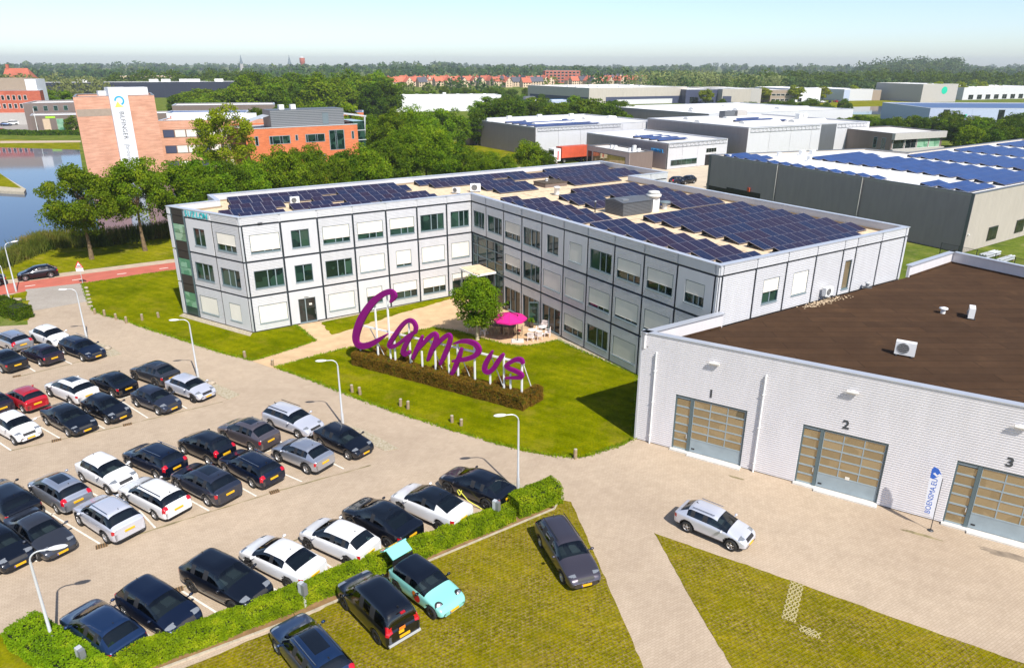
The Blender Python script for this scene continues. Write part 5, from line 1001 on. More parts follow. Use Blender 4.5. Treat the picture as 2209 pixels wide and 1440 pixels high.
# on the grass pavers and the apron
place('black delivery van with yellow sticker on the grass pavers', (-7.54, 26.08), (-5.83, 24.12), False, -48, sty='van', L=4.5, W=1.83, H=1.84, wb=2.75, col='paint_black', lvl=3, darkrim=True, group='cars on the grass pavers')
mini = place('mint green small hatchback with black roof and raised tailgate', (-5.38, 27.27), (-3.66, 25.63), True, -43.6, sty='mini', L=3.87, W=1.75, H=1.43, wb=2.5, col='paint_mint', roofcol='paint_black', darkrim=True, lvl=3, group='cars on the grass pavers', mirror='paint_black', lamp_h=(.2, .2))
place('dark brown-grey estate parked askew on the grass pavers', (1.55, 30.68), (2.39, 28.02), True, -71, sty='wagon', L=4.85, W=1.85, H=1.5, wb=2.87, col='paint_dusk', lvl=3, group='cars on the grass pavers', rails='trim')
place('dark blue estate with sunroof cut by the bottom edge', (-9.90, 23.43), (-8.04, 21.57), False, -47.5, sty='wagon', L=4.6, W=1.83, H=1.5, wb=2.7, col='paint_blue', lvl=3, group='cars on the grass pavers', sunroof=True, rails='chrome')
place('silver small crossover-style hatchback standing alone on the hall apron', (9.35, 31.99), (11.22, 30.44), True, -39.7, sty='hatch', L=4.0, W=1.7, H=1.5, wb=2.46, col='paint_pale', lvl=3, clad=True, group='cars on the hall apron', rails='chrome')
# on the red road
p = wpos((-55.58, 78.61), (-53.78, 79.99), 36, 1.75); car('black hatchback driving on the red road by the lake', p, 216, 'hatch', 4.05, 1.75, 1.46, 2.5, 'paint_black', group='cars on the road', name='moving_car')
p = wpos((-58.99, 74.83), (-57.91, 76.76), 36, 1.75); car('dark car on the red road cut by the left edge', p, 216, 'hatch', 4.1, 1.75, 1.46, 2.5, 'paint_black', group='cars on the road', name='moving_car')
# extras: raised tailgate of the mint car, badge on its door, stickers, charging points and cable
tgm = MB(); Mx = Matrix.Translation((-1.72, 0, 1.40)) @ Matrix.Rotation(R(28), 4, 'Y')
tgm.box(-0.62, -0.58, -0.03, 0.0, 0.58, 0.03, 0, Mx); tg_ = tgm.build('tailgate', 'paint_mint', mini); MB().box(-0.55, -0.5, -0.038, -0.06, 0.5, -0.031, 0, Mx).build('tailgate_window', 'car_glass_light', tg_)
Mx2 = Mx @ Matrix.Translation((-0.62, 0, 0)) @ Matrix.Rotation(R(-62), 4, 'Y'); tl = MB(); tl.box(-0.42, -0.66, -0.03, 0.0, 0.66, 0.04, 0, Mx2); tl.build('tailgate_lower', 'paint_mint', mini); MB().box(-0.30, -0.26, 0.041, -0.19, 0.26, 0.055, 0, Mx2).build('number_plate', 'plate_yellow', mini); MB().box(-0.40, -0.66, 0.041, -0.22, -0.48, 0.06, 0, Mx2).build('tail_light', 'tail_lamp', mini)
for sy in (-1, 1):
    Mh = Matrix.Translation((1.60, sy * .60, .74)) @ Matrix.Rotation(R(18 * sy), 4, 'Z') @ Matrix.Rotation(R(58), 4, 'Y'); v_ = []
    hm_ = MB().lathe([(0.0, .05), (.10, .045), (.155, .02), (.16, -.12)], 18); hm_.v = [tuple(Mh @ Vector(q_)) for q_ in hm_.v]; ho_ = hm_.build('headlight', 'rim', mini)
    rg_ = MB().lathe([(.155, .02), (.20, .015), (.205, -.12)], 18); rg_.v = [tuple(Mh @ Vector(q_)) for q_ in rg_.v]; rg_.build('lamp_ring', 'black', ho_)
MB().box(-1.75, -0.6, 0.55, -1.70, 0.6, 1.3).build('boot_opening', 'black', mini)
mat('sticker_orange', (0.75, 0.2, 0.02), 0.5); mat('sticker_red', (0.55, 0.01, 0.02), 0.5); MB().lathe([(0.0, -0.884), (0.24, -0.884)], 16, 0, (0.35, 0, 0.66), 'y').build('door_badge', 'sticker_red', mini); MB().lathe([(0.0, -0.886), (0.15, -0.886)], 16, 0, (0.2, 0, 0.80), 'y').build('door_badge', 'sticker_orange', mini)
van = [o for o in COL.objects if o.get('label', '').startswith('black delivery van')][0]
MB().box(-2.262, -0.05, 0.95, -2.25, 0.25, 1.1).build('sticker', 'sticker_orange', van); MB().box(-2.266, 0.02, 0.80, -2.25, 0.28, 0.94).build('sticker', 'plate_yellow', van); MB().box(-2.30, -0.8, 0.36, -2.16, 0.8, 0.46).build('bumper', 'pole_grey', van); MB().box(-2.24, -0.11, 1.72, -2.14, 0.11, 1.78).build('brake_light', 'tail_lamp', van)
for k, p in enumerate(((-9.51, 26.30), (-0.82, 32.86), (-17.43, 22.42))):
    t = thing('charging_post', 'grey charging post in the near hedge, %s' % ('beside the plugged white fastback', 'with the yellow cable to the black crossover', 'cut by the bottom edge at the left')[k], 'charging post', (*p, 0), R(-32), 'charging posts')
    MB().box(-0.07, -0.06, 0, 0.07, 0.06, 0.75).build('stem', 'pole_grey', t); MB().box(-0.2, -0.11, 0.75, 0.0, 0.11, 1.35).build('charger', 'pole_grey', t); MB().box(0.002, -0.11, 0.75, 0.2, 0.11, 1.32).build('charger', 'grey_metal', t)
pc = Vector((*(-1.66, 34.03), 0.02)); q = Vector((*(-0.83, 33.07), 1.05)); s_ = Vector((*(-3.02, 35.10), 0.75))
pts = [q, q + (pc - q) * .5 + Vector((0, 0, -.25)), pc, pc.lerp(s_, .4) + Vector((-.25, -.2, .12)), pc.lerp(s_, .75) + Vector((-.3, -.25, .35)), s_ + Vector((-.1, -.15, -.1)), s_ + Vector((.05, -.3, -.35)), s_ + Vector((.2, -.15, -.05)), s_]
mat('cable_yellow', (0.62, 0.60, 0.05), 0.5); tag(MB().path(pts, 0.028, 6).build('charging_cable', 'cable_yellow'), 'yellow charging cable looping from the post to the black crossover', 'cable')
# ================================================================ trees, hedges, reeds
def leaves_mesh(name, cen, nrm, size, rng, mats, aspect=0.75):
    """rhombic leaves: centres, normals -> one mesh (numpy)"""
    n = len(cen); r = rng.normal(size=(n, 3)); u = np.cross(nrm, r); u /= np.linalg.norm(u, axis=1, keepdims=True) + 1e-9; v = np.cross(nrm, u)
    s = (size * rng.uniform(.65, 1.3, n))[:, None]
    V = np.stack([cen - u * s * .5, cen + v * s * .5 * aspect, cen + u * s * .5, cen - v * s * .5 * aspect], 1).reshape(-1, 3)
    me = bpy.data.meshes.new(name); me.vertices.add(4 * n); me.vertices.foreach_set('co', V.ravel()); me.loops.add(4 * n); me.loops.foreach_set('vertex_index', np.arange(4 * n)); me.polygons.add(n); me.polygons.foreach_set('loop_start', np.arange(0, 4 * n, 4)); me.polygons.foreach_set('loop_total', np.full(n, 4))
    me.materials.append(M[mats]); me.update(calc_edges=True); return me
def unit(a): return a / (np.linalg.norm(a, axis=1, keepdims=True) + 1e-9)
def crown_pts(rng, R_, Hc, z0, nc, nl, cr=0.30, shape='round', gap=0.0):
    """clumps spread through the crown; leaves sit on the clumps' skins"""
    d = unit(rng.normal(size=(nc, 3))); rad = rng.uniform(.25, 1, nc) ** .45
    c = d * rad[:, None]; h = (c[:, 2] + 1) / 2
    if shape == 'cone': wd = np.clip(1.15 - h * .95, .08, 1) * np.clip(h * 6 + .35, 0, 1)
    elif shape == 'egg': wd = np.where(h < .35, .62 + h * 1.1, 1.0 - (h - .35) ** 2 * 1.1)
    elif shape == 'spread': wd = np.where(h < .3, .75 + h * .8, 1.0 - (h - .3) ** 2 * .75)
    else: wd = np.ones(nc)
    c = np.stack([c[:, 0] * R_ * wd * .86, c[:, 1] * R_ * wd * .86, z0 + h * Hc * .94 + .02 * Hc], 1)
    cs = cr * R_ * rng.uniform(.6, 1.25, nc); k = rng.integers(0, nc, nl); dd = unit(rng.normal(size=(nl, 3)) + np.array([0, 0, .35]))
    p = c[k] + dd * cs[k][:, None] * rng.uniform(.55, 1.08, nl)[:, None] * np.array([1, 1, .78]); nr = unit(dd + .75 * rng.normal(size=(nl, 3)))
    return p, nr, c, cs
def trunk_mesh(rng, h, r0, targets, m, lean=0.0, bare=0.5):
    mb = MB(); pts = [Vector((lean * t * h + rng.normal() * .02 * h * t, rng.normal() * .02 * h * t, h * t)) for t in (0, .25, .5, .75, 1.0)]
    for i in range(4): mb.tube(pts[i], pts[i + 1], r0 * (1 - .19 * i) * (1.25 if i == 0 else 1), r0 * (1 - .19 * (i + 1)), 8, 0, False)
    for t in targets:
        t = Vector(t); a = pts[2].lerp(pts[4], rng.uniform(.1, .95)); mid = a.lerp(t, .5) + Vector((0, 0, .06 * h)); rr = r0 * rng.uniform(.22, .4)
        mb.tube(a, mid, rr, rr * .7, 5, 0, False); mb.tube(mid, t, rr * .7, rr * .25, 5, 0, False)
    return mb.mesh('trunk', m)
TREES = {}
def tree_kind(key, seed, R_, H_, z0, nc, nl, leaf, m, bark='bark_dark', shape='round', r0=.18, cr=.30, limbs=7):
    rng = np.random.default_rng(seed); p, nr, c, cs = crown_pts(rng, R_, H_ - z0, z0, nc, nl, cr, shape)
    TREES[key] = (leaves_mesh('crown', p, nr, leaf, rng, m), trunk_mesh(rng, z0 + (H_ - z0) * .55, r0, [tuple(c[i]) for i in rng.permutation(nc)[:limbs]], bark), H_)
def tree(key, x, y, h, label, group=None, rz=None, name='tree', z=0.0, fat=1.0):
    cr, tr_, H_ = TREES[key]; s = h / H_; t = thing(name, label, 'tree', (x, y, z), random.uniform(0, 6.28) if rz is None else rz, group); t.scale = (s * fat, s * fat, s)
    link('crown', cr, t); link('trunk', tr_, t); return t
tree_kind('court', 11, 2.3, 6.3, 0.95, 90, 22000, .155, 'leaf', 'bark_pale', 'egg', .15, .30)
tree_kind('shore_a', 12, 5.0, 11.6, 3.4, 85, 27000, .23, 'leaf', 'bark', 'spread', .26, .24, 12)
tree_kind('shore_b', 13, 4.6, 11.4, 3.8, 78, 24000, .23, 'leaf', 'bark', 'spread', .24, .25, 12)
for k in range(4): tree_kind('row%d' % k, 20 + k, 4.0 + .3 * k, 10.5, 2.2, 80 + 8 * k, 18000, .27, ('leaf', 'leaf', 'leaf_dark', 'leaf')[k], 'bark_dark', ('round', 'spread', 'egg', 'round')[k], .2, .28)
tree_kind('airy', 31, 5.2, 14.0, 4.0, 60, 12000, .29, 'leaf_yellow', 'bark_dark', 'egg', .22, .22, 16)
for k in range(3): tree_kind('mid%d' % k, 40 + k, 5.5, 14.0, 1.4, 60, 6500, .60, ('leaf', 'leaf_dark', 'leaf')[k], 'bark_dark', ('round', 'egg', 'spread')[k], .3, .30, 4)
tree_kind('pale', 45, 5.5, 13.0, 1.0, 56, 5500, .60, 'leaf_pale', 'bark_dark', 'round', .3, .30, 4)
tree_kind('street', 46, 2.8, 8.0, 1.6, 40, 3200, .50, 'leaf_yellow', 'bark_dark', 'egg', .14, .32, 4)
tree_kind('bush', 47, 3.2, 6.0, .2, 44, 5200, .36, 'leaf_dark', 'bark_dark', 'round', .15, .34, 3)
tree('court', *(-3.13, 60.32), 6.45, 'dense green broadleaf tree on the terrace edge before the inner office corner', rz=.4)
tree('shore_a', -53.6, 88.4, 11.7, 'broad green tree on the lake shore left of the brick tower', 'shore trees', rz=1.0)
tree('shore_b', -48.9, 92.8, 12.2, 'green tree on the lake shore in front of the brick tower', 'shore trees', rz=2.6)
RT = [((-45.4, 99.0, 11.1), 'row0'), ((-44.1, 103.0, 11.1), 'row1'), ((-42.6, 107.0, 10.1), 'row2'), ((-40.5, 110.0, 9.3), 'row0'), ((-40.4, 116.0, 10.1), 'row3'), ((-36.2, 116.0, 11.0), 'row1'), ((-34.4, 121.0, 10.9), 'row0'), ((-30.5, 120.0, 9.4), 'row3'), ((-28.9, 125.0, 9.7), 'row2'), ((-25.3, 126.0, 10.4), 'row1'), ((-22.9, 132.0, 11.1), 'row2'), ((-20.2, 138.0, 12.5), 'row0'), ((-16.9, 142.0, 12.6), 'row3'), ((-13.8, 141.0, 10.8), 'row1'), ((-10.9, 143.0, 9.3), 'row2'), ((-8.1, 141.0, 8.4), 'row0'), ((-4.7, 146.0, 7.2), 'row3'), ((-1.0, 144.0, 6.6), 'row1'), ((3.4, 150.0, 9.0), 'row0'), ((6.4, 151.0, 7.0), 'row2')]
RL = ['right of the brick tower foot, first of the road row', 'second of the road row, below the tower wing', 'third of the road row from the tower', 'fourth of the road row from the tower', 'fifth of the road row, left of the orange building', 'before the left windows of the orange building', 'before the middle of the orange building', 'below the tall window of the orange building', 'before the right end of the orange building', 'just right of the orange building', 'second right of the orange building', 'third right of the orange building', 'fourth right of the orange building', 'fifth right of the orange building', 'left of the dark-fronted warehouse, back', 'left of the dark-fronted warehouse, front', 'below the dark-fronted warehouse wall, left', 'below the dark-fronted warehouse wall, middle', 'below the dark-fronted warehouse wall, right', 'left of the red container truck']
for ((x, y, h), k), lb in zip(RT, RL): tree(k, x, y, h, 'dense green tree ' + lb, 'trees behind the office')
RT2 = [((-52.0, 132.0, 16.9), 'airy', 'tall airy yellow-green tree before the tower wing'), ((-26.5, 168.0, 13.8), 'row1', 'tall tree behind the orange building, left of three'), ((-32.7, 172.0, 12.5), 'row3', 'tall tree just behind the roof plant of the orange building'), ((-23.5, 180.0, 14.0), 'row0', 'tall tree behind the orange building, right of three'), ((-20.5, 205.0, 12.2), 'mid0', 'round tree before the white warehouse, left'), ((-16.1, 215.0, 11.1), 'mid2', 'round tree before the white warehouse, middle'), ((-10.6, 225.0, 10.3), 'mid1', 'round tree before the white warehouse, right'), ((-55.4, 215.0, 12.8), 'mid2', 'round tree behind the orange building roof, left'), ((-49.1, 220.0, 12.6), 'mid0', 'round tree behind the orange building roof, right'), ((-64.4, 190.0, 12.9), 'row2', 'small tree left of the orange building roof'), ((-72.1, 230.0, 11.6), 'mid1', 'tree rising behind the left roof of the orange building'), ((-74.8, 260.0, 12.1), 'mid2', 'tree before the white warehouse left end')]
for (x, y, h), k, lb in RT2: tree(k, x, y, h, lb, 'trees behind the office')
for i, (x, y, h) in enumerate(((-202.2, 330.0, 12.7), (-196.0, 328.0, 12.4), (-155.7, 262.0, 5.9), (-172.9, 272.0, 2.3))): tree('mid0' if i < 2 else 'bush', x, y, h, ('round tree before the long dark warehouse, left', 'round tree before the long dark warehouse, right', 'bushy tree beside the brown office front', 'low bush before the brown office')[i], 'trees by the lake')
for i, (x, y, h) in enumerate(((121.1, 470.0, 9.1), (163.8, 490.0, 9.7), (184.5, 491.0, 10.9), (213.3, 517.0, 9.7), (244.9, 540.0, 9.8), (272.0, 548.0, 10.2), (292.3, 522.0, 12.8), (326.0, 552.0, 12.2), (359.5, 585.0, 12.9))): tree('street', x, y, h, 'bright yellow-green street tree, %s from the left in the far right row' % ordn(i), 'yellow street trees', fat=1.7)
def far_wood(seed, n, y0, y1, h0, h1, leaf, per, name, label, px0=-500, px1=2700, m='leaf_far', skip=True):
    rng = np.random.default_rng(seed); u = rng.random(n); y = y0 * (y1 / y0) ** u; px = rng.uniform(px0, px1, n); x = (px - 1104.5) / 1538.7 * (.9353 * y + 8.3)
    keep = ~((px > 825) & (px < 1395) & (y > 600) & (y < 1080)) if skip else np.ones(n, bool); x, y, n = x[keep], y[keep], int(keep.sum()); u = u[keep]
    h = rng.uniform(h0, h1, n) * (1 + .25 * np.sin(x / 190 + seed) + .15 * np.sin(x / 61)); k = np.repeat(np.arange(n), per); d = unit(rng.normal(size=(n * per, 3))); rad = rng.uniform(.7, 1.0, n * per)[:, None]
    R_ = (h * .48)[k][:, None]; c = np.stack([x[k], y[k], h[k] * .55], 1) + d * rad * np.concatenate([R_, R_, (h * .45)[k][:, None]], 1)
    me = leaves_mesh(name, c, unit(d + .5 * rng.normal(size=d.shape)), leaf * (1 + .0 * u[k]), rng, m); o = link(name, me); tag(o, label, 'wood', None, 'stuff'); return o
# woods in the middle distance: each tree its own
rw = random.Random(99)
def wood(n, px0, px1, y0, y1, h0, h1, kinds, label, group):
    for i in range(n):
        y = rw.uniform(y0, y1); px = px0 + (px1 - px0) * (i + rw.random()) / n; x = (px - 1104.5) / 1538.7 * (.9353 * y + 8.3)
        tree(rw.choice(kinds), x, y, rw.uniform(h0, h1), label, group, fat=rw.uniform(.95, 1.35))
wood(46, 518, 850, 300, 430, 14, 20, ('mid0', 'mid1', 'mid2'), 'large green tree in the wood behind the orange building', 'wood behind the orange building')
wood(26, 380, 530, 330, 420, 8, 12, ('mid0', 'mid1'), 'dark green tree before the end of the long dark warehouse', 'trees by the long dark warehouse')
wood(34, 840, 1190, 430, 560, 6.5, 9.0, ('mid1', 'mid0', 'bush'), 'tree in the strip behind the white warehouse', 'strip behind the white warehouse')
wood(52, 1030, 1345, 258, 350, 7.5, 11.5, ('mid1', 'mid0', 'bush'), 'tree in the belt behind the grey warehouses', 'belt behind the grey warehouses')
wood(30, 1470, 1830, 318, 400, 5.0, 7.0, ('bush', 'mid1'), 'low bushy tree behind the twin roof boxes', 'bushes behind the large warehouse')
wood(38, 2045, 2310, 186, 262, 6.8, 8.8, ('mid1', 'mid0', 'bush'), 'green tree right of the glazed office', 'trees right of the glazed office')
wood(26, 1800, 2060, 246, 276, 5.4, 7.4, ('mid1', 'mid0', 'bush'), 'low green tree between the big warehouse and the far pond', 'trees before the far pond')
far_wood(15, 160, 1300, 1700, 24, 34, 4.4, 60, 'far_wood', 'wooded rise on the right horizon', 1850, 2060, 'leaf_far', False)
far_wood(11, 46, 470, 580, 11, 15, 1.7, 170, 'pale_wood', 'pale willow belt behind the far red office', -80, 225, 'leaf_pale', False)
far_wood(12, 46, 590, 760, 15, 21, 2.0, 170, 'dark_wood', 'dark wood behind the long dark warehouse', 225, 560, 'leaf_dark', False)
far_wood(13, 52, 620, 720, 11, 15, 1.8, 170, 'pale_wood', 'pale tree belt behind the far grey halls', 1365, 1690, 'leaf_pale', False)
far_wood(14, 130, 680, 900, 14, 21, 2.2, 170, 'dark_wood', 'tall dark wood at the far right', 1640, 2400, 'leaf_dark', False)
# far woods to the horizon: one mass
far_wood(1, 700, 560, 1000, 9, 14, 2.6, 60, 'far_wood', 'green belt of trees around the far houses', m='leaf_far')
far_wood(2, 900, 1000, 1900, 12, 19, 4.4, 48, 'far_wood', 'hazy woods stretching behind the far houses', m='leaf_far')
far_wood(3, 1100, 1900, 4200, 14, 24, 8.5, 40, 'horizon_wood', 'dark line of woods along the horizon', m='leaf_far')
# ---------------------------------------------------------------- hedges
def hedge(name, label, path, w, h, per_m, leaf, m, seed, bumps=.06, inner='leaf_core'):
    rng = np.random.default_rng(seed); P = [Vector(p) for p in path]; C, Nn = [], []; core = MB()
    for a, b in zip(P[:-1], P[1:]):
        d = (b - a); L = d.length; d.normalize(); n = Vector((-d.y, d.x)); m4 = int(L * per_m)
        s = rng.uniform(-.1, L + .1, m4); side = rng.random(m4); prm = 2 * h + w; q = side * prm
        off = np.where(q < h, -w / 2, np.where(q < h + w, q - h - w / 2, w / 2)); z = np.where(q < h, q, np.where(q < h + w, h, prm - q))
        nx = np.where(q < h, -1.0, np.where(q < h + w, 0, 1.0)); nz = np.where((q >= h) & (q < h + w), 1.0, 0.15)
        und = bumps * (np.sin(s * 1.9 + seed) + np.sin(s * 4.7) * .6 + np.sin(s * .6 + 2 * z)); off = off + nx * und * .7 + rng.normal(0, .035, m4); z = z + nz * und * .9 + rng.normal(0, .035, m4)
        r = np.minimum(.12, .3 * w); corner = np.clip((np.abs(off) - (w / 2 - r)) / r, 0, 1) * np.clip((z - (h - r)) / r, 0, 1); z = z - corner * .07
        C.append(np.stack([a.x + d.x * s + n.x * off, a.y + d.y * s + n.y * off, np.maximum(z, .03)], 1)); Nn.append(np.stack([n.x * nx, n.y * nx, nz], 1))
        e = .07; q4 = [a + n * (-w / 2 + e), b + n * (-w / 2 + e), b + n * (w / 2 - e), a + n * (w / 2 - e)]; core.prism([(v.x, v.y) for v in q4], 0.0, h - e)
    for e_, d in ((P[0], P[0] - P[1]), (P[-1], P[-1] - P[-2])):
        d = d.normalized(); n = Vector((-d.y, d.x)); k = int(w * h * per_m / (2 * h + w) * 1.3) + 20; o = rng.uniform(-w / 2, w / 2, k); z = rng.uniform(0.03, h, k)
        C.append(np.stack([e_.x + n.x * o + d.x * .06, e_.y + n.y * o + d.y * .06, z], 1)); Nn.append(np.tile([d.x, d.y, .2], (k, 1)))
    C = np.concatenate(C); Nn = unit(np.concatenate(Nn) + .8 * rng.normal(size=C.shape)); t = thing(name, label, 'hedge')
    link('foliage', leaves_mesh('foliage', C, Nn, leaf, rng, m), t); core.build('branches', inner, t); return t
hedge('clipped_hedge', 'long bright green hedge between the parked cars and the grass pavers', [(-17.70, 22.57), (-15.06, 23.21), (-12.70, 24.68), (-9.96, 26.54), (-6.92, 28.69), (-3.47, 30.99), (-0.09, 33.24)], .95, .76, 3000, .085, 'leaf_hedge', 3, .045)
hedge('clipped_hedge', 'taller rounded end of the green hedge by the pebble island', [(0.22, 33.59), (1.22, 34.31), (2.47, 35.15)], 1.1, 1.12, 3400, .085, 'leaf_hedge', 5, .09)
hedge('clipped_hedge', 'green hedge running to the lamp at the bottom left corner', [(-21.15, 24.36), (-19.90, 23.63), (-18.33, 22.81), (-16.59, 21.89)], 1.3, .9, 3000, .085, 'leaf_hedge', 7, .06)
hedge('clipped_hedge', 'dark green hedge at the left edge beside the driveway', [(-56.82, 71.40), (-51.88, 68.41), (-47.53, 65.63)], 1.6, 1.25, 900, .16, 'leaf_dark', 9, .08)
hedge('beech_hedge', 'low brown-tipped hedge around the foot of the purple sign', [(-12.95, 54.92), (1.05, 46.62)], 1.1, 1.1, 2600, .095, 'leaf_brown', 4, .03)
hedge('beech_hedge', 'short brown hedge end at the right foot of the sign', [(1.15, 47.1), (1.95, 48.2)], 0.75, 1.1, 2000, .095, 'leaf_brown', 6, .03)
hedge('bank_hedge', 'low clipped hedge along the far lake bank before the brown office', [(-187.41, 260.25), (-166.97, 253.83), (-149.85, 256.03)], 2.2, 1.5, 160, .5, 'leaf_dark', 8, .1)
for k, (x, y) in enumerate(((-11.3, 56.3), (-8.8, 54.9), (-5.9, 53.2), (-3.6, 51.9), (-.7, 50.2))):
    rng = np.random.default_rng(60 + k); p, nr, c, cs = crown_pts(rng, .62, .95, .0, 12, 1500, .5, 'round'); t = thing('clipped_bush', 'small brown bush at a sign stay, %s from the left' % ordn(k), 'bush', (x, y, 0), 0, 'bushes at the sign stays'); link('foliage', leaves_mesh('foliage', p, nr, .12, rng, 'leaf_brown'), t); MB().tube((0, 0, 0), (0, 0, .5), .05).build('stem', 'bark_dark', t)
# kerb and bare soil along the near hedge
def offset_path(path, o): return [(p[0] + o[0], p[1] + o[1]) for p in path]
_k = [(-15.15, 22.19), (-9.67, 25.51), (-4.69, 29.11), (0.93, 32.99), (2.46, 34.05), (2.72, 34.77)]
for a, b in zip(_k[:-1], _k[1:]):
    d = Vector((b[0] - a[0], b[1] - a[1])).normalized(); n = Vector((-d.y, d.x)); L = math.dist(a, b); m_ = int(L / 1.0) + 1
    for i in range(m_):
        q0, q1 = Vector(a) + d * (L * i / m_), Vector(a) + d * (L * (i + 1) / m_ - .012); f = MB(); f.prism([tuple(q0), tuple(q1), tuple(q1 + n * .09), tuple(q0 + n * .09)], -.02, .075); f.build('kerbstone', 'kerb', pave)
    sheet('soil_strip', [tuple(Vector(a) + n * .09), tuple(Vector(b) + n * .09), tuple(Vector(b) + n * .9), tuple(Vector(a) + n * .9)], .022, 'soil')
# ---------------------------------------------------------------- reeds
rng = np.random.default_rng(77); n = 16000; PR = [Vector(p) for p in ((-63.79, 81.23), (-63.01, 84.96), (-63.21, 90.66), (-63.11, 95.49), (-56.46, 96.09), (-49.46, 102.15), (-46.26, 110.95))]; seg = rng.integers(0, 6, n); u = rng.random(n)
base = np.array([[(PR[s].lerp(PR[s + 1], t)).x, (PR[s].lerp(PR[s + 1], t)).y] for s, t in zip(seg, u)]) + rng.normal(0, .75, (n, 2)); hh = rng.uniform(1.0, 2.3, n) * np.where(seg < 2, .75, 1.0); a = rng.uniform(0, 6.28, n); lean = rng.normal(0, .22, (n, 2)); wv = np.stack([np.cos(a), np.sin(a)], 1) * rng.uniform(.03, .07, n)[:, None]
V = np.zeros((n, 4, 3)); V[:, 0, :2] = base - wv; V[:, 1, :2] = base + wv; V[:, 2, :2] = base + lean * hh[:, None] + wv * .4; V[:, 3, :2] = base + lean * hh[:, None] - wv * .4; V[:, 2, 2] = hh; V[:, 3, 2] = hh
me = bpy.data.meshes.new('reeds'); me.from_pydata(V.reshape(-1, 3).tolist(), [], np.arange(4 * n).reshape(-1, 4).tolist()); me.materials.append(M['reed']); tag(link('reeds', me), 'belt of tall green and brown reeds along the lake shore', 'reeds', None, 'stuff')

# tufts of longer grass along the turf edges and round the posts
rng = np.random.default_rng(78); seg = []
for poly in (LAWN_A, LAWN_S):
    for i in range(len(poly)): seg.append((poly[i], poly[(i + 1) % len(poly)]))
ln = np.array([math.dist(a, b) for a, b in seg]); n = 14000; k = rng.choice(len(seg), n, p=ln / ln.sum()); u = rng.random(n); A_ = np.array([s[0] for s in seg])[k]; B_ = np.array([s[1] for s in seg])[k]
base = A_ + (B_ - A_) * u[:, None] + rng.normal(0, .10, (n, 2)); hh = rng.uniform(.05, .16, n); a = rng.uniform(0, 6.28, n); lean = rng.normal(0, .45, (n, 2)); wv = np.stack([np.cos(a), np.sin(a)], 1) * rng.uniform(.02, .05, n)[:, None]
V = np.zeros((n, 4, 3)); V[:, 0, :2] = base - wv; V[:, 1, :2] = base + wv; V[:, 2, :2] = base + lean * hh[:, None] + wv * .4; V[:, 3, :2] = base + lean * hh[:, None] - wv * .4; V[:, 2, 2] = hh; V[:, 3, 2] = hh
me = bpy.data.meshes.new('grass_tufts'); me.from_pydata(V.reshape(-1, 3).tolist(), [], np.arange(4 * n).reshape(-1, 4).tolist()); me.materials.append(M['leaf_hedge']); tag(link('grass_tufts', me), 'ragged grass tufts along the edges of the lawns', 'grass', None, 'stuff')
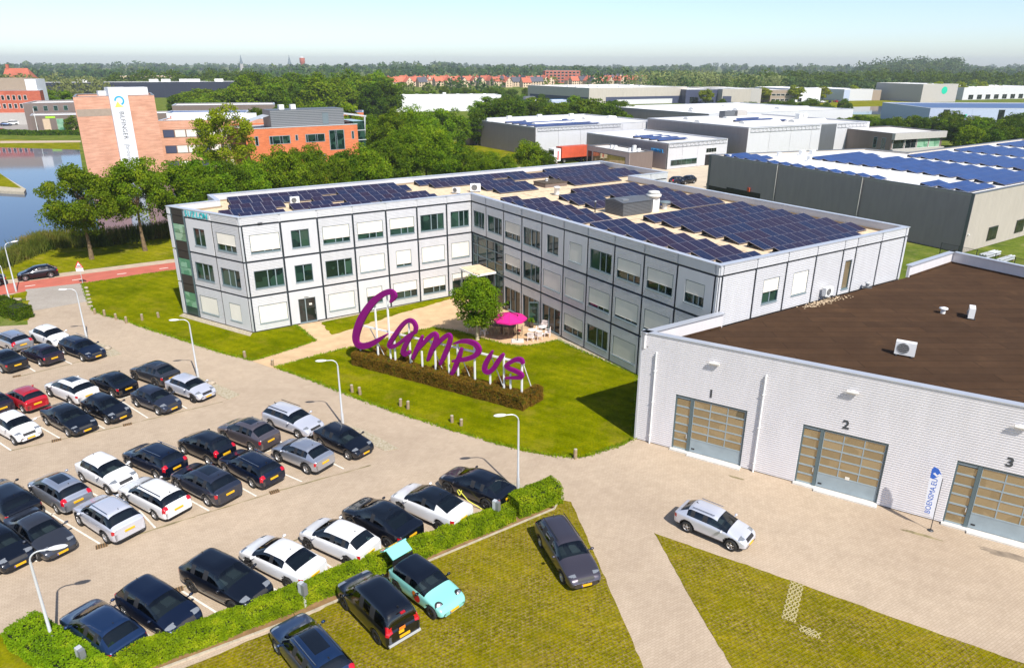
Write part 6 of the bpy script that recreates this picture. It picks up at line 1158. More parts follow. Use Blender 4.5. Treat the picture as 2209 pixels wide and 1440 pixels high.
# ================================================================ buildings around
class Shed:
    def __init__(s, name, label, p0, p1, p2, H, m1, m2, roof='pale_roof', cat='building', up=0.45, cop='coping', ribs=0.0, z0=0.0, nb=(1, 1), poly=None):
        s.t = thing(name, label, cat, (p1[0], p1[1], 0)); s.H = H; a = Vector(p0) - Vector(p1); b = Vector(p2) - Vector(p1); s.a, s.b = a, b
        s.poly = poly or [tuple(a), (0, 0), tuple(b), tuple(a + b)]; s.f1 = Fac(a, -a, s.t); s.f2 = Fac((0, 0), b, s.t); s.L1, s.L2 = a.length, b.length
        MB().prism(inset(s.poly, .12), z0 + .03, H - up, 0, True, 1).build('core_walls', ['dark_metal', roof], s.t)
        ring(MB(), inset(s.poly, .02), inset(s.poly, .4), H - up - .03, H - .08).build('parapet', m2, s.t); ring(MB(), inset(s.poly, -.04), inset(s.poly, .46), H - .08, H).build('coping', cop, s.t)
        for f, L, m, k in ((s.f1, s.L1, m1, nb[0]), (s.f2, s.L2, m2, nb[1])):
            for i in range(k):
                mb = MB(); x0, x1 = L * i / k + (.03 if i else .0), L * (i + 1) / k - (.03 if i < k - 1 else 0)
                if ribs: f.corr(mb, x0, x1, z0 + .05, H - .08, ribs, .04, -.11)
                else: f.box(mb, x0, x1, z0 + .05, H - .08, -.11, 0)
                mb.build('wall_panel', m, s.t)
        for f, L, m in [(Fac(s.poly[i], Vector(s.poly[(i + 1) % len(s.poly)]) - Vector(s.poly[i]), s.t), math.dist(s.poly[i], s.poly[(i + 1) % len(s.poly)]), m2) for i in range(2, len(s.poly))]: mb = MB(); f.box(mb, 0, L, z0 + .05, H - .08, -.11, 0); mb.build('rear_wall', m, s.t)
    def win(s, f, a0, a1, z0, z1, n=2, glass='glass_dark', frame='frame', name='window'):
        mb = MB(); w = .09; f.box(mb, a0 - w, a1 + w, z0 - w, z1 + w, .0, .05); o = mb.build(name, frame, s.t); W_ = (a1 - a0) / n
        for i in range(n): pm = MB(); f.box(pm, a0 + W_ * i + (.05 if i else 0), a0 + W_ * (i + 1), z0, z1, .051, .07); pm.build('pane', glass, o)
        return o
    def at(s, u, v, z): return s.poly and tuple(s.a.to_3d() * u + s.b.to_3d() * v + Vector((0, 0, z)))
    def dome(s, u0, v0, L, w=2.0, h=.7, along_b=True, m='skylight'):
        d = (s.b if along_b else s.a).normalized(); n = Vector((-d.y, d.x)); o = s.a * u0 + s.b * v0; z = s.H - .5; mb = MB(); prof = [(-w / 2, 0), (-w * .42, h * .6), (-w * .2, h), (w * .2, h), (w * .42, h * .6), (w / 2, 0)]; k = len(prof)
        vs = [(o.x + d.x * t + n.x * y, o.y + d.y * t + n.y * y, z + q) for t in (0, L) for y, q in prof]; mb.add(vs, [(i, i + 1, k + i + 1, k + i) for i in range(k - 1)] + [tuple(range(k)), tuple(range(2 * k - 1, k - 1, -1))]); mb.build('skylight', m, s.t)
    def rbox(s, u, v, w, d, h, m='white_metal', name='roof_unit'):
        o = s.a * u + s.b * v; bd = s.b.normalized(); Mx = Matrix.Translation((o.x, o.y, s.H - .5)) @ Matrix.Rotation(math.atan2(bd.y, bd.x), 4, 'Z'); MB().box(-w / 2, -d / 2, 0, w / 2, d / 2, h, 0, Mx).build(name, m, s.t)
    def lattice(s, f, a0, a1, z0, z1):
        mb = MB(); f.box(mb, a0, a1, z0, z0 + .08, .05, .12); f.box(mb, a0, a1, z1 - .08, z1, .05, .12); o = mb.build('lattice_girder', 'grey_metal', s.t); n = max(2, int((a1 - a0) / 1.4))
        for i in range(n): mb = MB(); x = a0 + (a1 - a0) * i / n; w = (a1 - a0) / n; mb.tube(f.P(x, z0, .1), f.P(x + w * (1 if i % 2 else 1), z1, .1), .035, None, 4); mb.tube(f.P(x, z0, .1), f.P(x, z1, .1), .035, None, 4); mb.build('lattice_bar', 'grey_metal', o)
def PT(o, ang, d): return (o[0] + math.cos(R(ang)) * d, o[1] + math.sin(R(ang)) * d)
SPB = solar_mesh(1.65, 1.0, 'solar_blue'); SPC = solar_mesh(1.03, 1.66, 'solar_blue')
# --- dark grey warehouse at the right, solar roof
_A, _B = Vector((math.cos(R(34.6)), math.sin(R(34.6)))), (Vector((36.5, 135.0)) - Vector((59.8, 92.6))).normalized()
DW = Shed('dark_warehouse', 'long dark grey warehouse with blue solar panels and skylight strips behind the hall', (36.5, 135.0), (59.8, 92.6), PT((59.8, 92.6), 34.6, 85), 7.88, 'dark_cladding', 'beige_cladding', 'white_roof', 'warehouse', .35, 'grey_louvre', .16, nb=(3, 5), poly=[tuple(_B * 48.38), (0, 0), tuple(_A * 85), tuple(_A * 85 + _B * 29.8), tuple(_A * 36.3 + _B * 29.8), tuple(_A * 35 + _B * 38.2)])
mb = MB(); DW.f1.box(mb, 5.0, 13.0, .05, 2.6, -.1, .03); DW.f1.box(mb, .1, 5.0, .05, 2.3, -.1, .02); mb.build('loading_opening', 'black', DW.t)
for a in (16.0, 32.0): mb = MB(); mb.tube(DW.f1.P(a, .1, .1), DW.f1.P(a, 7.8, .1), .07, None, 6); mb.build('downpipe', 'grey_wall', DW.t)
mb = MB(); DW.f1.box(mb, -.05, .45, .05, 7.85, .01, .06); DW.f1.box(mb, DW.L1 - .4, DW.L1 + .02, .05, 7.85, .01, .06); mb.build('corner_trim', 'grey_louvre', DW.t)
mb = MB(); DW.f1.box(mb, 10.2, 10.7, 2.6, 3.3, .05, .3); mb.build('beacon', 'container_red', DW.t)
for a in (6.5, 15.0, 24.0): DW.win(DW.f2, a, a + 2.6, .9, 2.6, 3, 'glass_dark', 'dark_metal')
mb = MB(); DW.f2.box(mb, .4, .6, 2.4, 2.55, .0, .2); mb.build('wall_lamp', 'white_metal', DW.t)
_rz = R(34.6); A1 = Vector((math.cos(_rz), math.sin(_rz), 0)); B1 = Vector((-A1.y, A1.x, 0)); DWO = Vector((59.8, 92.6, 7.55)); bb = (Vector((36.5, 135.0, 0)) - Vector((59.8, 92.6, 0))).normalized()
for v, u0, L in ((10.5, .18, 25), (29.2, .19, 23), (46.5, .16, 19), (64.5, .16, 19)): DW.dome(u0, v / 85, L, 1.7, .45, False)
def dws(v, u, n, lab): p = DWO + A1 * v + bb * u; solar_row((p.x, p.y, p.z), _rz, n, lab, 'solar rows on the dark warehouse', SPC, 1.03, 1.66, R(12), .18)
for k in range(10): dws(1.0, 14.2 + k * 2.45, 2, 'single blue solar panel along the dark wall edge, %s from the near corner' % (ordn(k) if k < 9 else 'tenth'))
for k in range(3): dws(1.0, 39.0 + 2.5 * k, 6, 'short blue solar row at the far left of the dark warehouse roof, %s from front' % ordn(k))
for k in range(3): dws(1.4, 1.6 + 2.5 * k, 8 if k < 2 else 5, 'blue solar row near the front corner of the dark warehouse, %s from front' % ordn(k))
for k in range(13): dws(12.2, 1.6 + 2.62 * k, 15 if k != 10 else 12, 'blue solar row in the band right of the first skylight strip, %s from the front' % (ordn(k) if k < 9 else ('tenth', 'eleventh', 'twelfth', 'last')[k - 9]))
for v, n, nm in ((30.8, 14, 'second'), (48.0, 14, 'third'), (66.0, 14, 'fourth')):
    for k in range(10): dws(v, 1.6 + 2.62 * k, n, 'blue solar row right of the %s skylight strip, %s from the front' % (nm, ordn(k) if k < 9 else 'tenth'))
for u, v, w, d, h in ((.93, .02, .5, .5, .7), (.70, .125, .6, .6, 1.0), (.86, .14, .9, .5, .8), (.83, .20, 1.2, .7, 1.0), (.82, .23, 1.0, .7, .9), (.22, .19, 1.3, 1.0, .5), (.3, .34, .5, .5, .5)): DW.rbox(u, v, w, d, h)
# --- pale and dark hall with blue letters
HM = Shed('lettered_warehouse', 'grey and white warehouse with blue HAMWEL letters on its dark wall', (20.1, 199.7), (36.4, 172.4), (54.0, 184.6), 6.1, 'dark_cladding', 'pale_cladding', 'pale_roof', 'warehouse', .35, 'coping', .18, nb=(1, 4))
for k, ch in enumerate('HAMWEL'): HM.f1.text('letter', ch, HM.L1 - 5.0 + .74 * k, 4.1, 1.15, 'blue_letter', .12, .06, .02)
HM.lattice(HM.f2, .6, HM.L2 - .3, 5.0, 5.9); mb = MB(); HM.f2.box(mb, 0, .35, .05, 6.0, .01, .06); mb.build('corner_trim', 'dark_metal', HM.t)
HM.win(HM.f2, 1.6, 10.5, .8, 2.0, 5, 'glass', 'frame_light'); mb = MB(); HM.f2.box(mb, 13.6, 17.5, .05, 2.6, .0, .04); mb.build('dock_opening', 'black', HM.t); HM.win(HM.f2, 13.7, 17.4, 3.1, 4.1, 4, 'glass_dark', 'white_metal', 'roller_door')
HM.dome(.35, .50, 12, 2, .6, False); HM.rbox(.6, .35, .8, .8, .7)
for k in range(4): p = Vector((36.4, 172.4, 5.7)) + bb * (6 + 3.2 * k) + A1 * 3; solar_row(tuple(p), _rz, 6, 'dark blue solar row on the lettered warehouse, %s from the front' % ordn(k), 'solar rows on the lettered warehouse', SPB, 1.65, 1.0, R(15), .3)
AN = Shed('annex_office', 'low brown office annex with long window before the lettered warehouse', (18.6, 183.0), (26.8, 167.2), (32.9, 171.2), 4.5, 'dark_cladding', 'brown_cladding', 'pale_roof', 'office building', .3, 'grey_louvre')
AN.win(AN.f1, 3.0, 16.2, .8, 3.2, 6, 'glass_tan', 'dark_metal'); AN.win(AN.f1, .7, 2.2, .2, 3.2, 2, 'glass_dark', 'dark_metal')
for u, v in ((.62, .4), (.56, .45), (.22, .45), (.16, .5), (.12, .62)): AN.rbox(u, v, .8, .5, 1.0 if u != .16 else 1.7, 'white_metal', 'air_conditioner')
# --- warehouse with the dark left wall
W12 = Shed('grey_warehouse', 'wide warehouse with dark left wall, white right wall and barrel skylights', (-13.9, 230.2), (6.2, 198.1), PT((6.2, 198.1), 33, 46), 7.53, 'dark_cladding', 'pale_cladding', 'pale_roof', 'warehouse', .35, 'coping', .2, nb=(1, 6))
W12.lattice(W12.f2, .6, 30, 6.4, 7.3); mb = MB(); W12.f1.box(mb, .4, 4.0, .05, 4.0, .02, 1.6); mb.build('porch', 'brown_cladding', W12.t); W12.win(W12.f1, 5.0, 8.0, .2, 3.4, 3, 'glass_dark', 'dark_metal')
for k, (u, v) in enumerate(((.55, .22), (.28, .14), (.62, .48), (.30, .44), (.55, .70))): W12.dome(u, v, 13, 2.4, .8)
for u, v in ((.95, .1), (.9, .28), (.93, .55), (.88, .80), (.5, .9), (.7, .02)): W12.rbox(u, v, 1.4, 1.0, 1.1)
for k in range(5): p = Vector((6.2, 198.1, 7.15)) + bb * (3 + 4.2 * k) + A1 * 2; solar_row(tuple(p), _rz, 14, 'blue solar row between the barrel skylights, %s from the front' % ordn(k), 'solar rows on the wide warehouse', SPB, 1.65, 1.0, R(12), .25)
W14 = Shed('large_warehouse', 'big pale warehouse with dark end wall and lattice girder edge', (39.8, 219.2), (59.5, 186.4), PT((59.5, 186.4), 28, 46), 8.6, 'dark_cladding', 'pale_cladding', 'pale_roof', 'warehouse', .35, 'coping', .22, nb=(1, 6))
W14.lattice(W14.f2, .8, 26, 7.3, 8.3); W14.lattice(W14.f2, 33, 45, 7.3, 8.3); mb = MB(); W14.f2.corr(mb, 26.5, 32.5, .1, 8.4, .2, .04, .02); mb.build('dark_bay', 'grey_louvre', W14.t)
for u, v, l in ((.35, .25, 14), (.6, .1, 14), (.75, .45, 14), (.3, .62, 13), (.85, .2, 12)): W14.dome(u, v, l, 2.4, .8)
for u, v in ((.5, .88), (.5, .92)): W14.rbox(u, v, 1.5, 1.6, 1.7)
W14.rbox(.85, .55, 4, 2.5, 2.2, 'grey_louvre', 'roof_cabin'); W14.rbox(.85, .66, 4, 2.5, 2.2, 'grey_wall', 'roof_cabin')
for k in range(3): p = Vector((59.5, 186.4, 8.25)) + bb * (12 + 5 * k) + A1 * 14; solar_row(tuple(p), R(28), 9, 'blue solar row on the big pale warehouse, %s from the front' % ordn(k), 'solar rows on the big warehouse', SPB, 1.65, 1.0, R(15), .3)
W15 = Shed('rear_warehouse', 'dark-walled warehouse with white skylights behind the big pale one', (36.6, 293.7), (65.5, 248.3), PT((65.5, 248.3), 27, 70), 8.0, 'dark_cladding', 'pale_cladding', 'white_roof', 'warehouse', .35, 'coping')
for u, v in ((.3, .1), (.5, .25), (.3, .4), (.6, .55), (.3, .7)): W15.dome(u, v, 16, 3, .9)
OG = Shed('glazed_office', 'dark office with a projecting glazed upper storey at the warehouse row end', (91.5, 206.0), (97.6, 189.3), (115.2, 197.4), 7.0, 'brown_cladding', 'brown_cladding', 'pale_roof', 'office building', .3, 'grey_louvre')
mb = MB(); OG.f2.box(mb, -.2, OG.L2 + .2, 5.4, 7.02, .02, .9); OG.f2.box(mb, -.2, OG.L2 + .2, 2.2, 3.0, .02, .9); mb.build('cornice', 'grey_wall', OG.t)
for i in range(4): OG.win(OG.f2, .6 + i * 4.6, 4.6 + i * 4.6, 3.05, 5.35, 2 if i == 1 else 1, 'glass_green' if i > 1 else 'glass_dark', 'white_metal')
for i in range(3): OG.win(OG.f2, .8 + i * 6, 5.5 + i * 6, .3, 2.0, 3, 'glass', 'frame_light')
OG.win(OG.f1, 12, 13, 3.0, 5.6, 1, 'glass', 'frame_light'); OG.win(OG.f1, 14.6, 15.8, 3.0, 5.6, 1, 'glass', 'frame_light')
# --- brick tower by the lake
TW = thing('brick_tower', 'salmon brick tower with a tall white BiLFINGER sign slab rising from the lake edge', 'tower', (-87.8, 149.8)); TA = Vector((11.6, 9.8)); TB = Vector((-7.2, 13.6)); TP = [(0, 0), tuple(TA), tuple(TA + TB), tuple(TB)]
MB().prism(inset(TP, .15), -.3, 16.2, 0, True, 1).build('core_walls', ['tower_brick', 'pale_roof'], TW); FT = Fac((0, 0), TA, TW); FS = Fac(TA, TB, TW); TL = TA.length
for f, L in ((FT, TL), (FS, TB.length), (Fac(TA + TB, -TA, TW), TL), (Fac(TB, -TB, TW), TB.length)):
    mb = MB(); f.box(mb, 0, L, -.3, 17.0, -.14, 0); mb.build('brick_wall', 'tower_brick', TW); mb = MB(); f.box(mb, -.02, L + .02, 17.0, 17.08, -.35, .03); mb.build('coping', 'grey_metal', TW)
mb = MB(); FT.box(mb, .1, 7.0, 13.2, 14.6, .0, .02); mb.build('taupe_band', 'taupe', TW)
mb = MB(); FT.box(mb, 6.4, 9.9, .5, 18.7, .02, .7); FT.box(mb, 6.4, 9.9, 16.6, 18.7, -2.5, .02); slb = mb.build('sign_slab', 'white_wall', TW)
mb = MB(); FT.box(mb, 5.0, 6.38, 17.1, 18.0, -3, -1.5); FT.box(mb, 10.2, 14.5, 17.1, 18.6, -4.5, -1.5); mb.build('plant_room', 'white_wall', TW)
FT.text('lettering', 'BiLFINGER', 8.15, 11.2, 1.22, 'ink', .705, .005, .0, R(-90)); FT.text('lettering', '|brouwer', 8.15, 5.2, 1.2, 'grey_metal', .705, .005, .0, R(-90))
mat('logo_blue', (.02, .35, .6), .5); mat('logo_yellow', (.62, .66, .12), .5)
lg = MB(); c = FT.P(8.15, 15.6, .71)
for k in range(14):
    a0, a1 = R(-70 + k * 18), R(-70 + (k + 1) * 18); lg.add([FT.P(8.15 + r * math.cos(a), 16.1 + r * math.sin(a), .71) for a, r in ((a0, .62), (a1, .62), (a1, .95), (a0, .95))], [(0, 1, 2, 3)])
lg.build('emblem', 'logo_blue', TW); MB().add([FT.P(x, z, .712) for x, z in ((7.1, 14.8), (8.9, 14.9), (8.3, 15.2), (7.75, 16.0))], [(0, 1, 2, 3)]).build('emblem', 'logo_yellow', TW)
for z in (2.0, 5.6, 9.2, 12.8):
    mb = MB(); FS.box(mb, 2.5, 4.1, z, z + 2.0, .0, .03); o = mb.build('window', 'dark_metal', TW); mb = MB(); FS.box(mb, 2.7, 3.9, z + .2, z + 1.8, .031, .05); mb.build('pane', 'glass_dark', o)
WG = Shed('brick_wing', 'salmon brick office wing with ribbon windows beside the tower', (-79.6, 171.0), (-78.0, 163.0), (-52.5, 171.5), 11.6, 'tower_brick', 'tower_brick', 'white_roof', 'office building', .3)
for z in (1.2, 4.6, 8.0):
    for k in range(11): WG.win(WG.f2, .8 + k * 2.35, 2.9 + k * 2.35, z, z + 1.5, 1, 'blind' if k % 3 else 'navy_wall', 'dark_metal')
WG.rbox(.5, .25, 9, 4, 1.8, 'white_wall'); WG.rbox(.5, .62, 7, 4, 1.4, 'white_wall')
# --- orange brick office with leaning wall and grey plant roof
OB = thing('orange_office', 'orange brick office with an outward leaning end wall and grey roof plant room', 'office building', (-52.0, 142.0)); OA = Vector((19.4, 13.5)); OL = OA.length; FO = Fac((0, 0), OA, OB); HB = 11.45
def lean(f, d): return [f.P(2.2, 0, d), f.P(OL, 0, d), f.P(OL, HB, d), f.P(0, HB + .1, d)]
fr_, bk = lean(FO, 0), lean(FO, -14); MB().add(fr_ + bk, [(0, 1, 2, 3), (7, 6, 5, 4), (0, 3, 7, 4), (1, 5, 6, 2), (0, 4, 5, 1)]).build('brick_wall', 'orange_brick', OB); MB().add([FO.P(.25, HB - .25, -.3), FO.P(OL - .2, HB - .3, -.3), FO.P(OL - .2, HB - .3, -13.7), FO.P(.25, HB - .25, -13.7)], [(0, 1, 2, 3)]).build('roof', 'grey_wall', OB)
mb = MB(); FO.box(mb, .0, OL + .05, HB + .02, HB + .16, -.4, .06); mb.build('coping', 'pole_grey', OB)
def owin(a0, a1, z0, z1, cols, gl):
    mb = MB(); FO.box(mb, a0, a1, z0, z1, -.05, .03); o = mb.build('window', 'frame_light', OB); x = a0 + .1
    for c, g_ in zip(cols, gl): x1 = x + (a1 - a0 - .2) * c; mb = MB(); FO.box(mb, x + .04, x1 - .04, z0 + .1, z1 - .1, .031, .05); mb.build('pane', g_, o); x = x1
owin(2.2, 2.9, 8.3, 10.1, (1,), ('glass_dark',)); owin(5.0, 9.2, 8.4, 10.0, (.14, .36, .14, .36), ('glass_dark', 'glass', 'glass_dark', 'glass')); owin(10.2, 10.8, 8.9, 10.0, (1,), ('glass_dark',)); owin(12.3, 16.4, 8.4, 10.0, (.1, .42, .1, .38), ('glass_dark', 'glass', 'glass_dark', 'glass')); owin(17.3, 20.6, 6.6, 10.6, (.4, .1, .5), ('glass', 'glass_dark', 'glass')); owin(22.2, 22.8, 8.6, 10.2, (1,), ('glass',)); owin(3.6, 4.2, 4.2, 6.0, (1,), ('glass',)); owin(15.4, 16.1, 4.4, 5.8, (1,), ('glass_dark',)); owin(6.5, 10.5, 4.2, 5.8, (.5, .5), ('glass', 'glass_dark'))
mb = MB(); FO.box(mb, 6.6, 22.0, HB - .2, HB + 3.2, -8, -3); po = mb.build('plant_room', 'grey_louvre', OB)
for k in range(9): mb = MB(); FO.box(mb, 6.6, 22.02, HB + .1 + k * .34, HB + .30 + k * .34, -3.0, -2.94); mb.build('louvre', 'grey_metal', po)
mb = MB(); FO.box(mb, 17.3, 18.6, HB + .2, HB + 2.4, -2.94, -2.9); mb.build('plant_door', 'slate', po)
for a in (9.2, 11.6): mb = MB(); FO.box(mb, a, a + 1.0, HB + 3.2, HB + 4.1, -6, -5); mb.build('roof_unit', 'white_metal', po)
mb = MB(); mb.add([FO.P(22.2, HB + 2.2, -3.4), FO.P(27.3, HB + 1.5, -3.4), FO.P(27.3, HB + 1.5, -9), FO.P(22.2, HB + 2.2, -9), FO.P(22.2, HB + 1.9, -3.4), FO.P(27.3, HB + 1.2, -3.4), FO.P(27.3, HB + 1.2, -9), FO.P(22.2, HB + 1.9, -9)], [(0, 1, 2, 3), (7, 6, 5, 4), (0, 4, 5, 1), (1, 5, 6, 2), (2, 6, 7, 3), (3, 7, 4, 0)]); mb.add([FO.P(2.0, HB + 1.0, -3.4), FO.P(6.6, HB + 2.2, -3.4), FO.P(6.6, HB + 2.2, -8), FO.P(2.0, HB + 1.0, -8)], [(0, 1, 2, 3)]); mb.build('canopy_roof', 'pole_grey', OB)
mb = MB(); FO.box(mb, OL + .02, OL + 2.6, 0, HB + .5, -9, -2.2); gl = mb.build('glazed_end', 'glass', OB)
for z in (2, 4, 6, 8, 10): mb = MB(); FO.box(mb, OL, OL + 2.75, z, z + .15, -9.1, -2.1); mb.build('glazing_bar', 'pole_grey', gl)
mb = MB(); mb.tube(FO.P(27.0, HB + 1.3, -3.6), FO.P(25.9, 0, -3.6), .2); mb.build('raking_column', 'pole_grey', OB)
# --- around the lake, far left
LD = Shed('long_dark_warehouse', 'very long dark blue warehouse with white roof edge beyond the lake', (-330, 530), (-319.4, 514.5), (-196.0, 566), 10.7, 'blue_dark_cladding', 'blue_dark_cladding', 'white_roof', 'warehouse', .3, 'white_metal', nb=(1, 9))
for v in (.18, .52, .58, .7, .85): LD.rbox(.5, v, 6 if v != .7 else 14, 4, 2.2)
RL_ = Shed('red_office', 'red brick office with white windows and grey upper storey at the far left', (-262, 296), (-260, 290), (-190.5, 303.0), 13.0, 'red_brick', 'red_brick', 'pale_roof', 'office building', .4)
for z in (6.2, 9.4):
    for k in range(10): RL_.win(RL_.f2, 46 + k * 2.05, 47 + k * 2.05, z, z + 1.7, 1, 'glass_dark', 'white_metal')
mb = MB(); RL_.f2.box(mb, 48, 66, 13.0, 17.6, -8, -1); mb.build('timber_block', 'taupe', RL_.t); mb = MB(); RL_.f2.box(mb, 20, 47.8, 15.0, 17.0, -9, -1); mb.build('white_block', 'white_wall', RL_.t); mb = MB(); RL_.f2.box(mb, 66, 70, 3, 17.2, -9, -.2); mb.build('white_block', 'white_wall', RL_.t); mb = MB(); RL_.f2.box(mb, 20, 47.8, 13.0, 15.0, -8.5, -1.4); mb.build('glazed_storey', 'glass', RL_.t)
mb = MB(); RL_.f2.box(mb, 30, 70.5, .05, 4.5, .03, 5); mb.build('lower_block', 'grey_wall', RL_.t)
BO = Shed('brown_office', 'dark brown office with narrow windows on the far lake bank', (-185.6, 291.5), (-178.5, 272.5), (-146.5, 292.0), 9.6, 'brown_cladding', 'brown_cladding', 'pale_roof', 'office building', .4)
for k in range(4): BO.win(BO.f2, 3 + k * 3.2, 4.2 + k * 3.2, 6.8, 8.4, 1, 'glass', 'frame_light'); BO.win(BO.f1, 2 + k * 4, 3.2 + k * 4, 1, 8.5, 1, 'glass_dark', 'dark_metal')
BO2 = Shed('bank_office', 'lower brown office block with tall pale window strips by the lake', (-173.0, 268.0), (-167.4, 258.0), (-125.0, 274.0), 6.3, 'grey_wall', 'brown_cladding', 'white_roof', 'office building', .3)
for k in range(9): BO2.win(BO2.f2, 3.5 + k * 4.2, 5.6 + k * 4.2, .6, 5.0, 1, 'glass_green' if k % 2 else 'cream_wall', 'taupe')
mb = MB(); BO2.f1.box(mb, 3, 7, .1, 4.8, .0, .05); mb.build('roller_door', 'white_metal', BO2.t); mat('lime', (.35, .6, .03), .5); mb = MB(); BO2.f2.box(mb, 4.5, 7.5, 5.2, 5.9, .02, .1); mb.build('logo', 'lime', BO2.t)
t = thing('flagpole', 'thin white flagpole on the far lake bank', 'flagpole', (*(-163.20, 253.94), 0)); MB().tube((0, 0, 0), (0, 0, 8.5), .12, .06).build('pole', 'white_metal', t); MB().lathe([(.1, 8.5), (.18, 8.6), (0, 8.75)], 8).build('finial', 'white_metal', t)
D2 = Shed('dark_strip_office', 'dark office with vertical window strips behind the tower wing', (-118, 262), (-114, 250), (-82, 258), 10.2, 'dark_cladding', 'brown_cladding', 'white_roof', 'office building', .3)
for k in range(5): D2.win(D2.f2, 14 + k * 3.6, 15.4 + k * 3.6, 1, 8.6, 1, 'glass', 'taupe')
RB = Shed('red_panel_building', 'building with tall red panels and solar roof behind the tower wing', (-103, 225), (-100, 215), (-78, 219), 10.0, 'container_red', 'white_wall', 'solar_blue', 'building', .2)
for k in range(5): mb = MB(); RB.f2.box(mb, 1.0 + k * 4.0, 3.4 + k * 4.0, 4, 9.0, .02, .3); mb.build('red_panel', 'container_red', RB.t)
OR = Shed('orange_hall', 'low orange-fronted building with solar roof behind the airy tree', (-72, 236), (-70, 226), (-46, 230), 9.4, 'orange_brick', 'orange_brick', 'solar_blue', 'building', .2)
mb = MB(); OR.f2.box(mb, 8, 22, .2, 6.2, .02, .1); mb.build('cream_front', 'cream_wall', OR.t)
for k in range(4): OR.win(OR.f2, 9 + k * 3.2, 11 + k * 3.2, 1, 5, 1, 'glass_dark', 'white_metal')
# --- middle distance
W7 = Shed('white_warehouse', 'long white warehouse half hidden by trees behind the orange office', (-99, 392), (-95.6, 376.9), (-6.0, 398.5), 8.0, 'white_wall', 'white_wall', 'white_roof', 'warehouse', .3, 'white_metal', nb=(1, 8))
for k in range(12): W7.rbox(.2 + .03 * (k % 2), .05 + k * .078, 1.6, 1.6, 1.1 if k % 4 else 1.8)
W7b = Shed('blue_edge_hall', 'low hall with a blue roof edge at the right end of the white warehouse', (-9, 372), (-1, 358), (34, 371), 6.6, 'navy_wall', 'blue_grey_wall', 'pale_roof', 'warehouse', .3, 'blue_letter')
W7b.rbox(.4, .35, 5, 3, 2.5, 'grey_louvre')
G8 = Shed('beige_warehouse', 'huge beige-topped warehouse with dark blue base in the middle distance', (10.3, 512.7), (46.0, 452.4), (112.0, 484.0), 10.0, 'beige_cladding', 'beige_cladding', 'white_roof', 'warehouse', .4, 'white_metal', nb=(2, 3))
for f, L in ((G8.f1, G8.L1), (G8.f2, G8.L2)): mb = MB(); f.box(mb, 3 if f is G8.f1 else 12, L - 1, .1, 4.6, .0, .06); mb.build('dark_base', 'navy_wall', G8.t)
mb = MB(); G8.f2.box(mb, 20, 62, .1, 3.0, .07, .12); mb.build('pale_base', 'pale_cladding', G8.t)
for k in range(8): G8.rbox(.3 + .3 * (k % 2), .08 + .11 * k, 3, 2, .9)
def block(px0, px1, yt, yb, dep, m, lab, extra=None, roof='white_roof'):
    """a plain far hall from the two ends of its front"""
    s = Shed('far_hall', lab, (px0[0] - dep * .3, px0[1] + dep), px0, px1, yt, m, m, roof, 'warehouse', .3, 'white_metal')
    if extra: extra(s)
    return s
block((109.56, 475.39), (134.42, 482.34), 8.6, 0, 40, 'navy_wall', 'dark blue far hall with a round sign left of the yellow trees', lambda s: (s.win(s.f2, 3, 9, .3, 4, 2, 'glass_dark', 'navy_wall', 'dock'), s.win(s.f2, 12, 20, .8, 2.2, 4, 'glass_dark', 'dark_metal')))
block((132.84, 476.55), (143.02, 477.06), 8.9, 0, 40, 'beige_cladding', 'pale far hall with navy entrance, second from the left', lambda s: s.win(s.f2, .5, 6, .2, 4.5, 2, 'navy_wall', 'navy_wall', 'entrance'))
block((143.27, 479.92), (158.97, 480.71), 9.0, 0, 40, 'beige_cladding', 'beige and grey far hall behind the first yellow trees', lambda s: s.win(s.f2, 9, 15, .2, 8.6, 1, 'grey_wall', 'grey_wall', 'grey_bay'))
block((168.03, 489.91), (182.24, 490.64), 8.0, 0, 40, 'taupe', 'brown-fronted far office between yellow trees', lambda s: [s.win(s.f2, 1 + 3 * k, 3.4 + 3 * k, z, z + 1.2, 2, 'glass_dark', 'white_metal') for k in range(4) for z in (1.2, 4.4)])
block((184.48, 496.78), (209.08, 510.57), 8.6, 0, 40, 'white_wall', 'white far hall with small dark doors', lambda s: s.win(s.f2, 6, 10, .2, 2.6, 2, 'glass_dark', 'white_metal', 'dock'))
block((228.12, 518.09), (251.73, 526.04), 7.6, 0, 40, 'pale_cladding', 'grey-white far hall in the middle of the yellow tree row', lambda s: s.win(s.f2, .2, 5, .2, 7.2, 1, 'blue_grey_wall', 'blue_grey_wall', 'grey_bay'))
block((251.73, 526.04), (257.74, 526.37), 7.0, 0, 20, 'taupe', 'small brown far hall right of the grey-white one')
mat('logo_green', (.0, .5, .32), .5)
gh = block((272.68, 501.35), (300.39, 509.03), 11.5, 0, 40, 'grey_wall', 'grey far hall with a green drop logo at the right'); MB().lathe([(0, 0), (2.4, .05)], 16, 0, (0, 0, 0), 'y').build('logo', 'logo_green', gh.t, tuple(gh.f2.P(18, 7.5, .12)), math.atan2(gh.b.y, gh.b.x))
block((321.44, 536.75), (403.30, 571.01), 8.5, 0, 40, 'pale_cladding', 'low pale far halls at the right edge', lambda s: [s.win(s.f2, 6 + 9 * k, 11 + 9 * k, .3, 3.5, 2, 'glass_dark', 'white_metal') for k in range(7)])
BL = Shed('blue_grey_hall', 'blue-grey hall with solar roof and green leaf logo behind the right trees', (163, 330), (160, 286), (240, 284), 8.0, 'blue_grey_wall', 'blue_grey_wall', 'solar_blue', 'warehouse', .3, 'white_metal', nb=(1, 5))
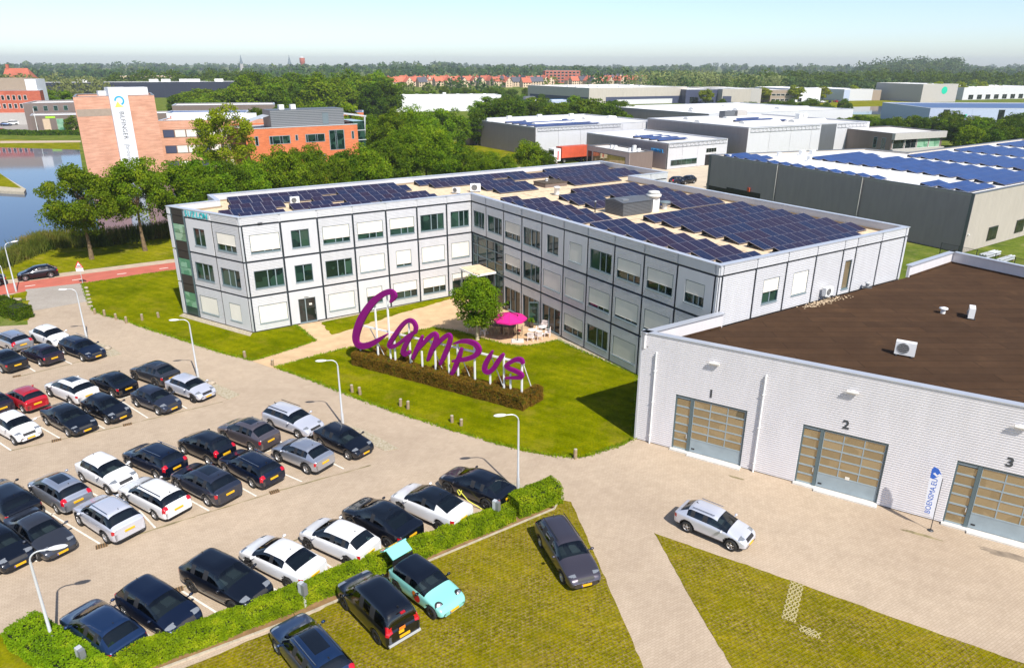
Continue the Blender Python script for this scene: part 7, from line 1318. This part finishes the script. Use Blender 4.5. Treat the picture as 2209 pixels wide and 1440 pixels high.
BL.win(BL.f2, 5.2, 7.4, 3.6, 7.4, 3, 'glass_dark', 'dark_metal'); BL.win(BL.f2, 26, 28.2, 3.0, 7.4, 3, 'glass_dark', 'dark_metal'); BL.f2.text('lettering', 'BOLMAT', 17.2, 4.9, 1.15, 'ink', .05, .02, .02)
MB().add([BL.f2.P(x, z, .08) for x, z in ((12.0, 4.0), (12.8, 4.1), (14.0, 4.7), (14.3, 5.8), (13.4, 5.7), (12.5, 5.3), (12.2, 4.7))], [tuple(range(7))]).build('leaf_logo', 'logo_green', BL.t)
sheet('pond', [(167.48, 405.94), (188.48, 437.79), (224.98, 454.24), (222.01, 404.18), (185.92, 376.23), (159.74, 375.19)], .02, 'water'); sheet('pond_bank', [(175.71, 446.90), (210.30, 504.30), (303.82, 550.11), (261.00, 441.11), (219.80, 400.07), (222.48, 449.09), (186.46, 433.00)], .01, 'verge')
sheet('yard', [(7.79, 162.84), (21.63, 183.98), (49.91, 184.55), (44.11, 137.82), (37.14, 145.95), (32.32, 150.04), (19.37, 154.86)], -.02, 'sand_paving'); sheet('yard', [(45, 150), (60, 186), (36, 172), (11, 183), (-8, 170), (30, 138)], -.015, 'sand_paving')
sheet('yard', [(-184.99, 256.78), (-169.13, 257.23), (-153.64, 263.03), (-165.68, 284.33), (-200.86, 301.21), (-225.79, 315.34)], -.006, 'asphalt_grey'); sheet('bank_lawn', [(-21.14, 230.00), (-3.08, 189.99), (8.05, 168.77), (7.11, 205.75), (-14.75, 244.91)], -.012, 'verge')
# --- truck, cars and yard things
t = thing('container_truck', 'white truck with a red shipping container by the grey warehouse', 'truck', (15.5, 186.2, 0), R(33))
MB().box(-4.6, -1.22, 1.35, 4.2, 1.22, 4.05).build('container', 'container_red', t); MB().box(-6.9, -1.2, .7, -4.9, 1.2, 3.7).build('cab', 'white_metal', t); MB().box(-6.93, -1.05, 2.3, -6.9, 1.05, 3.3).build('windscreen', 'car_glass', t); MB().box(-5.9, -1.22, 1.0, -5.5, -1.2, 3.2).build('cab_stripe', 'sign_red', t); MB().box(-6.7, -.45, .6, 4.2, .45, 1.33).build('chassis', 'black', t)
for k in range(14): MB().box(-4.5 + .62 * k, -1.26, 1.45, -4.2 + .62 * k, -1.22, 3.95).build('container_rib', 'container_red', t)
for x in (-6.0, -3.6, 2.0, 3.3):
    for sy in (-1, 1): wo = link('wheel', MB().lathe([(.3, -.15), (.48, -.15), (.5, 0), (.48, .15), (.3, .15)], 14, 0, (0, 0, 0), 'y').mesh('tyre', 'tyre'), t, (x, sy * 1.0, .5)); link('rim', MB().lathe([(0, -.12), (.3, -.12)], 10, 0, (0, 0, 0), 'y').mesh('rim', 'rim'), wo)
car('black tall car left of the pair in the yard behind the office', (34.88, 150.70), 20, 'mpv', 4.3, 1.8, 1.65, 2.6, 'paint_navy', 1, group='cars in the rear yard', plate=False); car('black tall car right of the pair in the yard behind the office', (36.58, 151.34), 215, 'suv', 4.4, 1.85, 1.7, 2.65, 'paint_black', 1, group='cars in the rear yard'); car('dark blue car under the dark warehouse overhang', (41.55, 146.61), 30, 'hatch', 4.2, 1.8, 1.5, 2.6, 'paint_navy', 1, group='cars in the rear yard', plate=False)
car('white van parked before the far grey wall at the left', (-200.06, 296.54), 200, 'van', 5.0, 1.9, 1.95, 3.0, 'paint_white', 1, group='cars beyond the lake', plate=False, cat='van', name='parked_van'); car('small blue car beside the white van beyond the lake', (-199.64, 291.99), 30, 'hatch', 4.0, 1.75, 1.5, 2.5, 'paint_blue', 1, group='cars beyond the lake', plate=False); car('red car at the left edge beyond the lake', (-182.41, 264.03), 10, 'hatch', 4.3, 1.8, 1.5, 2.6, 'paint_red', 1, group='cars beyond the lake', plate=False); car('black car before the brown office front', (-156.45, 259.35), 10, 'hatch', 4.3, 1.8, 1.5, 2.6, 'paint_black', 1, group='cars beyond the lake', plate=False)
for k, p in enumerate(((203.64, 491.74), (208.30, 491.98), (214.64, 498.34), (217.80, 498.50))): car('far %s car by the white hall' % ('white', 'dark', 'bright red', 'silver')[k], p, 20 + 40 * k, 'hatch', 4.3, 1.8, 1.5, 2.6, ('paint_white', 'paint_black', 'paint_red', 'paint_silver')[k], 1, group='cars by the far halls', plate=False)
t = thing('yard_fence', 'dark steel mesh fence between the office and the dark warehouse', 'fence', (*(55.81, 90.94), 0), R(-58))
for k in range(6): MB().box(2.2 * k, -.03, 0, 2.2 * k + .06, .03, 1.9).build('fence_post', 'dark_metal', t)
for k in range(5):
    mb = MB(); [mb.box(2.2 * k + .12 * j + .08, -.008, .1, 2.2 * k + .12 * j + .10, .008, 1.85) for j in range(17)]; [mb.box(2.2 * k + .06, -.012, z, 2.2 * k + 2.2, .012, z + .03) for z in (.12, 1.0, 1.8)]; o = mb.build('fence_mesh', 'dark_metal', t); o['kind'] = 'stuff'
for k, (p, n) in enumerate((((62.38, 90.29), 6), ((62.69, 87.98), 5))):
    t = thing('pipe_stack', 'stack of pale sheets and pipes behind the hall, %s' % ('left', 'right')[k], 'pipes', (*p, 0), R(34), 'stacks behind the hall')
    for i in range(n): MB().tube((-2, .35 * (i % 3), .25 + .3 * (i // 3)), (2, .35 * (i % 3), .25 + .3 * (i // 3)), .14, None, 8).build('pipe', 'pole_grey', t)
    MB().box(-1.8, -.2, 0, -1.6, 1.0, .12).build('skid', 'wood_post', t); MB().box(1.6, -.2, 0, 1.8, 1.0, .12).build('skid', 'wood_post', t)
# ---------------------------------------------------------------- far estate
hw_ = MB().box(-5, -4, 0, 5, 4, 5.2).add([(-5, -4, 5.2), (-5, 4, 5.2), (-5, 0, 9.6), (5, -4, 5.2), (5, 4, 5.2), (5, 0, 9.6)], [(0, 1, 2), (3, 5, 4)]).mesh('wall', 'cream_wall'); hr = {}
for m in ('red_tile', 'dark_tile'): hr[m] = MB().add([(-5.3, -4.5, 4.9), (5.3, -4.5, 4.9), (5.3, 0, 9.9), (-5.3, 0, 9.9), (-5.3, 4.5, 4.9), (5.3, 4.5, 4.9)], [(0, 1, 2, 3), (3, 2, 5, 4)]).box(2.5, -.6, 8.6, 3.5, .4, 11.0).mesh('roof', m)
hwn = MB(); [hwn.box(x, -4.06, z, x + 1.3, -4.0, z + 1.3) for x in (-4, -1, 2.4) for z in (1, 3.2)]; [hwn.box(s * 5.0 - .03, y, z, s * 5.0 + .03, y + 1.1, z + 1.2) for s in (-1, 1) for y in (-2.4, 1.2) for z in (1, 3.4, 5.6)]; hwn = hwn.mesh('windows', 'glass_dark')
rh = random.Random(4)
def estate(n, px0, px1, y0, y1, lab, grp, mats):
    for i in range(n):
        y = rh.uniform(y0, y1); px = px0 + (px1 - px0) * (i + rh.random() * .8) / n; x = (px - 1104.5) / 1538.7 * (.9353 * y + 8.3)
        t = thing('house', lab, 'house', (x, y, 0), R(rh.choice((25, 115, 30, 120)) + rh.uniform(-6, 6)), grp); link('wall', hw_, t); link('roof', hr[rh.choice(mats)], t); o = link('window_rows', hwn, t); o['kind'] = 'stuff'
estate(46, 838, 1185, 800, 960, 'small red-roofed house in the far estate left of the apartment block', 'red-roofed houses in the far estate', ('red_tile', 'red_tile', 'red_tile', 'dark_tile'))
estate(26, 1225, 1390, 860, 1000, 'small red-roofed house in the far estate right of the apartment block', 'red-roofed houses in the far estate, right part', ('red_tile', 'red_tile', 'dark_tile'))
estate(10, 1290, 1372, 1050, 1150, 'small dark-roofed house behind the far estate', 'dark-roofed houses', ('dark_tile',))
AB = Shed('apartment_block', 'brown four-storey apartment block among the far red roofs', (40, 1010), (42, 985), (88, 990), 15.5, 'red_brick', 'red_brick', 'pale_roof', 'apartments', .4)
for k in range(9):
    for z in (1.5, 5, 8.5, 12): AB.win(AB.f2, 1.5 + 5 * k, 4.8 + 5 * k, z, z + 2, 1, 'glass_dark', 'white_metal')
CB = Shed('cream_apartments', 'low cream apartment blocks behind the long dark warehouse', (-405, 790), (-400, 765), (-350, 775), 11.0, 'cream_wall', 'cream_wall', 'pale_roof', 'apartments', .4)
for k in range(8):
    for z in (1.5, 5, 8): CB.win(CB.f2, 2 + 6 * k, 5.5 + 6 * k, z, z + 1.6, 1, 'glass_dark', 'white_metal')
t = thing('red_roof_hall', 'large building with a steep orange tiled roof at the far left', 'building', (-416, 640, 0), R(12)); MB().box(-10, -7, 0, 10, 7, 11).build('wall', 'cream_wall', t); MB().add([(-11, -8, 10.5), (11, -8, 10.5), (7, 0, 19), (-10, 0, 19), (-11, 8, 10.5), (11, 8, 10.5)], [(0, 1, 2, 3), (3, 2, 5, 4), (0, 3, 4), (1, 5, 2)]).build('roof', 'red_tile', t); MB().box(-9, -1, 17, -7, 1, 22).build('chimney', 'red_brick', t)
def spire(px, y, yt, lab, m):
    x = (px - 1104.5) / 1538.7 * (.9353 * y + 8.3); h = yt; t = thing('church_spire', lab, 'church', (x, y, 0), .4); MB().box(-5, -5, 0, 5, 5, h * .42).build('tower', 'grey_wall' if m == 'slate' else 'copper_green', t); MB().lathe([(6.4, h * .42), (3.2, h * .62), (0.02, h)], 8).build('spire', m, t); MB().box(-5, 5, 0, 5, 40, h * .3).build('nave', 'grey_wall', t)
spire(521, 2600, 52, 'slender church spire with green base on the left horizon', 'slate'); spire(625, 2300, 48, 'dark pointed church spire left of the water tower', 'slate')
t = thing('water_tower', 'squat red brick water tower on the horizon', 'tower', ((653 - 1104.5) / 1538.7 * (.9353 * 2000 + 8.3), 2000, 0)); MB().lathe([(5, 0), (5, 22), (6.8, 25), (6.8, 36), (6.2, 37)], 16).build('shaft', 'red_brick', t); MB().lathe([(7, 37), (0, 40)], 16).build('roof', 'pale_roof', t)

# ---------------------------------------------------------------- summer haze
hz = MB().box(-5200, -60, -1.2, 5200, 4700, 60).build('haze', []) if False else None
me = bpy.data.meshes.new('haze'); b_ = MB().box(-5200, -60, -1.2, 5200, 4700, 60); me.from_pydata(b_.v, [], b_.f)
hm = bpy.data.materials.new('haze'); hm.use_nodes = True; hm.node_tree.nodes.clear(); ho = hm.node_tree.nodes.new('ShaderNodeOutputMaterial'); hv = hm.node_tree.nodes.new('ShaderNodeVolumePrincipled')
hv.inputs['Color'].default_value = (0.86, 0.92, 1.0, 1); hv.inputs['Density'].default_value = 0.00016; hv.inputs['Anisotropy'].default_value = 0.2; hm.node_tree.links.new(hv.outputs[0], ho.inputs['Volume'])
me.materials.append(hm); tag(link('haze', me), 'thin pale summer haze over the whole site', 'haze', None, 'stuff'); sc.cycles.volume_bounces = 0
# ================================================================ terrace
mat('parasol_pink', (0.62, 0.008, 0.22), 0.8, var=0.06, scale=1.5); mat('table_brown', (0.09, 0.045, 0.04), 0.5, var=0.15, scale=4); mat('teak', (0.36, 0.27, 0.18), 0.8, var=0.2, scale=6); mat('cushion_red', (0.5, 0.015, 0.05), 0.8); mat('pink_white', (0.78, 0.68, 0.66), 0.6)
t = thing('parasol', 'bright pink cantilever parasol on a dark pole over the terrace table', 'parasol', (*(0.51, 60.00), 0.02), R(0))
MB().box(-.55, -.45, 0, .55, .45, .07).build('base', 'sill_paint', t); MB().tube((0, 0, .07), (0, 0, 2.55), .035).build('pole', 'black', t); cx, cy = -.75, .35
MB().tube((0, 0, 1.7), (cx * .55, cy * .55, 2.52), .025).tube((0, 0, 2.5), (cx, cy, 2.72), .025).build('arm', 'black', t)
for k in range(8):
    a0, a1 = 2 * PI * k / 8, 2 * PI * (k + 1) / 8; r = 1.6; q = [(cx, cy, 2.68), (cx + r * math.cos(a0), cy + r * math.sin(a0), 2.12), (cx + r * math.cos(a1), cy + r * math.sin(a1), 2.12)]
    MB().add(q + [(v[0], v[1], v[2] - .14) for v in q[1:]], [(0, 1, 2), (1, 3, 4, 2)]).build('canopy_panel', 'parasol_pink', t); MB().tube(q[0], q[1], .012, None, 4).build('rib', 'black', t)
TT = R(-14)
t = thing('terrace_table', 'long dark brown terrace table under the pink parasol', 'table', (*(-0.93, 62.37), 0.02), TT)
for x in (-.66, .66): MB().box(x - .64, -.5, .70, x + .64, .5, .75).build('tabletop', 'table_brown', t)
for x in (-1.2, -.1, .1, 1.2):
    for y in (-.42, .42): MB().box(x - .035, y - .035, 0, x + .035, y + .035, .70).build('leg', 'table_brown', t)
def chair(lab, p, rz, m='teak', cushion=None, grp='chairs at the long terrace table', parent=None):
    t = thing('garden_chair', lab, 'chair', (*p, 0.02), rz, grp); MB().box(-.26, -.25, .40, .26, .25, .44).build('seat', m, t)
    for x in (-.24, .24):
        for y in (-.23, .23): MB().box(x - .025, y - .025, 0, x + .025, y + .025, .40 if y > 0 else .88).build('leg', m, t)
    MB().box(-.24, -.25, .82, .24, -.21, .90).build('top_rail', m, t)
    for k in range(5): MB().box(-.19 + .085 * k, -.245, .45, -.15 + .085 * k, -.215, .82).build('slat', m, t)
    for x in (-.27, .27): MB().box(x - .025, -.25, .62, x + .025, .25, .65).build('armrest', m, t)
    if cushion: MB().box(-.22, -.2, .44, .22, .22, .50).build('cushion', cushion, t)
T0 = Vector((-0.93, 62.37)); tx, ty = Vector((math.cos(TT), math.sin(TT))), Vector((-math.sin(TT), math.cos(TT)))
for k, x in enumerate((-.95, -.15, .65)): p = T0 + tx * x - ty * .85; chair('slatted teak chair on the near side of the long table, %s from the left' % ordn(k), tuple(p), TT)
for k, x in enumerate((-.8, 0, .8)): p = T0 + tx * x + ty * .85; chair('chair with red cushion on the far side of the long table, %s from left' % ordn(k), tuple(p), TT + PI, 'teak', 'cushion_red')
p = T0 + tx * 1.75 - ty * .35; chair('teak chair with red cushion at the right end of the long table', tuple(p), TT + PI / 2, 'teak', 'cushion_red'); p = T0 - tx * 1.75; chair('teak chair with red cushion at the left end of the long table', tuple(p), TT - PI / 2, 'teak', 'cushion_red')
for k, p in enumerate(((1.83, 61.06), (2.80, 61.91))):
    t = thing('bistro_table', 'small round white bistro table, %s one on the terrace' % ('nearer', 'farther')[k], 'table', (*p, 0.02), 0, 'bistro tables'); MB().lathe([(0, .70), (.38, .70), (.40, .72), (.38, .74), (0, .74)], 18).build('tabletop', 'white_metal', t); MB().tube((0, 0, 0), (0, 0, .7), .03).build('stem', 'white_metal', t); MB().lathe([(.28, 0), (.26, .03), (.03, .06)], 14).build('foot', 'white_metal', t)
for k, (p, a) in enumerate((((1.66, 60.12), 0), ((2.38, 60.36), .6), ((3.26, 61.19), 1.4), ((3.03, 62.90), 2.8), ((2.46, 61.43), 4.5))): chair('white bistro chair, %s on the terrace' % ('nearest of the lot', 'between the two round tables in front', 'right of the farther round table', 'behind the farther round table', 'left of the farther round table')[k], p, a, 'pink_white', None, 'white bistro chairs')
for k, (p, a) in enumerate((((-2.55, 61.63), 1.0), ((-4.03, 62.85), 2.0))): chair('white chair beside the terrace tree, %s one' % ('right', 'left')[k], p, a, 'pink_white', None, 'white chairs by the tree')
for k, p in enumerate(((-0.50, 68.83), (1.83, 63.65))):
    t = thing('plant_pot', 'dark planter beside the terrace doors, %s one' % ('left', 'right')[k], 'planter', (*p, 0.02), 0, 'planters'); MB().lathe([(.0, 0), (.2, 0), (.26, .5), (.22, .5), (.2, .42), (0, .42)], 12).build('pot', 'bark_dark', t); rng = np.random.default_rng(k); c, nr, _, _ = crown_pts(rng, .32, .5, .42, 8, 220, .5); link('foliage', leaves_mesh('foliage', c, nr, .12, rng, 'leaf'), t)
# ---------------------------------------------------------------- bare lattice tiles in the right grass pavers
mat('lattice', (0.40, 0.34, 0.17), 0.9, var=0.15, scale=3)
lt = MB()
for i in range(5):
    s = .1; d0 = .02; Mx = Matrix.Translation((0, 0, 0))
    for j in range(2): pass
def lattice_tile():
    mb = MB(); w = .6; h = .4; n = 3
    for k in range(-2, 5):
        for sg in (1, -1):
            x0 = k * .2; p = Vector((x0 if sg > 0 else w - x0, 0)); q = Vector((x0 + .27 if sg > 0 else w - x0 - .27, h)); d = (q - p).normalized(); nn = Vector((-d.y, d.x)) * .022
            a, b = max(0, (0 - p.x) / (q.x - p.x)) if sg > 0 else max(0, (w - p.x) / (q.x - p.x)), min(1, (w - p.x) / (q.x - p.x)) if sg > 0 else min(1, (0 - p.x) / (q.x - p.x))
            if a >= b: continue
            u, v = p.lerp(q, a), p.lerp(q, b); z = .030 if sg > 0 else .028; mb.add([(u.x - nn.x, u.y - nn.y, z), (v.x - nn.x, v.y - nn.y, z), (v.x + nn.x, v.y + nn.y, z), (u.x + nn.x, u.y + nn.y, z), (u.x - nn.x, u.y - nn.y, 0), (v.x - nn.x, v.y - nn.y, 0), (v.x + nn.x, v.y + nn.y, 0), (u.x + nn.x, u.y + nn.y, 0)], [(0, 1, 2, 3), (0, 4, 5, 1), (1, 5, 6, 2), (2, 6, 7, 3), (3, 7, 4, 0)])
    return mb.mesh('lattice_tile', 'lattice')
LTM = lattice_tile(); gpR = [o for o in COL.objects if o.name.startswith('grass_pavers')][1]; a_, b_ = Vector((14.33, 27.70)), Vector((12.95, 25.11)); dd = (b_ - a_).normalized(); ang = math.atan2(dd.y, dd.x); nn = Vector((-dd.y, dd.x)); k = 0
for i in range(int((b_ - a_).length / .4)):
    q = a_ + dd * .4 * i - nn * .3; link('lattice_tile', LTM, gpR, (q.x, q.y, .004), ang - PI / 2)
for q in ((13.44, 24.94), (13.63, 24.75)): link('lattice_tile', LTM, gpR, (*q, .012), ang - PI / 2)
